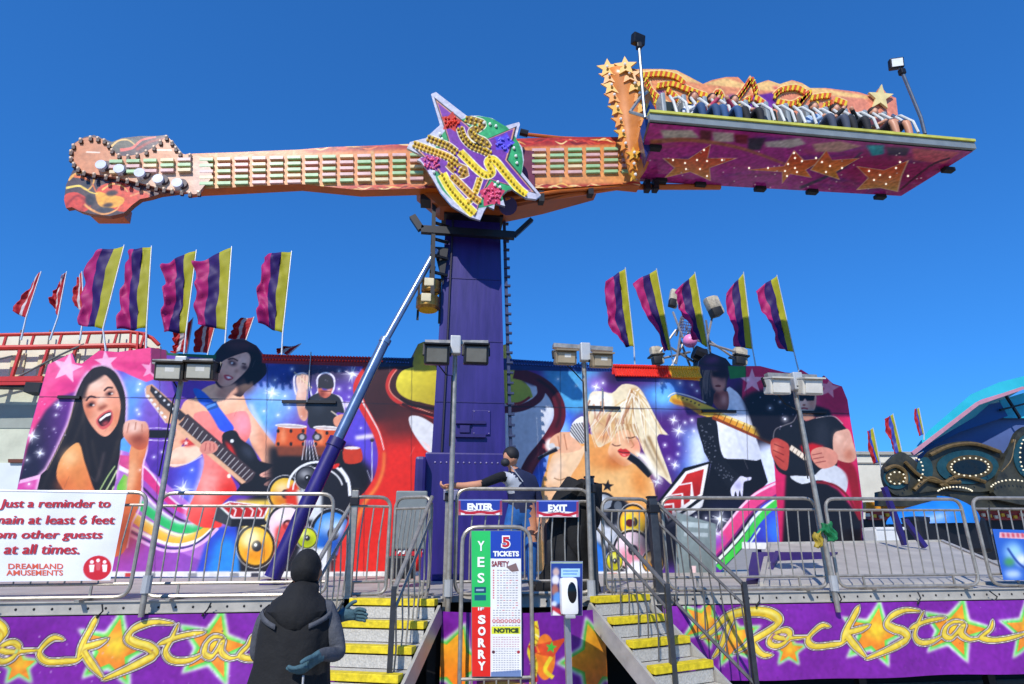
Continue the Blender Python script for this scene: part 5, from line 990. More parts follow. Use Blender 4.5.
# ================================================================== red railed gallery and pale building, left
GYB = 16.0
bd = thing('pale_building', 'pale concrete building at the left edge with a grey painted band', 'building', PY(0, 560, GYB + .6))
def quadp(P, Y, d): return [PY(*p, Y) for p in P], (0, d, 0)
b = MB(); P_, dd = quadp(pts("-260,380 60,380 60,600 -260,600"), GYB + .6, 4); b.prism(P_, dd); b.build('wall', mat('olive white concrete', '#c9cbb4', .8, 0, .16, 1.5, .2), bd)
b = MB(); P_, dd = quadp(pts("-260,405 56,405 56,428 -260,428"), GYB + .58, .06); b.prism(P_, dd); b.build('painted_band', mat('grey wall band', '#9aa096', .8, 0, .1, 2), bd)
b = MB(); P_, dd = quadp(pts("-260,463 50,463 50,600 -260,600"), GYB + .57, .06); b.prism(P_, dd); b.build('lower_wall', mat('white painted wall', '#d6dcda', .7, 0, .06, 2), bd)
b = MB(); P_, dd = quadp(pts("8,459 32,459 32,462.5 8,462.5"), GYB + .5, .08); b.prism(P_, dd); b.build('rusty_ledge', mat('rusty strip', '#6a3a2c', .8), bd)
ga = thing('railed_gallery', 'cream panelled gallery with red rails rounding off at its right end', 'gallery', PY(70, 384, GYB))
b = MB(); P_, dd = quadp(pts("-200,337 130,332 150,336 160,346 160,356 120,384 -200,384"), GYB + .5, .1); b.prism(P_, dd); b.build('back_panel', mat('cream canvas panel', '#e2dcc2', .6, 0, .12, 1.2), ga)
for (ya, yb, r, nm) in ((335, 332, .05, 'top_rail'), (348, 345.5, .075, 'middle_rail')):
    b = MB(); b.tube([PY(-150, ya + 2, GYB), PY(0, ya, GYB), PY(130, yb, GYB)] + [PY(*p, GYB + .1) for p in ((142, yb + 1.5), (152, yb + 6), (159, yb + 13))], r, 8); b.build(nm, REDP, ga, True)
b = MB(); b.bar(PY(-150, 382.5, GYB), PY(45, 379.5, GYB), .22, .13); b.bar(PY(-150, 386, GYB), PY(45, 384, GYB), .2, .08); b.build('bottom_beam', REDP, ga)
b = MB()
for k in range(8):
    x = -70 + k * 27.5
    b.bar(PY(x + 22, 334, GYB), PY(x + 18, 347.5, GYB), .05, .05); b.bar(PY(x + 36, 348.5, GYB), PY(x + 26, 380, GYB), .08, .06)
for x in (131, 138, 146): b.bar(PY(x, 332, GYB), PY(x - 1, 352, GYB), .05, .05)
b.each('rail_post', REDP, ga)
b = MB(); b.tube([PY(10, 381, GYB - .05), PY(60, 355, GYB - .05), PY(84, 344, GYB - .05)], .025, 6); b.tube([PY(-30, 366, GYB - .05), PY(12, 356, GYB - .05)], .025, 6)
for x in (-20, 18, 47, 78, 100, 118): b.tube([PY(x, 352, GYB + .3), PY(x + 3, 330, GYB + .3)], .02, 5)
b.each('stay_cable', mat('grey cable', '#6a6a68', .6), ga)
b = MB()
for k in range(5): P_, dd = quadp([(x + k * 27, y) for x, y in pts("12,355 26,353 22,376 8,377")], GYB + .46, .03); b.prism(P_, dd)
b.each('panel_inset', mat('buff canvas', '#d8cda4', .7, 0, .1, 2), ga)
b = MB(); b.box(PY(37, 389, GYB - .1), (.35, .4, .25)); b.box(PY(10, 386, GYB + .1), (.9, .3, .12)); b.build('underside_fitting', DARK, ga)

# ================================================================== round carnival ride, right
cy = 17.0
cr = thing('carnival_roundabout', 'round carnival ride with turquoise and pink tent top and dark green bulb studded panels', 'roundabout', PY(1060, 560, cy + 3))
TQ = mat('turquoise canvas', '#2fb4c4', .5, 0, .08, 1.2); PK = mat('pink canvas', '#e0568a', .5, 0, .08, 1.2); NB = mat('navy canvas', '#1f4f8a', .6, 0, .1, 1.2); PB = mat('shaded violet canvas', '#4f6294', .6, 0, .1, 1.2); DGR = mat('dark green carved panel', '#37362a', .5, 0, .5, 2.6, .5)
rimA, rimB, rimC, rimD = PY(911, 454, cy - .4), PY(976, 404, cy), PY(1034, 384, cy + .3), PY(1120, 362, cy + 1.0)
apex = PY(1090, 350, cy + 3.4)
backA, backB = PY(930, 438, cy + 3), PY(985, 396, cy + 4)
b = MB()
for i, (p, q) in enumerate(((backA, rimA), (rimA, rimB), (rimB, rimC), (rimC, rimD))):
    b.mat((0, 0, 1, 0)[i]); nrm = np.array((0, 0, .05)); b.prism([p, q, apex], nrm)
b.mat(0).prism([PY(*p, cy + .15) for p in pts('913,452 930,430 972,394 1000,382 1040,372 1040,381 976,403 938,435')], (0, .05, 0)); b.build('tent_top', [TQ, PK], cr)
b = MB()
for p, q in ((rimA, rimB), (rimB, rimC), (rimC, rimD)): b.bar(p - np.array((0, .05, 0)), q - np.array((0, .05, 0)), .06, .10)
b.build('rim_band', mat('pale rose rim', '#c48a98', .5), cr)
b = MB(); P_ = [PY(*p, cy + .5) for p in pts("912,456 976,408 1030,390 1030,402 1000,404 990,408")]; b.mat(0)
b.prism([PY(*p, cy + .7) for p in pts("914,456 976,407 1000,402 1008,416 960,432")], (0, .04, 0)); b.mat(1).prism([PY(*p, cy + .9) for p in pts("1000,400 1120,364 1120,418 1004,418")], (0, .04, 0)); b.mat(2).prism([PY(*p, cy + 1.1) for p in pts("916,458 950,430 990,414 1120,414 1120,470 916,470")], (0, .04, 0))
b.build('tent_lining', [NB, mat('lit turquoise lining', '#35c2d8', .6), PB], cr)  # violet has the shade inside the tent put into its colour, turquoise the lit part
b = MB(); b.bar(PY(1006, 396, cy + .6), PY(1020, 418, cy + .6), .07, .07); b.bar(PY(1000, 410, cy + .6), PY(1040, 400, cy + .6), .06, .06); b.build('tent_rib', DARK, cr)
# scalloped valance panels
def valance(P, Y, nm='valance_panel', dpt=.15): q = MB(); q.prism([PY(*p, Y) for p in P], (0, dpt, 0)); return q.build(nm, DGR, cr)
v1 = valance(sm(pts("884,470 892,458 902,452 912,458 922,464 930,452 946,444 968,441 990,446 1006,456 1010,470 1004,486 980,492 950,490 926,492 900,496 888,488"), True, 4), cy - .6)
v2 = valance(sm(pts("1004,462 1012,446 1020,430 1040,424 1100,424 1100,500 1000,500"), True, 4), cy - .75)
v3 = valance(sm(pts("878,492 910,486 960,482 1010,484 1100,482 1100,506 878,506"), False, 4) + [], cy - .5)
BW = mat('warm white lamp', '#fff0cf', .2, emit=('#ffe9b8', 0.25))
b = MB()
def lampring(cx, cy_, rx, ry, n, a0=0, a1=360):
    for k in range(n): a = rad(a0 + (a1 - a0) * k / (n if a1 - a0 == 360 else n - 1)); b.ell(PY(cx + rx * math.cos(a), cy_ + ry * math.sin(a), cy - .9), .027, 6, 4)
lampring(970, 467, 19, 9, 20); lampring(897, 478, 8, 6, 10); lampring(1030, 455, 10, 20, 14, 90, 270); lampring(955, 493, 18, 6, 14, 200, 340); lampring(1012, 490, 22, 10, 14, 200, 340); lampring(915, 470, 8, 12, 8, -80, 60)
b.each_cap('ring_lamp', BW, cr, 100, True)
b = MB(); b.prism([PY(*p, cy - .68) for p in ellp(970, 467, 17, 7.5)], (0, .05, 0)); b.prism([PY(*p, cy - .80) for p in ellp(1032, 455, 12, 17)], (0, .04, 0)); b.each('oval_inset', mat('black oval panel', '#0f1416', .3), cr)
b = MB()
for e_ in ((968, 467, 31, 17), (1034, 456, 20, 24), (897, 478, 13, 11), (925, 470, 8, 13)): b.prism([PY(*p, cy - (.64 if e_[0] < 1000 else .785)) for p in ellp(*e_)], (0, .03, 0))
b.each('teal_inset', mat('dark teal panel paint', '#17414a', .4, 0, .3, 3), cr)
b = MB(); b.prism([PY(*p, cy - .66) for p in ellp(970, 467, 23, 12)], (0, .03, 0)); b.prism([PY(*p, cy - .66) for p in ellp(896, 477, 10, 8)], (0, .03, 0)); b.each('gilt_frame', mat('dull gilt carving', '#5c4c2a', .4, .3, .35, 8, .4), cr)
b = MB()
for a in ("905,462 920,476 940,482 960,482", "885,470 895,466 905,472 906,484", "930,455 950,446 975,444 1000,452", "940,486 960,476 985,482", "1000,472 1010,460 1014,440", "914,490 930,478 950,488"): b.tube([PY(*p, cy - .7) for p in sm(pts(a), False, 5)], .06, 6)
b.each('scroll_carving', mat('olive gilt scroll', '#6b5630', .45, .2, .3, 8), cr, True)
b = MB(); b.mat(0).prism([PY(*p, cy + .2) for p in pts("866,502 1100,502 1100,512 866,512")], (0, .2, 0)); b.mat(1).prism([PY(*p, cy + .15) for p in pts("870,511 1100,511 1100,520 870,520")], (0, .2, 0)); b.mat(2).prism([PY(*p, cy + .25) for p in pts("862,519 1100,519 1100,560 862,560")], (0, .2, 0))
b.build('base_rim', [mat('amber trim', '#d8962c', .4, 0, .2, 6), mat('carmine trim', '#a32820', .4, 0, .2, 6), DARK], cr)
b = MB()
for k in range(26): x = 868 + k * 6.4; b.mat(k % 2); b.box(PY(x, 515 + (k % 3), cy + .1), (.1, .06, .09))
b.each('trim_block', [mat('cream trim', '#e6dcc8', .5), mat('yellow trim', '#e6b82c', .5)], cr)
G3 = 'narrow striped streamers on the roundabout'
for i, (lab, a) in enumerate((('yellow and red streamer flag on the left tip of the roundabout', ((866, 432), (873, 428), (880, 462), (874, 464), (882, 478))), ('yellow blue striped streamer, taller one second from the left on the roundabout', ((886, 418), (893, 414), (902, 452), (895, 455), (904, 460))), ('tiny dark striped streamer rising behind the turquoise tent top', ((914, 409), (919, 408), (924, 434), (920, 436), (924, 440))))):
    flag('streamer_flag', lab, 'flag', G3, *a, cy - .2, [FC[0], mat('blue streamer', '#2a3f9a', .6), RW[0]], (1, .8, .9), .05, 70 + i)
# low pale building behind at the right
rb = thing('white_shed', 'low white shed behind the backdrop at the right', 'shed', PY(880, 520, 24)); b = MB(); b.prism([PY(*p, 24) for p in pts("780,452 905,453 1000,453 1000,530 780,530")], (0, 3, 0)); b.build('wall', mat('cream shed wall', '#d8d4c4', .7, 0, .1, 1), rb); b = MB(); b.prism([PY(*p, 23.9) for p in pts("780,451 1000,452 1000,455 780,454")], (0, 3.3, 0)); b.build('roof_edge', mat('shed trim', '#a8a498', .6), rb); b = MB(); b.prism([PY(*p, 23.95) for p in pts("780,462 1000,463 1000,464.4 780,463.4")], (0, .1, 0)); b.build('wall_seam', mat('shed seam', '#8e8a80', .6), rb)
# ground level clutter right, behind the railing
cb = thing('covered_cart', 'round topped thing under a bright blue cover behind the right railings', 'covered cart', PY(938, 545, 12.5)); b = MB()
V = []; nx, nz = 22, 12
for j in range(nz + 1):
    for i in range(nx): a = 2 * math.pi * i / nx; t = j / nz * math.pi / 2; r_ = 1 + .12 * math.sin(3 * a) + .05 * math.sin(7 * a + 3 * t); V.append(PY(938, 524, 12.5) + np.array((1.0 * r_ * math.cos(t) * math.cos(a) + .12 * math.sin(t), .6 * r_ * math.cos(t) * math.sin(a), .52 * math.sin(t) * (1 + .15 * math.cos(a + .8)))))
Fc = [(j * nx + i, j * nx + (i + 1) % nx, (j + 1) * nx + (i + 1) % nx, (j + 1) * nx + i) for j in range(nz) for i in range(nx)]
mesh_obj('cover', V, Fc, mat('bright blue tarp', '#1b7ad0', .45, 0, .12, 4, .3), cb, True); b.box(PY(938, 535, 12.5), (1.7, .9, .75), bev=.1); b.build('cart_body', DARK, cb)
bc = thing('white_cooler', 'white box like cooler standing behind the railings near the right panel end', 'cooler', PY(880, 548, 11.6)); b = MB(); b.box(PY(884, 538, 11.6), (.62, .4, .34), bev=.03); b.build('body', WHITE, bc); b = MB(); b.box(PY(884, 530, 11.6) + np.array((0, 0, .02)), (.65, .43, .06), bev=.02); b.build('lid', WHITE, bc)
pp = thing('brace_and_wing_shade', 'purple steel braces plus a plate standing for the backdrop wing shadow, behind right railings', 'brace', PZ(790, 575, DECK)); b = MB()
b.prism([PY(752, 552, 9.6), PY(838, 552, 9.6), PY(800, 570, 8.6), PY(746, 581, 8.0)], (0, .03, -.06)); b.bar(PY(778, 553, 9.5), PY(768, 580, 8.0), .07, .07); b.bar(PY(884, 487, 10), PY(905, 545, 10), .08, .08); b.bar(PY(905, 520, 10), PY(925, 547, 10), .08, .08); b.each('strut_shade_plate', DPURPLE, pp)  # first plate is purple steel and the backdrop wing's shadow in one colour
# ================================================================== railings
RY = 6.86
RAILM = GALV
def rpath(P, r=.1, n=5):
    """polyline with rounded inner corners"""
    P = [np.array(p, float) for p in P]; out = [P[0]]
    for i in range(1, len(P) - 1):
        a, b_, c = P[i - 1], P[i], P[i + 1]; u = (a - b_) / np.linalg.norm(a - b_); v = (c - b_) / np.linalg.norm(c - b_); q = min(r, np.linalg.norm(a - b_) * .45, np.linalg.norm(c - b_) * .45)
        s_, e = b_ + u * q, b_ + v * q
        for k in range(n + 1): t = k / n; out.append(s_ * (1 - t) ** 2 + b_ * 2 * t * (1 - t) + e * t * t)
    return out + [P[-1]]
GR = 'steel crowd barriers along the platform edge'
def barrier(label, a, b_, top, bot, n, group=GR, name='crowd_barrier', second=.13, kink=.10, feet=True, r=.02, mtl=None):
    """a,b_: (X,Y) ends on plan; top,bot heights"""
    m_ = mtl or RAILM; A = np.array((a[0], a[1], 0.0)); B = np.array((b_[0], b_[1], 0.0)); up = lambda z: np.array((0, 0, z)); D = B - A; L_ = np.linalg.norm(D); D /= L_; Nn = np.array((D[1], -D[0], 0))
    t = thing(name, label, 'barrier', (A + B) / 2 + up(bot), group)
    q = MB(); loop = [A + D * L_ * .5 + up(bot), A + up(bot), A + up(top), B + up(top), B + up(bot), A + D * L_ * .5 + up(bot)]; q.tube(rpath(loop, .13), r, 8); q.tube([A + up(top - second), B + up(top - second)], r * .8, 6); q.tube([A + up(bot + .12), B + up(bot + .12)], r * .8, 6); q.build('frame', m_, t, True)
    q = MB()
    for k in range(n):
        p = A + D * L_ * (k + 1) / (n + 1); z0, z1 = bot + .12, top - second; zm = z0 + (z1 - z0) * .5; kk = kink * random.uniform(.8, 1.2)
        q.tube([p + up(z0), p + up(zm) + Nn * kk * .1, p + up(z1) + Nn * 0 + D * kk * .35], .0085, 6)
    if n: q.each('bar', m_, t, True)
    if feet:
        q = MB()
        for f_ in (.18, .82): p = A + D * L_ * f_; q.bar(p + up(bot), p + up(bot + .12), .02, .02, (0, 1, 0)); q.bar(p + up(bot - .015) - Nn * .22, p + up(bot - .015) + Nn * .22, .04, .02)
        q.each('foot', m_, t)
    return t
def bx(x, y=498, Y=RY): p = PY(x, y, Y); return (p[0], Y)
zt = lambda x, y, Y=RY: PY(x, y, Y)[2]
barrier('steel crowd barrier at the far left that carries the white reminder sign', bx(-66), bx(147), zt(100, 492), DECK + .03, 12)
barrier('steel crowd barrier in front of the rainbow ribbon, left of the hydraulic ram', bx(161), bx(334), zt(240, 493.5), DECK + .03, 12)
barrier('narrow bright steel barrier panel left of the left stairway top', (bx(352)[0], 6.9), (bx(390)[0], 7.0), zt(370, 497, 6.95), DECK + .02, 3, second=.1)
barrier('narrow steel barrier panel right of the left stairway top', (bx(395)[0], 7.05), (bx(432)[0], 6.8), zt(415, 497, 6.9), DECK + .02, 7, second=.12)
barrier('steel gate in the middle with the enter and exit signs on it', bx(457, 498, 6.72), bx(589, 498, 6.72), zt(520, 489, 6.72), DECK + .02, 9)
barrier('narrow dark steel barrier panel beside the right stairway top', (bx(600)[0], 6.8), (bx(650)[0], 6.9), zt(630, 499), DECK + .02, 6)
barrier('steel crowd barrier in front of the chevron block, right of the right stairs', bx(661), bx(814), zt(740, 498), DECK + .03, 13)
barrier('steel crowd barrier in front of the sloping tread plate', bx(824), bx(959), zt(900, 499), DECK + .03, 12)
barrier('steel crowd barrier cut by the right edge with a blue poster', bx(971), bx(1110), zt(1000, 498), DECK + .03, 12)

# posts at the stair heads
for lab, x, w_, y0 in (('square steel post at the left stair head', 352, .07, 490), ('square steel post left of the enter sign', 447, .06, 486), ('dark steel post right of the exit sign', 592, .09, 478), ('thick dark steel post at the right stair head', 655, .09, 498)):
    p = PY(x, 540, 6.78); z1 = PY(x, y0, 6.78)[2]; t = thing('rail_post', lab, 'post', (p[0], 6.78, DECK), 'square posts at the stair heads'); q = MB(); q.box((p[0], 6.78, (DECK + z1) / 2 - .25), (w_, w_, z1 - DECK + .5), bev=.008); q.build('post', GALV if x < 500 else mat('dull dark steel tube', '#4a4b4e', .4, .6, .2, 10), t); q = MB(); q.box((p[0], 6.78, z1 + .01), (w_ * 1.15, w_ * 1.15, .02)); q.box((p[0] + .0, 6.77, z1 - .12), (w_ * 1.3, w_ * 1.3, .09), bev=.01); q.build('clamp', DARK, t)

# ================================================================== stairs
TREAD = mat('diamond tread aluminium', '#c2beb4', .45, .2, .2, 60, .35)
STR = mat('aluminium stringer', '#b8b4aa', .42, .3, .12, 8)
def stairs(label, c0, d, w, n, z0):
    """c0: (X,Y) middle of the top nosing, d: unit plan direction downwards, w: width"""
    d = np.array((d[0], d[1], 0.0)); d /= np.linalg.norm(d); s_ = np.array((-d[1], d[0], 0.0)); c0 = np.array((c0[0], c0[1], 0.0)); RISE, RUN = .172, .27
    t = thing('stairway', label, 'stairs', c0 + np.array((0, 0, 0)) + d * n * RUN, 'metal stairs with yellow nosings'); ax = (s_, d, np.array((0, 0, 1.0)))
    for k in range(n):
        z = z0 - RISE * k; c = c0 + d * RUN * k
        q = MB(); q.box(c - d * RUN * .5 + np.array((0, 0, z - .015)), (w, RUN, .03), ax); q.box(c - d * .012 + np.array((0, 0, z - RISE / 2 - .03)), (w - .004, .012, RISE - .07), ax)
        st_ = q.build('step', TREAD, t); q = MB(); q.box(c - d * .045 + np.array((0, 0, z - .02)), (w + .004, .11, .062), ax, .006); q.build('nosing', YEL, st_)
    for sd in (-1, 1):
        a = c0 + s_ * sd * (w / 2 + .03) + np.array((0, 0, z0 - .02)) - d * .1; e = a + d * (RUN * n + .1) - np.array((0, 0, RISE * n + .02)); q = MB(); q.bar(a - np.array((0, 0, .1)), e - np.array((0, 0, .1)), .03, .17); q.build('stringer', STR, t)
    return t, d, s_
nL = PZ(391, 603, DECK - .01); stairs('metal stairs with yellow nosings on the left beside the person in black', (nL[0] - .02, 6.55), (-.36, -1), .90, 7, DECK - .01)
nR = PZ(631, 603, DECK - .01); stairs('metal stairs with yellow nosings on the right of the middle gate', (nR[0] + .16, 6.55), (.40, -1), .70, 7, DECK - .01)
q = MB()
def handrail(label, top, low, foot, n, dark=False, Yt=6.8, Yl=5.75):
    A, B_, Cc = PY(*top, Yt), PY(*low, Yl), PY(*foot, Yl - .02); m_ = mat('dull grey steel tube', '#6e6b67', .4, .4, .2, 10) if dark else GALV
    t = thing('stair_handrail', label, 'handrail', Cc, 'slanting handrails of the two stairs'); dn = np.array((0, 0, 1.0)); q = MB(); q.tube([A, B_], .022, 8); q.tube([A - dn * .22, B_ - dn * .2], .015, 8); q.tube([A - dn * .92, B_ - dn * .86], .018, 8); q.build('rail', m_, t, True)
    q = MB(); q.bar(B_ + dn * .03, np.array((B_[0], B_[1], 0.02)), .045, .045, (0, 1, 0)); q.build('newel_post', mat('dull dark steel tube', '#5c5a58', .45, .4, .2, 10), t); q = MB()
    for k in range(n): f_ = (k + .5) / n; p = A + (B_ - A) * f_; q.tube([p - dn * .22, p - dn * .55 + np.array((.02, 0, 0)), p - dn * .9], .008, 6)
    q.each('baluster', m_, t, True)
handrail('slanting steel handrail at the right side of the left stairs', (432, 497), (394, 590), (388, 690), 7)
handrail('slanting steel handrail at the left side of the left stairs behind the person', (352, 503), (296, 600), (290, 690), 8, Yl=5.9)
handrail('slanting dark handrail at the left side of the right stairs', (596, 508), (667, 587), (674, 690), 8, True)
handrail('slanting steel handrail at the right side of the right stairs', (656, 502), (744, 585), (762, 690), 9, True, Yl=5.95)

# ================================================================== vinyl skirts with the ride's name
SK = FR - .06
def skirt_paint(cv, dx, dy, S, slope=0.0):
    f, L = cv.fill, cv.line
    X = lambda x, y: ((x - 856) * S + 856 + dx, (y - 607) * S + 607 + dy + slope * (x - 856))
    T = lambda s_: [X(*p) for p in pts(s_)]
    for (cx, cy_, R_, rot) in ((788, 650, 18, 0), (871, 634, 34, 12), (954, 630, 34, 14), (1024, 630, 32, 0), (735, 640, 30, -10), (703, 622, 28, 20)):
        c = X(cx, cy_); R2 = R_ * S
        f(starp(*c, R2 * 1.06, R2 * .5, rot), '#f2f0ea', b=1.0); f(starp(*c, R2 * .98, R2 * .43, rot), '#5ccf4a', b=.8); f(starp(*c, R2 * .80, R2 * .33, rot), '#f2a428', g=(c[0] - R2, c[1] - R2, c[0] + R2 * .5, c[1] + R2), c2='#ee7a20'); f(starp(c[0] + R2 * .08, c[1] - R2 * .12, R2 * .4, R2 * .2, rot + 10), '#f4d030', b=2.4, a=.9)
    W = [("700,637 712,631 726,618 744,612 764,612 775,617 776,624 766,633 754,641 745,648 736,653", 11, 7), ("735,616 728,630 722,646 714,658", 8, 6), ("752,640 758,650 764,655 772,655", 6, 4), ("770,640 775,633 784,630 788,634 784,642 776,646 770,643 772,636 780,638 794,637 806,636", 5.5, 4.5), ("828,626 820,625 812,630 806,637 807,643 814,646 826,645 840,643 847,638", 5.5, 5), ("857,606 852,616 846,628 841,642", 7, 8), ("866,625 858,629 846,633 848,638 854,646 863,656", 6, 6), ("864,658 880,651 896,643 905,637 900,631 890,628 884,624 886,618 894,613 906,610 920,611", 8.5, 5.5), ("924,612 919,624 914,634 917,641 926,643 936,641 944,637", 5, 4.5), ("908,629 926,622 946,618", 5, 3.5), ("962,622 954,622 948,628 947,636 953,638 958,632 962,625 961,634 968,639 978,637", 5, 4.5), ("987,620 984,628 977,636 984,639 996,638 1010,635 1030,631", 5.5, 3.5)]
    def pen(P, w0, w1, col, **k):
        """broad pen stroke: thick across the nib, pointed at both ends"""
        Q = np.array(sm(P, False, 7), float); D = np.gradient(Q, axis=0); D /= np.maximum(1e-9, np.linalg.norm(D, axis=1))[:, None]; Nn = np.stack([-D[:, 1], D[:, 0]], 1); t = np.linspace(0, 1, len(Q))
        nib = np.abs(D[:, 0] * math.sin(rad(-52)) - D[:, 1] * math.cos(rad(-52))); W_ = (w0 + (w1 - w0) * t) * S * (.55 + .75 * nib) * np.clip(np.minimum(t * 4.5, (1 - t) * 4.0) + .22, 0, 1); ex = k.pop('ex', 0) * S; sc = k.pop('sc', 1.0); o_ = np.array(k.pop('off', (0, 0)), float) * S
        W_ = (W_ * sc + ex)[:, None] / 2; Q = Q + o_; e0 = Q[0] - D[0] * W_[0] * 1.3; e1 = Q[-1] + D[-1] * W_[-1] * 1.3
        f([tuple(e0)] + list(map(tuple, Q + Nn * W_)) + [tuple(e1)] + list(map(tuple, (Q - Nn * W_)[::-1])), col, **k)
    for col, ex in (('#151018', 4.2), ('#f4e6e0', 2.9), ('#2a1a16', 1.2), ('#e9c628', 0)):
        for a, w0, w1 in W: pen(T(a), w0 * .84, w1 * .84, col, ex=ex)
    for a, w0, w1 in W: pen(T(a), w0, w1, '#f6ee9a', sc=.26, off=(-.2, -w0 * .10), b=.7, a=.8); pen(T(a), w0, w1, '#c08c1c', sc=.16, off=(.2, w0 * .24), b=.5, a=.7)
def skirt(label, x0, x1, box, args, u0, u1):
    t = thing('name_banner', label, 'banner', ((u0 + u1) / 2, SK, .45), 'purple vinyl banners along the platform skirt')
    cv = Canvas((0, SK, 0), (1, 0, 0), (0, 0, 1), u0, u1, .43, 1.165, .0085, '#741f90'); cv.img[:] = np.array(hexc('#7a2296')) / 255
    for a in args: skirt_paint(cv, *a)
    for k in range(90): x_, z_ = random.uniform(u0, u1), random.uniform(.45, 1.15); cv.px = False; cv.fill(ellp(x_, z_, random.uniform(.004, .012)), random.choice(('#c9a0d8', '#e8dcf0', '#5a1870', '#4a1460')), b=.3, a=random.uniform(.2, .6)); cv.px = True
    cv.grain(.03)
    ph = rng.uniform(0, 6, 14); fr = rng.uniform(1.5, 7, 14); sl_ = rng.uniform(-2.5, 2.5, 14)
    def disp(u, v):
        z = np.zeros_like(u); dv = (1.165 - v) / .735
        for i in range(14): z += np.sin(fr[i] * (u + sl_[i] * v * .5) + ph[i]) * .014 / (1 + .25 * fr[i])
        z += .008 * np.abs(np.sin(u * math.pi / .95)) * (1 - dv) + .03 * dv * np.sin(1.3 * u + ph[0]) * .5
        for uc in np.arange(u0, u1, .95): z += -.012 * np.exp(-((u - uc) ** 2) / .012) * np.exp(-dv * 2.5)
        return z * 1.7 * (.35 + .65 * np.minimum(1, dv * 3)) + .022
    cv.mesh('printed_cloth', VINYL, t, None, disp)
    q = MB()
    for uc in np.arange(u0 + .1, u1, .95): q.tube([(uc, SK - .03, 1.155), (uc + .04, SK - .035, 1.20), (uc + random.uniform(-.03, .06), SK - .02, 1.26)], .008, 5); q.ell((uc, SK - .03, 1.15), (.014, .008, .014), 6, 4)
    q.build('tie_cords', BLACK, t)
skirt('purple vinyl banner with yellow Rock Star script left of the stairs by the person', 0, 0, None, [((97.5 - 856), 10, 1.19, .02)], PY(-260, 640, SK)[0], PY(342, 640, SK)[0])
skirt('purple vinyl banner with full yellow Rock Star script right of the right stairs', 0, 0, None, [(0, 0, 1.0, 0)], PY(664, 640, SK)[0], PY(1150, 640, SK)[0])
# middle bulging banner under the gate
u0, u1 = PY(441, 640, 6.5)[0], PY(606, 640, 6.5)[0]; MYY = 6.5
t = thing('bulging_banner', 'short purple banner with big orange stars bulging under the middle gate', 'banner', ((u0 + u1) / 2, MYY, .2))
cv = Canvas((0, MYY, 0), (1, 0, 0), (0, 0, 1), u0, u1, .10, 1.17, .0085, '#701c8c'); f, L = cv.fill, cv.line
for (cx, cy_, R_, rot) in ((452, 660, 40, 90), (596, 658, 44, -90)):
    f(starp(cx, cy_, R_ * 1.05, R_ * .56, rot), '#e6e4e4', b=.8); f(starp(cx, cy_, R_ * .98, R_ * .5, rot), '#4fb43c', b=.6); f(starp(cx, cy_, R_ * .86, R_ * .42, rot), '#f0b42c', g=(cx, cy_ - 34, cx, cy_ + 22), c2='#ec7a1c')
f(ellp(540, 652, 10, 22), '#ee7d22', b=.4); f("532,640 562,634 548,652 536,650", '#d8481c'); f(starp(546, 643, 6, 2.6, 10), '#45b83a'); L("529,618 531,632 526,646 530,660 528,676 532,690", '#e8cc2c', 7, 6); L("526,640 530,648", '#c81f28', 6); L("527,670 531,676", '#c81f28', 6); L("546,652 540,664 548,672", '#e8cc2c', 4)
for k in range(16): L([(524 + random.uniform(0, 8), 622 + k * 4), (528 + random.uniform(0, 8), 625 + k * 4)], random.choice(('#a8321c', '#f6f0b8', '#8a5a14')), 1, smooth=False)
f(ellp(500, 684, 26, 10), '#e0a838', b=1)
cv.grain(.03); uc = (u0 + u1) / 2; hw_ = (u1 - u0) / 2
cv.mesh('printed_cloth', VINYL, t, None, lambda u, v: .30 * (1 - ((u - uc) / hw_) ** 2) + .006 * np.sin(u * 9 + v * 5) + .004 * np.sin(v * 23 + u * 14))
q = MB(); q.box((uc, MYY + .15, .62), (u1 - u0 - .05, .2, 1.0)); q.build('drum_body', DARK, t)

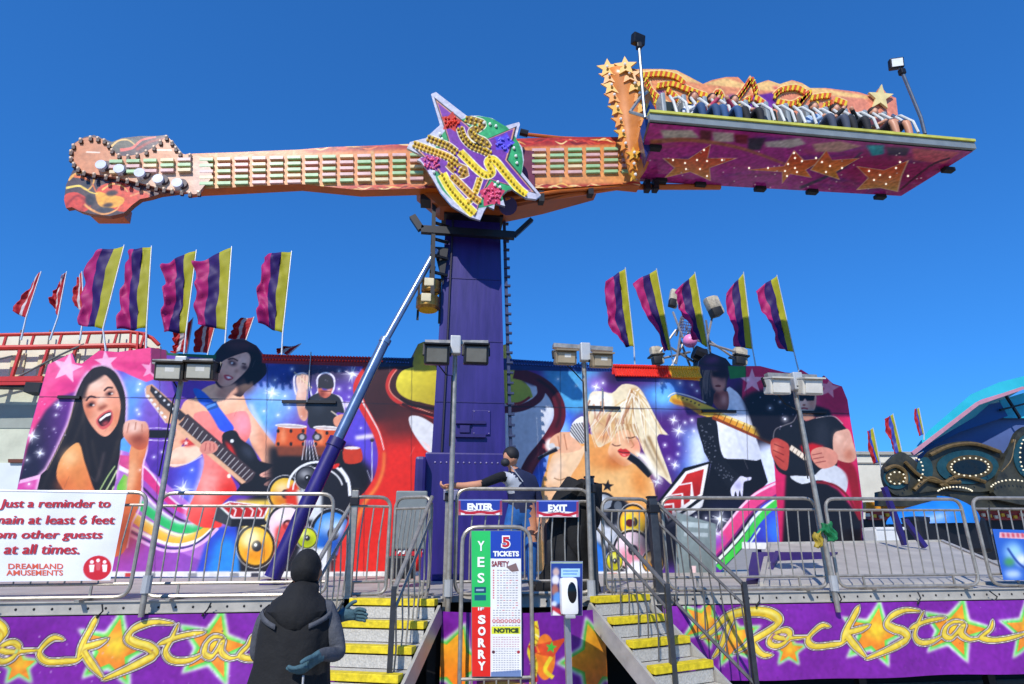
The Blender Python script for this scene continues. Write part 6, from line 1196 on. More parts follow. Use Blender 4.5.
# ================================================================== double floodlight stands
GL = 'double floodlight stands along the front railing'
HOUS = mat('bronze lamp housing', '#4a4238', .45, .3, .2, 8); GLS = mat('hazy lamp glass', '#b9b5a4', .2, 0, .08, 8, coat=.5); TAN = mat('tan lamp cover', '#a8977a', .5, 0, .1, 6); BONE = mat('bone white lamp housing', '#cfc9ba', .45, 0, .1, 6)
def stand(label, base, top, bar, lamps, size, hm, gm_, Y=6.62):
    pb, ptp = PY(*base, Y), PY(*top, Y); t = thing('light_stand', label, 'light stand', pb, GL)
    q = MB(); q.tube([pb - np.array((0, 0, .15)), ptp], .028, 10); q.build('pole', GALV, t, True)
    a, c = PY(*bar[0], Y), PY(*bar[1], Y); q = MB(); q.bar(a, c, .09, .05); q.build('crossbar', GALV, t)
    q = MB(); q.box(ptp + np.array((0, -.06, -.05)), (.12, .1, .22), bev=.015); q.tube([pb + np.array((0, 0, .06)), pb + np.array((0, 0, .22))], .045, 10); q.build('junction_box', mat('grey junction box', '#b0b2b2', .5, .2), t)
    for (x, y) in lamps:
        c = PY(x, y, Y - .12); w_, h_ = size[0] * 6.7 / FPX * 1.05, size[1] * 6.7 / FPX * 1.02; tl_ = rad(12); ax = ((1, 0, 0), (0, math.cos(tl_), math.sin(tl_)), (0, -math.sin(tl_), math.cos(tl_)))
        q = MB(); q.box(c, (w_, .17, h_), ax, .02); q.box(c + np.array((0, -.03, h_ * .5)), (w_ * 1.03, .25, .018), ax); hd_ = q.build('lamp', hm, t)
        f_ = -np.array(ax[1]); q = MB(); q.box(c + f_ * .09 + np.array((0, 0, -.005)), (w_ * .80, .02, h_ * .74), ax, .006); lg = q.build('lens', gm_, hd_)
        q = MB(); q.box(c + f_ * .102 + np.array((w_ * .05, 0, h_ * .12)), (w_ * .3, .008, h_ * .25), ax); q.build('reflector', mat('bright lamp insert', '#dcd8cc', .25), hd_)
        q = MB()
        for sx_ in (-1, 1): q.bar(c + np.array((sx_ * w_ * .54, .02, 0)), c + np.array((sx_ * w_ * .54, .06, h_ * .62)), .02, .03, (0, 1, 0))
        q.each('yoke', DARK, hd_)
    q = MB(); q.tube([PY(lamps[0][0], lamps[0][1] + size[1] * .4, Y), PY((lamps[0][0] + top[0]) / 2, lamps[0][1] + size[1] * 1.0, Y + .02), ptp + np.array((-.03, -.03, -.4)), ptp + np.array((-.035, -.03, -1.2))], .008, 5); q.build('cable', BLACK, t, True)
stand('double floodlight stand in front of the pink dress guitarist, leftmost of the row', (144, 600), (184, 364), ((154, 362.5), (214, 362)), ((172, 372), (202, 371.5)), (25, 17), HOUS, GLS)
stand('double floodlight stand in front of the purple tower', (448, 603), (455.5, 343), ((425, 343), (488, 343.5)), ((437, 355), (476, 355)), (24, 20), mat('black lamp housing', '#1d1d20', .4, .2, .2, 8), mat('dim lamp glass', '#6a685f', .2, 0, .1, 8, coat=.5))
stand('double floodlight stand with tan covered lamps in front of the blonde singer', (592, 603), (583.5, 350), ((553, 346), (612, 350)), ((565, 358), (601, 361)), (21, 14), mat('tan lamp case', '#8c7c62', .5, 0, .1, 6), TAN)
stand('double floodlight stand with bone white lamps in front of the man in sunglasses', (836, 597), (793, 379), ((766, 375.5), (815, 377.5)), ((777, 386.5), (809, 387)), (22, 17), BONE, mat('bone lamp lid', '#d8d3c6', .35, 0, .08, 6))

# ================================================================== signs
NAVY = mat('navy sign paint', '#1f2f86', .35); REDINK = mat('red sign ink', '#c41f2a', .45, 0, .06); WINK = mat('white sign ink', '#f2f2ee', .45, 0, .04)
# reminder
RS = RY - .06; t = thing('reminder_sign', 'white vinyl sign asking to remain at least 6 feet from other guests', 'sign', PY(50, 580, RS))
cv = pcanvas((-130, 488, 132, 584), RS, '#e9eaee', 1.4)
for k in range(14): cv.fill(ellp(random.uniform(-100, 130), random.uniform(490, 580), random.uniform(10, 30), random.uniform(3, 8), random.uniform(-40, 40)), random.choice(('#dfe1e6', '#f2f3f5', '#e2e2e4')), b=5, a=.5)
cv.fill(ellp(97, 568, 14, 12.2, -20), '#cf2430')
for (x, y, s_) in ((91.5, 562, 1), (97.5, 560.5, 1), (104, 562, 1)): cv.fill(ellp(x, y, 1.8), '#ffffff'); cv.fill([(x - 2.6, y + 2.6), (x + 2.6, y + 2.6), (x + 1.8, y + 10), (x - 1.8, y + 10)], '#ffffff', b=.3)
cv.fill("94,563 101,563 102,574 93,574", '#cf2430', a=.75)
def rdisp(u, v): return .012 * np.sin(2.1 * u + 3 * v) + .006 * np.sin(7 * u - 4 * v + 1) + .004 * np.sin(19 * u + 7 * v)
cv.mesh('sign_cloth', paint_mat('white vinyl', .35, .08, 2.5), t, [(-130, 489), (127, 494), (109.5, 580.5), (-130, 583)], rdisp)
q = MB(); q.tube([PY(-130, 488.5, RS + .03), PY(128, 493.2, RS + .03)], .016, 6); q.build('hem_rod', WHITE, t)
pln = ((0, RS - .002, 0), (1, 0, 0), (0, 0, 1)); t_red = mat('red letter ink', '#b8202c', .45, 0, .06)
for body, box in (('Just a reminder to', (-1.5, 499, 110, 510)), ('remain at least 6 feet', (-21.5, 515, 114.5, 524)), ('from other guests', (-16, 530, 102, 541)), ('at all times.', (4.5, 544, 78.5, 554))): [ptext(body, (box[0] + dx_, box[1], box[2] + dx_, box[3]), ((0, RS - .006 - .0008 * iq, 0), (1, 0, 0), (0, 0, 1)), t_red, t, 'lettering', .001, .22, .0, conf=rdisp) for iq, dx_ in enumerate((0, .5, 1.0))]
o_ = mat('orange red letter ink', '#d85a3a', .45); ptext('DREAMLAND', (9, 563.5, 63, 569), pln, o_, t, 'lettering', .001, 0, .02, conf=rdisp); ptext('AMUSEMENTS', (7, 570, 63, 575.5), pln, o_, t, 'lettering', .001, 0, .02, conf=rdisp)
# ticket board on its stand
TB = 6.15; t = thing('ticket_board', 'tall board saying yes sorry and five tickets with safety notice on a tube stand', 'sign', (PY(496, 680, TB)[0], TB, 0))
zb, ztp = PY(496, 676.5, TB)[2], PY(496, 531, TB)[2]
q = MB(); a, c = PY(462, 560, TB + .03)[0], PY(531, 560, TB + .03)[0]; ztop = PY(496, 527, TB + .03)[2]; q.tube(rpath([(a, TB + .03, .02), (a, TB + .03, ztop), (c, TB + .03, ztop), (c, TB + .03, .02)], .16), .02, 8); q.tube([(a, TB + .03, zb - .02), (c, TB + .03, zb - .02)], .016, 6)
for k in range(5): x = a + (c - a) * (k + 1) / 6; q.tube([(x, TB + .03, zb - .02), (x, TB + .03, .1)], .009, 6)
q.tube([(a, TB + .03, .1), (c, TB + .03, .1)], .016, 6); q.bar((a, TB - .3, .03), (a, TB + .35, .03), .04, .03); q.bar((c, TB - .3, .03), (c, TB + .35, .03), .04, .03); q.build('stand_frame', GALV, t, True)
cv = pcanvas((470, 529, 523, 679), TB, '#ecebe8', 3.0); f, L = cv.fill, cv.line
f("470,528 523,528 523,680 470,680", '#ecebe8'); f("470,528 490.5,528 490.5,607 470,607", '#2fc060'); f("470,607 490.5,607 490.5,680 470,680", '#e0281f'); f("490.5,528 523,528 523,558.5 490.5,558.5", '#2544a8'); f("474.5,587 486,587 486,593 474.5,593", '#1d4a6a'); f("474.5,595 486,595 486,600.5 474.5,600.5", '#1d5a72'); f("476,589 484,589 484,591 476,591", '#cfe2e8', a=.7)
for y in np.arange(570, 626, 2.5):
    if 621 < y < 622: continue
    for x in np.arange(497 if y < 608 else 493, 518, 3.1): f([(x, y), (x + random.uniform(1.2, 2.8), y), (x + 2.2, y + .8), (x, y + .8)], '#6a6a72' if random.random() > .15 else '#b03a3a', a=.75)
    if y < 600: f(ellp(493.6, y + .4, .8), '#c83a3a', a=.8)
for k in range(7): f(ellp(494 + k * 4.1, 621, 1.9), '#c86a6a', a=.9); f(ellp(494 + k * 4.1, 621, .9), '#f0e4e0')
f("491.5,626.5 520.5,626.5 520.5,634 491.5,634", '#dfe23a')
for y in np.arange(637, 672, 2.3):
    for x in np.arange(493, 518, 2.7): f([(x, y), (x + random.uniform(1, 2.4), y), (x + 1.9, y + .8), (x, y + .8)], '#b06a74' if y < 648 else '#7a7a84', a=.7)
f(ellp(493.5, 652, 1.6), '#5a3038'); f(ellp(518.5, 652, 1.6), '#a83038'); f("491,672 521,670 521,677 491,677", '#3a5a9a', a=.7); f("506,567 516,563 519,571 512,572", '#6a4a44', a=.8); L("491,528.8 521,528.8", '#cfd6f0', 1.2, smooth=False)
cv.mesh('board_face', paint_mat('laminated print', .25, .02, 3), t, "471.5,531 520.8,531 521.6,676.5 472.2,676.5")
q = MB(); q.prism([PY(*p, TB + .006) for p in pts("471,530.5 521.3,530.5 522,677 471.7,677")], (0, .02, 0)); q.build('board', mat('grey board edge', '#8e9296', .4, .4), t)
pln = ((0, TB - .002, 0), (1, 0, 0), (0, 0, 1))
for ch, y in (('Y', 546), ('E', 562), ('S', 578)): ptext(ch, (477.5, y - 5, 484.5, y + 5), pln, WINK, t, 'lettering', .002, 0, .02)
for i, ch in enumerate('SORRY'): ptext(ch, (478, 615 + i * 11.6, 485.6, 624 + i * 11.6), pln, WINK, t, 'lettering', .002, 0, .05)
ptext('5', (501, 535.5, 510.6, 548.5), pln, WINK, t, 'lettering', .002, 0, .07); ptext('5', (502.2, 536.8, 509.6, 547.2), ((0, TB - .006, 0), (1, 0, 0), (0, 0, 1)), REDINK, t, 'lettering', .001, 0, .03); ptext('TICKETS', (493, 551, 519, 556.5), pln, WINK, t, 'lettering', .002, 0, .05)
ptext('SAFETY', (491.6, 561, 509, 566.5), pln, mat('maroon letter ink', '#8a2a34', .5), t, 'lettering', .002, 0, .03); ptext('NOTICE', (494, 628, 518.5, 632.6), pln, mat('dark green letter ink', '#1f3a22', .5), t, 'lettering', .002, 0, .05); ptext('IF', (478, 607.4, 484, 610.4), pln, WINK, t, 'lettering', .002, 0, .02)
# enter / exit
for word, (x0, y0, x1, y1), lab in (('ENTER', (458.5, 499.5, 502, 515), 'small red white and blue enter sign on the middle gate'), ('EXIT', (536.5, 500.5, 578.5, 517), 'small red white and blue exit sign on the middle gate')):
    SG = 6.66; t = thing('gate_sign', lab, 'sign', PY((x0 + x1) / 2, y1, SG)); cv = pcanvas((x0 - 1, y0 - 1, x1 + 1, y1 + 1), SG, '#2c3f9a', 3); f, L = cv.fill, cv.line; h = y1 - y0
    f([(x0 - 1, y0 + h * .62), (x0 + 5, y0 + h * .7), ((x0 + x1) / 2, y0 + h * .62), (x1 - 5, y0 + h * .7), (x1 + 1, y0 + h * .62), (x1 + 1, y1 + 1), (x0 - 1, y1 + 1)], '#f0ecea'); L([(x0, y0 + h * .7), (x0 + 10, y0 + h * .86), ((x0 + x1) / 2, y0 + h * .8), (x1 - 10, y0 + h * .86), (x1, y0 + h * .7)], '#c02434', h * .16); L([(x0 + 6, y1 - 1), (x1 - 6, y1 - .8)], '#c02434', .7, smooth=False); f([(x0 - 1, y0), (x0 + 2, y0), (x0 + 2.4, y1), (x0 - 1, y1)], '#b03a4a', a=.8); f([(x1 - 2, y0), (x1 + 1, y0), (x1 + 1, y1), (x1 - 2.4, y1)], '#b03a4a', a=.8); L([(x0, y0 + .6), (x1, y0 + .6)], '#8a98d8', .9, smooth=False)
    cv.mesh('sign_face', MATS['laminated print'], t, [(x0, y0), (x1, y0), (x1, y1), (x0, y1)]); q = MB(); q.prism([PY(*p, SG + .006) for p in ((x0 - .3, y0 - .3), (x1 + .3, y0 - .3), (x1 + .3, y1 + .3), (x0 - .3, y1 + .3))], (0, .02, 0)); q.build('sign_board', mat('grey board edge', '#8e9296', .4, .4), t)
    mx_ = (x0 + x1) / 2; ww = (13 if word == 'ENTER' else 9.5); ptext(word, (mx_ - ww, y0 + h * .24, mx_ + ww, y0 + h * .70), ((0, SG - .002, 0), (1, 0, 0), (0, 0, 1)), WINK, t, 'lettering', .003, 0, .06)
# sanitizer post
SP_ = 5.6; t = thing('sanitizer_stand', 'white hand sanitizer dispenser on a grey post with a blue poster', 'sanitizer stand', (PY(569, 680, SP_)[0], SP_, 0))
q = MB(); xx = PY(568, 650, SP_ + .05)[0]; q.bar((xx, SP_ + .05, 0.02), (xx, SP_ + .05, PY(568, 600, SP_)[2]), .05, .05, (0, 1, 0)); q.build('post', mat('satin grey post', '#9b9da0', .4, .5, .1), t); q = MB(); q.tube([(xx, SP_ + .05, 0.0), (xx, SP_ + .05, .03)], [.18, .17], 20); q.build('base', GALV, t)
cv = pcanvas((550, 560, 584, 617), SP_, '#23387e', 3); f, L = cv.fill, cv.line; f("550,560 584,560 584,617 550,617", '#24408e', g=(567, 562, 567, 616), c2='#3a2a5c'); f("551,562 583,562 583,563.4 551,563.4", '#a8b89a'); f("561,568.5 580,568.5 580,577 561,577", '#a9cfe8'); L("563,571 578,571", '#5a88b8', 1.2, smooth=False); L("563,574 577,574", '#5a88b8', 1.2, smooth=False); f(ellp(556, 572, 3.4, 4.4), '#c9a9a0', b=.5); f(ellp(555.5, 580, 4, 5), '#e2dede', b=.6); f(ellp(555, 590, 3.5, 6), '#a86a5a', b=.8); f(ellp(558, 598, 5, 6), '#5a90d0', b=.8); f(ellp(554, 604, 3, 3), '#cfd8e6', b=.5); f("552,606 568,612 566,616 552,612", '#c03038', b=.6); f("553,610 562,616 552,616", '#e6e0e0', b=.4)
cv.mesh('poster', MATS['laminated print'], t, "551,561.5 582.5,561.5 582.2,615.5 551.4,615.5"); q = MB(); q.prism([PY(*p, SP_ + .004) for p in pts("550.8,561.3 582.7,561.3 582.4,615.7 551.2,615.7")], (0, .012, 0)); q.build('poster_backing', WHITE, t)
q = MB(); c = PY(568.8, 596, SP_ - .05); q.box(c, (.155, .1, .30), bev=.035); dsp = q.build('dispenser', mat('white dispenser plastic', '#eceae4', .3, 0, .04), t, True); q = MB(); q.ell(c + np.array((.02, -.05, .03)), (.04, .012, .085), 16, 10); q.build('window', mat('dark dispenser window', '#0d0d10', .15), dsp, True); q = MB(); q.box(c + np.array((0, -.02, -.16)), (.09, .06, .03), bev=.01); q.build('nozzle', mat('grey nozzle', '#a8a8a8', .4), dsp)
# blue poster on the right barrier
PS = RY - .05; t = thing('blue_poster', 'blue vinyl poster with pale red heading tied to the right edge barrier', 'poster', PY(1010, 580, PS)); cv = pcanvas((988, 526, 1080, 584), PS, '#2f62c0', 2); f, L = cv.fill, cv.line; f(ellp(1012, 552, 9, 9), '#9fd0e8', b=3); f(ellp(1020, 560, 6, 6), '#e8eef4', b=2); f(ellp(1008, 562, 5, 4), '#4a9a5a', b=1.5); L("1006,548 1016,562 1026,570", '#1f3f90', 2, b=.5); f(ellp(1012, 574, 8, 4), '#c8dcf0', b=2)
L("998,535 1080,539", '#e8b4b8', 5.5, smooth=False)
for k in range(12): f([(1000 + k * 5, 533), (1003 + k * 5, 533.2), (1003.6 + k * 5, 537.6), (1000.6 + k * 5, 537.4)], '#c85060', b=.3)
cv.mesh('poster_face', VINYL, t, [(991, 529), (1080, 532), (1080, 581), (1003, 580)], lambda u, v: .01 * np.sin(5 * u + 3 * v) + .01); q = MB(); q.tube([PY(991, 529, PS), PY(989, 505, PS)], .006, 5); q.build('tie_cord', BLACK, t)
# green and yellow cloth knotted on the fourth stand
t = thing('knotted_cloth', 'green and yellow cloth knotted to the floodlight pole by the railing', 'cloth', PY(828, 545, 6.6)); V = []; Fc = []
def rag(P, Y, name, m_, seed):
    """small hanging cloth with folds between four photo corners"""
    A_, B_, C_, D_ = [PY(*p, Y) for p in P]; V = []; n = 14
    for j in range(n + 1):
        for i in range(n + 1):
            u, v = i / n, j / n; p = (A_ * (1 - u) + B_ * u) * (1 - v) + (D_ * (1 - u) + C_ * u) * v; V.append(p + np.array((.012 * math.sin(9 * v + seed), -.035 * math.sin(math.pi * u) - .018 * math.sin(13 * u + 4 * v + seed) * v - .01 * math.sin(21 * u - 6 * v), .012 * math.sin(8 * u + seed))))
    o = mesh_obj(name, V, [(j * (n + 1) + i, j * (n + 1) + i + 1, (j + 1) * (n + 1) + i + 1, (j + 1) * (n + 1) + i) for j in range(n) for i in range(n)], m_, t, True); s_ = o.modifiers.new('thick', 'SOLIDIFY'); s_.thickness = .006
rag(((820, 524), (830, 522), (838, 538), (829, 543)), 6.55, 'green_fold', mat('emerald cloth', '#0f6e3e', .6, 0, .2, 14), 1)
rag(((813, 533), (821, 531), (824, 546), (815, 548)), 6.56, 'yellow_fold', mat('mustard cloth', '#a08a2c', .6, 0, .2, 14), 2)
q = MB(); q.tube([PY(826, 528, 6.56), PY(822, 530, 6.53), PY(818, 534, 6.56)], .02, 8); q.build('knot', MATS['emerald cloth'], t, True)
# loose items on the deck edge
t = thing('power_cabinet', 'grey steel cabinet with a red lettered plate behind the left stair gate', 'cabinet', PY(412, 580, 8.6)); q = MB(); q.box(PY(411, 520, 8.6), (.42, .3, .75), bev=.02); q.build('body', mat('grey cabinet paint', '#747b7a', .5), t); q = MB(); q.box(PY(405, 550, 8.5), (.45, .03, .18)); q.build('plate', REDINK, t); ptext('AR', (397, 546, 408, 554), ((0, 8.48, 0), (1, 0, 0), (0, 0, 1)), WINK, t, 'lettering', .003, .2, .04); q = MB(); q.box(PY(402, 567, 8.5), (.35, .3, .28), bev=.03); q.build('base', DARK, t)
# ================================================================== people
SKIN = mat('warm skin', '#c98d6c', .5, 0, .06, 8); SKIN2 = mat('brown skin', '#8a5a40', .5, 0, .06, 8)
def skin_mesh(name, nodes, edges, emat, mats, parent, lev=2):
    """one continuous body grown along a skeleton; faces take the cloth of the nearest bone"""
    names = list(nodes); ix = {n: i for i, n in enumerate(names)}
    P = np.array([nodes[n][0] for n in names], float); off = np.array(wloc(parent))
    me = bpy.data.meshes.new(name); me.from_pydata([tuple(p - off) for p in P], [(ix[a], ix[b]) for a, b in edges], []); me.update()
    o = bpy.data.objects.new(name, me); COL.objects.link(o); m = o.modifiers.new('skin', 'SKIN'); m.use_smooth_shade = True
    sv = me.skin_vertices[0].data
    for i, n in enumerate(names): r = nodes[n][1]; sv[i].radius = (r, r) if not hasattr(r, '__len__') else r; sv[i].use_root = (i == 0)
    s_ = o.modifiers.new('sub', 'SUBSURF'); s_.levels = lev; s_.render_levels = lev
    dg = bpy.context.evaluated_depsgraph_get(); dg.update(); em = bpy.data.meshes.new_from_object(o.evaluated_get(dg)); bpy.data.objects.remove(o)
    em.name = name; em.materials.clear()
    for q in mats: em.materials.append(q)
    A = np.array([P[ix[a]] - off for a, b in edges]); B = np.array([P[ix[b]] - off for a, b in edges]); D = B - A; L2 = np.maximum(1e-9, (D ** 2).sum(1))
    for f in em.polygons:
        c = np.array(f.center); t = np.clip(((c - A) * D).sum(1) / L2, 0, 1); d = np.linalg.norm(A + D * t[:, None] - c, axis=1); f.material_index = emat[int(d.argmin())]; f.use_smooth = True
    o = bpy.data.objects.new(name, em); COL.objects.link(o); o.parent = parent; return o
def hand(nodes, edges, emat, pre, wrist, d, side, mi, curl=.3, s=1.0):
    """five fingers rooted in the palm; d: pointing direction, side: thumb side"""
    d = np.array(d, float); d /= np.linalg.norm(d); side = np.array(side, float); side -= d * np.dot(side, d); side /= np.linalg.norm(side); nn = np.cross(d, side)
    W = np.array(wrist, float); nodes[pre + 'palm'] = (W + d * .05 * s, .030 * s); edges.append((pre + 'wrist', pre + 'palm')); emat.append(mi)
    for i, (o_, l_) in enumerate(((.030, .075), (.010, .085), (-.010, .08), (-.029, .062))):
        k = W + d * .095 * s + side * o_ * s; m_ = k + (d * math.cos(curl) + nn * math.sin(curl)) * l_ * .55 * s; e = m_ + (d * math.cos(curl * 2.2) + nn * math.sin(curl * 2.2)) * l_ * .45 * s
        for q, (p, r) in enumerate(((k, .0115), (m_, .0100), (e, .0085))): nodes['%sf%d%d' % (pre, i, q)] = (p, r * s)
        edges += [(pre + 'palm', '%sf%d0' % (pre, i)), ('%sf%d0' % (pre, i), '%sf%d1' % (pre, i)), ('%sf%d1' % (pre, i), '%sf%d2' % (pre, i))]; emat += [mi] * 3
    a = W + d * .035 * s + side * .040 * s; b_ = a + (d * .7 + side * .6) * .045 * s; nodes[pre + 't0'] = (a, .013 * s); nodes[pre + 't1'] = (b_, .011 * s); nodes[pre + 't2'] = (b_ + (d * .9 + side * .2) * .035 * s, .009 * s)
    edges += [(pre + 'palm', pre + 't0'), (pre + 't0', pre + 't1'), (pre + 't1', pre + 't2')]; emat += [mi] * 3
def head_mesh(name, c, fwd, up, s, m, parent):
    """head with brow, nose, lips, chin and ears; c centre, fwd facing"""
    fwd = np.array(fwd, float); fwd /= np.linalg.norm(fwd); up = np.array(up, float); up -= fwd * np.dot(up, fwd); up /= np.linalg.norm(up); rt = np.cross(fwd, up); c = np.array(c, float)
    q = MB(); q.ell((0, 0, 0), (.075, .095, .115), 24, 18); V = []
    for x, y, z in q.v:
        if z < -.02: x *= 1 - .35 * min(1, (-.02 - z) / .1); y = y * (1 - .12 * min(1, (-.02 - z) / .1)) + (.012 if y > 0 else 0) * min(1, (-.02 - z) / .08)
        if y > .05:
            y += .022 * math.exp(-(x / .014) ** 2 - ((z + .015) / .028) ** 2) - .010 * math.exp(-((abs(x) - .032) / .016) ** 2 - ((z - .018) / .013) ** 2) + .007 * math.exp(-(x / .025) ** 2 - ((z + .058) / .012) ** 2)
        if abs(x) > .068 and abs(y) < .03 and abs(z) < .035: x *= 1.14
        V.append(c + (rt * x + fwd * y + up * z) * s)
    return mesh_obj(name, V, q.f, m, parent, True)

# ---- the person in front, seen from behind
PX0, PY0 = PY(300, 600, 4.0)[0], 4.0
BLK = mat('black fleece', '#101011', .85, 0, .3, 10, .7); GRY = mat('grey blue sleeve cloth', '#4e5056', .85, 0, .2, 16, .7); GLV = mat('teal knitted glove', '#40606a', .85, 0, .18, 40, .4); TRO = mat('charcoal trousers', '#1c1d22', .8, 0, .15, 12)
per = thing('person', 'person seen from behind in a black hooded long vest with grey sleeves and teal gloves', 'person', (PX0, PY0, 0))
X, Y_ = PX0, PY0; N = {}; E_ = []; M_ = []
def nd(k, p, r): N[k] = (np.array(p, float), r)
def eg(a, b_, m_): E_.append((a, b_)); M_.append(m_)
nd('pelvis', (X - .02, Y_, .92), (.15, .12)); nd('waist', (X - .01, Y_, 1.08), (.145, .11)); nd('chest', (X, Y_ - .01, 1.30), (.16, .115)); nd('neckb', (X, Y_, 1.45), .06); nd('neck', (X + .005, Y_ + .03, 1.53), .052); nd('head', (X + .005, Y_ + .05, 1.60), .07)
for a, b_ in (('pelvis', 'waist'), ('waist', 'chest'), ('chest', 'neckb')): eg(a, b_, 0)
eg('neckb', 'neck', 0); eg('neck', 'head', 0)
nd('rsh', (X + .17, Y_, 1.405), .068); nd('rel', (X + .255, Y_ - .03, 1.17), .052); nd('rwrist', (X + .185, Y_ - .20, 1.20), .036); eg('chest', 'rsh', 1); eg('rsh', 'rel', 1); eg('rel', 'rwrist', 1)
nd('lsh', (X - .18, Y_, 1.40), .068); nd('lel', (X - .235, Y_ + .10, 1.14), .052); nd('lfa', (X - .02, Y_ + .34, 1.22), .042); nd('lwrist', (X + .20, Y_ + .33, 1.34), .036); eg('chest', 'lsh', 1); eg('lsh', 'lel', 1); eg('lel', 'lfa', 1); eg('lfa', 'lwrist', 1)
for s_, k in ((1, 'r'), (-1, 'l')):
    nd(k + 'hip', (X + s_ * .09, Y_, .86), .105); nd(k + 'kn', (X + s_ * .10, Y_ + .02 + .1 * (s_ > 0), .49), .066); nd(k + 'an', (X + s_ * .10, Y_ - .02 + .08 * (s_ > 0), .09), .045); nd(k + 'toe', (X + s_ * .11, Y_ + .14 + .08 * (s_ > 0), .05), .045); eg('pelvis', k + 'hip', 2); eg(k + 'hip', k + 'kn', 2); eg(k + 'kn', k + 'an', 2); eg(k + 'an', k + 'toe', 4)
hand(N, E_, M_, 'r', N['rwrist'][0], (-.8, -.25, -.62), (.3, -.5, .6), 5, .5, 1.15); hand(N, E_, M_, 'l', N['lwrist'][0], (1, -.1, .1), (0, -.3, 1), 5, .45, 1.15)
skin_mesh('body', N, E_, M_, [BLK, GRY, TRO, SKIN2, BLACK, GLV], per)
# head with close black cap of hair, turned slightly to the right and away
hc = (X + .01, Y_ + .05, 1.63); head_mesh('head', hc, (.75, .66, -.1), (0, 0.05, 1), 1.0, SKIN2, per)
q = MB(); q.ell((0, 0, 0), (.088, .108, .112), 26, 18); V = []
for x, y, z in q.v:
    if z < -.03: z = -.03 + (z + .03) * .95; k = 1 + .03 * (-.03 - z) / .1; x *= k; y *= k
    n_ = .004 * math.sin(60 * x + 20 * z) + .004 * math.sin(75 * z + 40 * y); V.append(np.array(hc) + np.array((x * (1 + n_ * 8), y * (1 + n_ * 8) - .012, z + .012)))
mesh_obj('knit_hat', V, q.f, BLK, per, True)
# long vest: a loft with folds, open below the hips
def loft(name, rings_, m_, parent, nseg=48, fold=.0, seed=0, thick=.008, a0=0, a1=360):
    r_ = random.Random(seed); V = []; Fc = []; ph = [r_.uniform(0, 6) for _ in range(6)]; n = nseg
    for j, (cx, cy_, z, rx, ry) in enumerate(rings_):
        t = j / (len(rings_) - 1)
        for k in range(n):
            a = rad(a0 + (a1 - a0) * k / (n - (0 if a1 - a0 == 360 else 1))); w_ = 1 + fold * t * (math.sin(5 * a + ph[0]) * .5 + math.sin(9 * a + ph[1] + 2 * t) * .35 + math.sin(14 * a + ph[2] - 3 * t) * .2) + .012 * math.sin(7 * t * 6 + 4 * a + ph[3])
            V.append((cx + rx * w_ * math.cos(a), cy_ + ry * w_ * math.sin(a), z + .006 * math.sin(3 * a + ph[4])))
    full = a1 - a0 == 360
    for j in range(len(rings_) - 1):
        for k in range(n if full else n - 1): Fc.append((j * n + k, j * n + (k + 1) % n, (j + 1) * n + (k + 1) % n, (j + 1) * n + k))
    o = mesh_obj(name, V, Fc, m_, parent, True); o.data.shade_smooth(); s_ = o.modifiers.new('thick', 'SOLIDIFY'); s_.thickness = thick; return o
loft('long_vest', [(X, Y_ + .01, 1.475, .075, .07), (X, Y_ + .005, 1.455, .14, .095), (X, Y_, 1.42, .19, .125), (X, Y_ - .005, 1.36, .212, .145), (X - .005, Y_ - .01, 1.26, .212, .155), (X - .01, Y_ - .01, 1.12, .212, .16), (X - .02, Y_ - .01, .98, .235, .18), (X - .03, Y_ - .01, .82, .275, .21), (X - .035, Y_ - .01, .66, .295, .23)], BLK, per, 56, .11, 3)
# hood lying on the shoulders, with grey yoke band
loft('hood', [(X + .01, Y_ + .035, 1.565, .076, .082), (X + .005, Y_ + .025, 1.535, .095, .10), (X, Y_ + .005, 1.50, .105, .105), (X, Y_ - .02, 1.465, .15, .125), (X, Y_ - .055, 1.415, .165, .115), (X + .01, Y_ - .085, 1.365, .115, .09), (X + .015, Y_ - .11, 1.325, .06, .06), (X + .015, Y_ - .12, 1.30, .02, .025)], BLK, per, 40, .10, 9)
VR = [(1.455, .14, .095), (1.42, .19, .125), (1.36, .212, .145), (1.26, .212, .155)]
def vest_pt(z, deg, out=.012):
    zs = [v[0] for v in VR][::-1]; rx = np.interp(z, zs, [v[1] for v in VR][::-1]) + out; ry = np.interp(z, zs, [v[2] for v in VR][::-1]) + out; return np.array((X + rx * math.cos(rad(deg)), Y_ - .005 - ry * math.sin(rad(deg)), z))
for s_ in (0, 1):
    V = []; n_ = 10
    for k in range(n_ + 1):
        t_ = k / n_; dg_ = 8 + 58 * t_; dg_ = dg_ if s_ == 0 else 180 - dg_; zc = 1.43 - .095 * t_ ** .8
        V += [vest_pt(zc + .014, dg_), vest_pt(zc - .014, dg_)]
    o_ = mesh_obj('yoke_band', V, [(2 * k, 2 * k + 1, 2 * k + 3, 2 * k + 2) for k in range(n_)], GRY, per, True); m_s = o_.modifiers.new('thick', 'SOLIDIFY'); m_s.thickness = .006; m_s.offset = 0
q = MB(); q.tube([(X - .17, Y_ - .20, .955), (X, Y_ - .215, .95), (X + .15, Y_ - .20, .96)], .011, 6); q.build('hem_piping', GRY, per, True)
q = MB(); q.tube([(X + .10, Y_ - .215, 1.10), (X + .105, Y_ - .225, 1.0), (X + .10, Y_ - .22, .93)], .006, 5); q.build('cord', mat('pale cord', '#a8a8a8', .7), per, True)

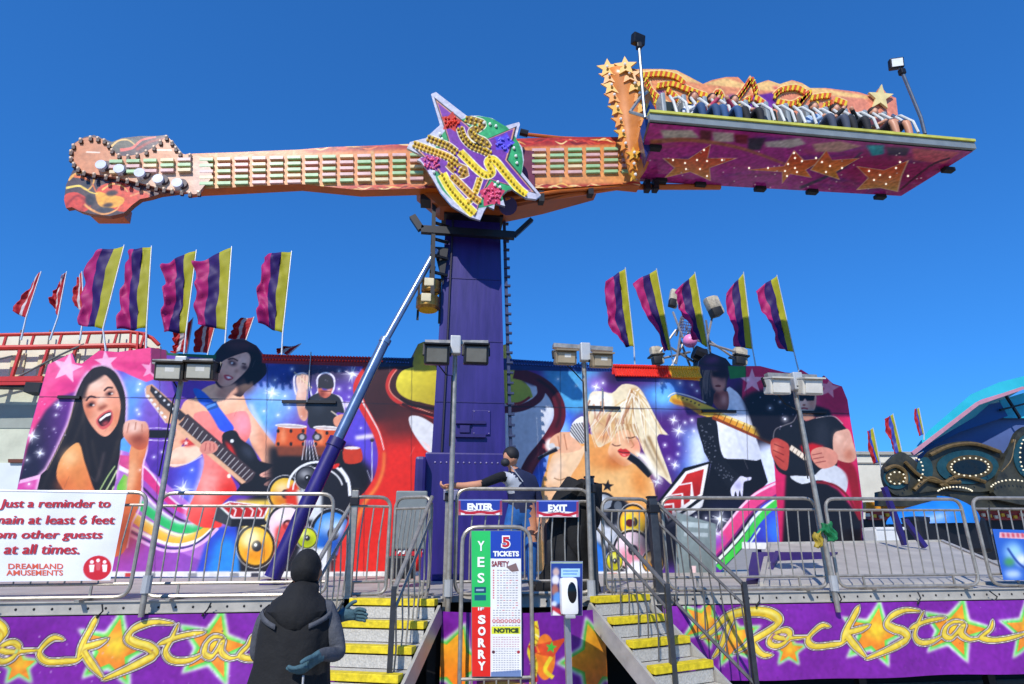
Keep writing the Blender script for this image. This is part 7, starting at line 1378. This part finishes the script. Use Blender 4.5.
# ---- the ride worker leaning on the gate
WK = 7.25; wp = PY(520, 590, WK); X, Y_ = PY(516, 520, WK)[0], WK
NVY = mat('navy work shirt', '#1b2346', .75, 0, .14, 14, .2); JNS = mat('blue denim', '#1f5fa8', .75, 0, .16, 16, .25); WHT = mat('white shirt patch', '#b4b8c0', .7)
per = thing('person', 'ride worker in navy shirt and blue jeans leaning an arm along the middle gate', 'person', (X, Y_, DECK)); D_ = DECK
N, E_, M_ = {}, [], []
nd('pelvis', (X + .06, Y_ + .02, D_ + .86), (.16, .12)); nd('waist', (X + .07, Y_, D_ + 1.0), (.15, .115)); nd('chest', (X + .03, Y_ - .06, D_ + 1.19), (.17, .12)); nd('neckb', (X - .04, Y_ - .09, D_ + 1.34), .06); nd('neck', (X - .06, Y_ - .10, D_ + 1.40), .05); nd('head', (X - .07, Y_ - .11, D_ + 1.46), .07)
eg('pelvis', 'waist', 0); eg('waist', 'chest', 0); eg('chest', 'neckb', 0); eg('neckb', 'neck', 2); eg('neck', 'head', 2)
h1 = PY(449, 487.5, 6.68); el = PY(481, 484.5, 6.78)
nd('lsh', (X - .17, Y_ - .13, D_ + 1.27), .066); nd('lel', el, .050); nd('lfa', h1 * .55 + el * .45, .042); nd('lwrist', h1 * .9 + el * .1 + np.array((0, 0, .02)), .034); eg('chest', 'lsh', 3); eg('lsh', 'lel', 4); eg('lel', 'lfa', 2); eg('lfa', 'lwrist', 2)
nd('rsh', (X + .20, Y_ - .02, D_ + 1.24), .066); nd('rel', (X + .29, Y_ + .04, D_ + .98), .05); nd('rwrist', (X + .26, Y_ - .08, D_ + .76), .036); eg('chest', 'rsh', 0); eg('rsh', 'rel', 0); eg('rel', 'rwrist', 2)
for s_, k in ((1, 'r'), (-1, 'l')): nd(k + 'hip', (X + .06 + s_ * .10, Y_ + .02, D_ + .80), .115); nd(k + 'kn', (X + .04 + s_ * .13, Y_ - .02, D_ + .45), .078); nd(k + 'an', (X + .04 + s_ * .14, Y_ + .02, D_ + .08), .05); nd(k + 'toe', (X + .04 + s_ * .15, Y_ - .14, D_ + .045), .045); eg('pelvis', k + 'hip', 1); eg(k + 'hip', k + 'kn', 1); eg(k + 'kn', k + 'an', 1); eg(k + 'an', k + 'toe', 5)
hand(N, E_, M_, 'l', N['lwrist'][0], (-1, -.1, -.25), (0, -1, .2), 2, .9); hand(N, E_, M_, 'r', N['rwrist'][0], (-.1, -.3, -1), (0, -1, .2), 2, .5)
skin_mesh('body', N, E_, M_, [NVY, JNS, SKIN, WHT, BLK, BLACK], per)
hc = np.array((X - .075, Y_ - .13, D_ + 1.475)); head_mesh('head', hc, (-.75, -.45, -.45), (-.1, -.3, 1), 1.0, SKIN, per)
q = MB(); q.ell(hc + np.array((.006, .012, .045)), (.098, .118, .098), 20, 12); q.build('cap', mat('black cap cloth', '#17171c', .7), per, True); q = MB(); q.ell(hc + np.array((-.07, -.05, -.055)), (.055, .055, .05), 14, 8); q.build('face_mask', mat('dark face mask', '#23252c', .7), per, True)
q = MB(); q.tube([hc + np.array((-.01, -.09, -.1)), (X - .02, Y_ - .19, D_ + 1.3), (X + .06, Y_ - .19, D_ + 1.2)], .006, 5); q.build('lanyard', WHT, per, True)

# ---- black jacket over the gate rail
t = thing('hanging_jacket', 'black jacket and bag hanging over the gate rail under the exit sign', 'jacket', PY(568, 590, 6.95)); V = []; Fc = []; nu, nv = 20, 22
for j in range(nv + 1):
    v = j / nv
    for i in range(nu + 1):
        u = i / nu; xl_ = (572 if v < .25 else 546 + 14 * max(0, .45 - v)) if v < .45 else 546; xl_ = 575 - 30 * min(1, v / .38); x = xl_ + (592 - xl_) * u; y = 483 + 110 * v
        V.append(PY(x, y, 7.02 - .10 * math.sin(math.pi * u) - .05 * math.sin(9 * u + 5 * v) - .03 * math.sin(17 * u - 7 * v)))
Fc = [(j * (nu + 1) + i, j * (nu + 1) + i + 1, (j + 1) * (nu + 1) + i + 1, (j + 1) * (nu + 1) + i) for j in range(nv) for i in range(nu)]
o = mesh_obj('jacket_cloth', V, Fc, BLK, t, True); s_ = o.modifiers.new('thick', 'SOLIDIFY'); s_.thickness = .12; s_.offset = 1
q = MB(); q.box(PY(556, 545, 6.98), (.26, .2, .5), bev=.07); q.build('bag', mat('black nylon', '#1a1a1e', .6, 0, .15, 12, .3), t, True)

# ---- riders in the gondola
def rider(k, label, shirt, legs, bare=False, lean=0.0, sk=None, hair='#2a1a14', arms=0):
    x = sx[k]; Y0 = SYD - .02; z = seatz + .08; sk = sk or SKIN
    p_ = thing('person', label, 'person', (x, Y0, z), 'riders sitting in the gondola seats'); global N, E_, M_; N, E_, M_ = {}, [], []
    nd('pelvis', (x, Y0 + .05, z + .10), (.15, .11)); nd('chest', (x + lean * .5, Y0 + .14, z + .42), (.16, .11)); nd('neckb', (x + lean, Y0 + .13, z + .58), .06); nd('head', (x + lean, Y0 + .11, z + .68), .06); eg('pelvis', 'chest', 0); eg('chest', 'neckb', 0); eg('neckb', 'head', 2)
    for s_, q in ((1, 'r'), (-1, 'l')):
        nd(q + 'sh', (x + lean * .7 + s_ * .19, Y0 + .12, z + .50), .065)
        if arms: nd(q + 'el', (x + s_ * .25, Y0 - .10, z + .34), .052); nd(q + 'wr', (x + s_ * .09, Y0 - .22, z + .48), .04); nd(q + 'ha', (x + s_ * .06, Y0 - .24, z + .55), .045)
        else: nd(q + 'el', (x + s_ * .26, Y0 - .02, z + .26), .052); nd(q + 'wr', (x + s_ * .13, Y0 - .22, z + .26), .04); nd(q + 'ha', (x + s_ * .09, Y0 - .28, z + .28), .045)
        eg('chest', q + 'sh', 0); eg(q + 'sh', q + 'el', 0); eg(q + 'el', q + 'wr', 2 if bare else 0); eg(q + 'wr', q + 'ha', 2)
        nd(q + 'hp', (x + s_ * .10, Y0 - .02, z + .09), .10); nd(q + 'kn', (x + s_ * .14, Y0 - .42, z + .14), .082); nd(q + 'an', (x + s_ * .13, Y0 - .44, z - .28), .05); nd(q + 'to', (x + s_ * .14, Y0 - .60, z - .33), .045); eg('pelvis', q + 'hp', 1); eg(q + 'hp', q + 'kn', 1); eg(q + 'kn', q + 'an', 2 if bare else 1); eg(q + 'an', q + 'to', 3)
    skin_mesh('body', N, E_, M_, [shirt, legs, sk, BLACK if not bare else WHT], p_); hc = (x + lean, Y0 + .10, z + .74); head_mesh('head', hc, (-.15, -1, -.15), (0, 0, 1), 1.0, sk, p_)
    q = MB(); q.ell(np.array(hc) + np.array((.0, .025, .045)), (.094, .112, .098), 16, 10); q.build('hair', mat('hair ' + hair, hair, .7, 0, .2, 30), p_, True)
cl = lambda n, c: mat(n, c, .8, 0, .12, 14, .2)
rider(1, 'rider in a white shirt and jeans at the left of the gondola seats', cl('white shirt cloth', '#e2e4ea'), cl('dark denim', '#26466e'), False, .02, None, '#5a2018')
rider(2, 'rider in a red and pink top and jeans next to the white shirted one', cl('pink red shirt cloth', '#b83a58'), cl('mid denim', '#2a4f7c'), False, -.03, None, '#30181a', 1)
rider(3, 'rider in a black top right beside the pink topped rider', cl('black shirt cloth', '#1c1c22'), cl('black trousers', '#16161c'), False, .0, None, '#201410')
rider(7, 'rider in a pale blue shirt in the right half of the gondola', cl('pale blue cloth', '#a9c0de'), cl('slate trousers', '#3c4456'), False, -.02, None, '#3a2a1e')
rider(8, 'rider in a black jacket and light scarf right of the pale blue one', cl('black jacket cloth', '#16161a'), cl('black jeans', '#1a1b22'), False, .02, None, '#14100e', 1)
rider(10, 'rider in shorts with bare legs and maroon top near the right end of the seats', cl('maroon cloth', '#5a2234'), cl('dark shorts', '#3a2a30'), True, .0, None, '#2a1a14')
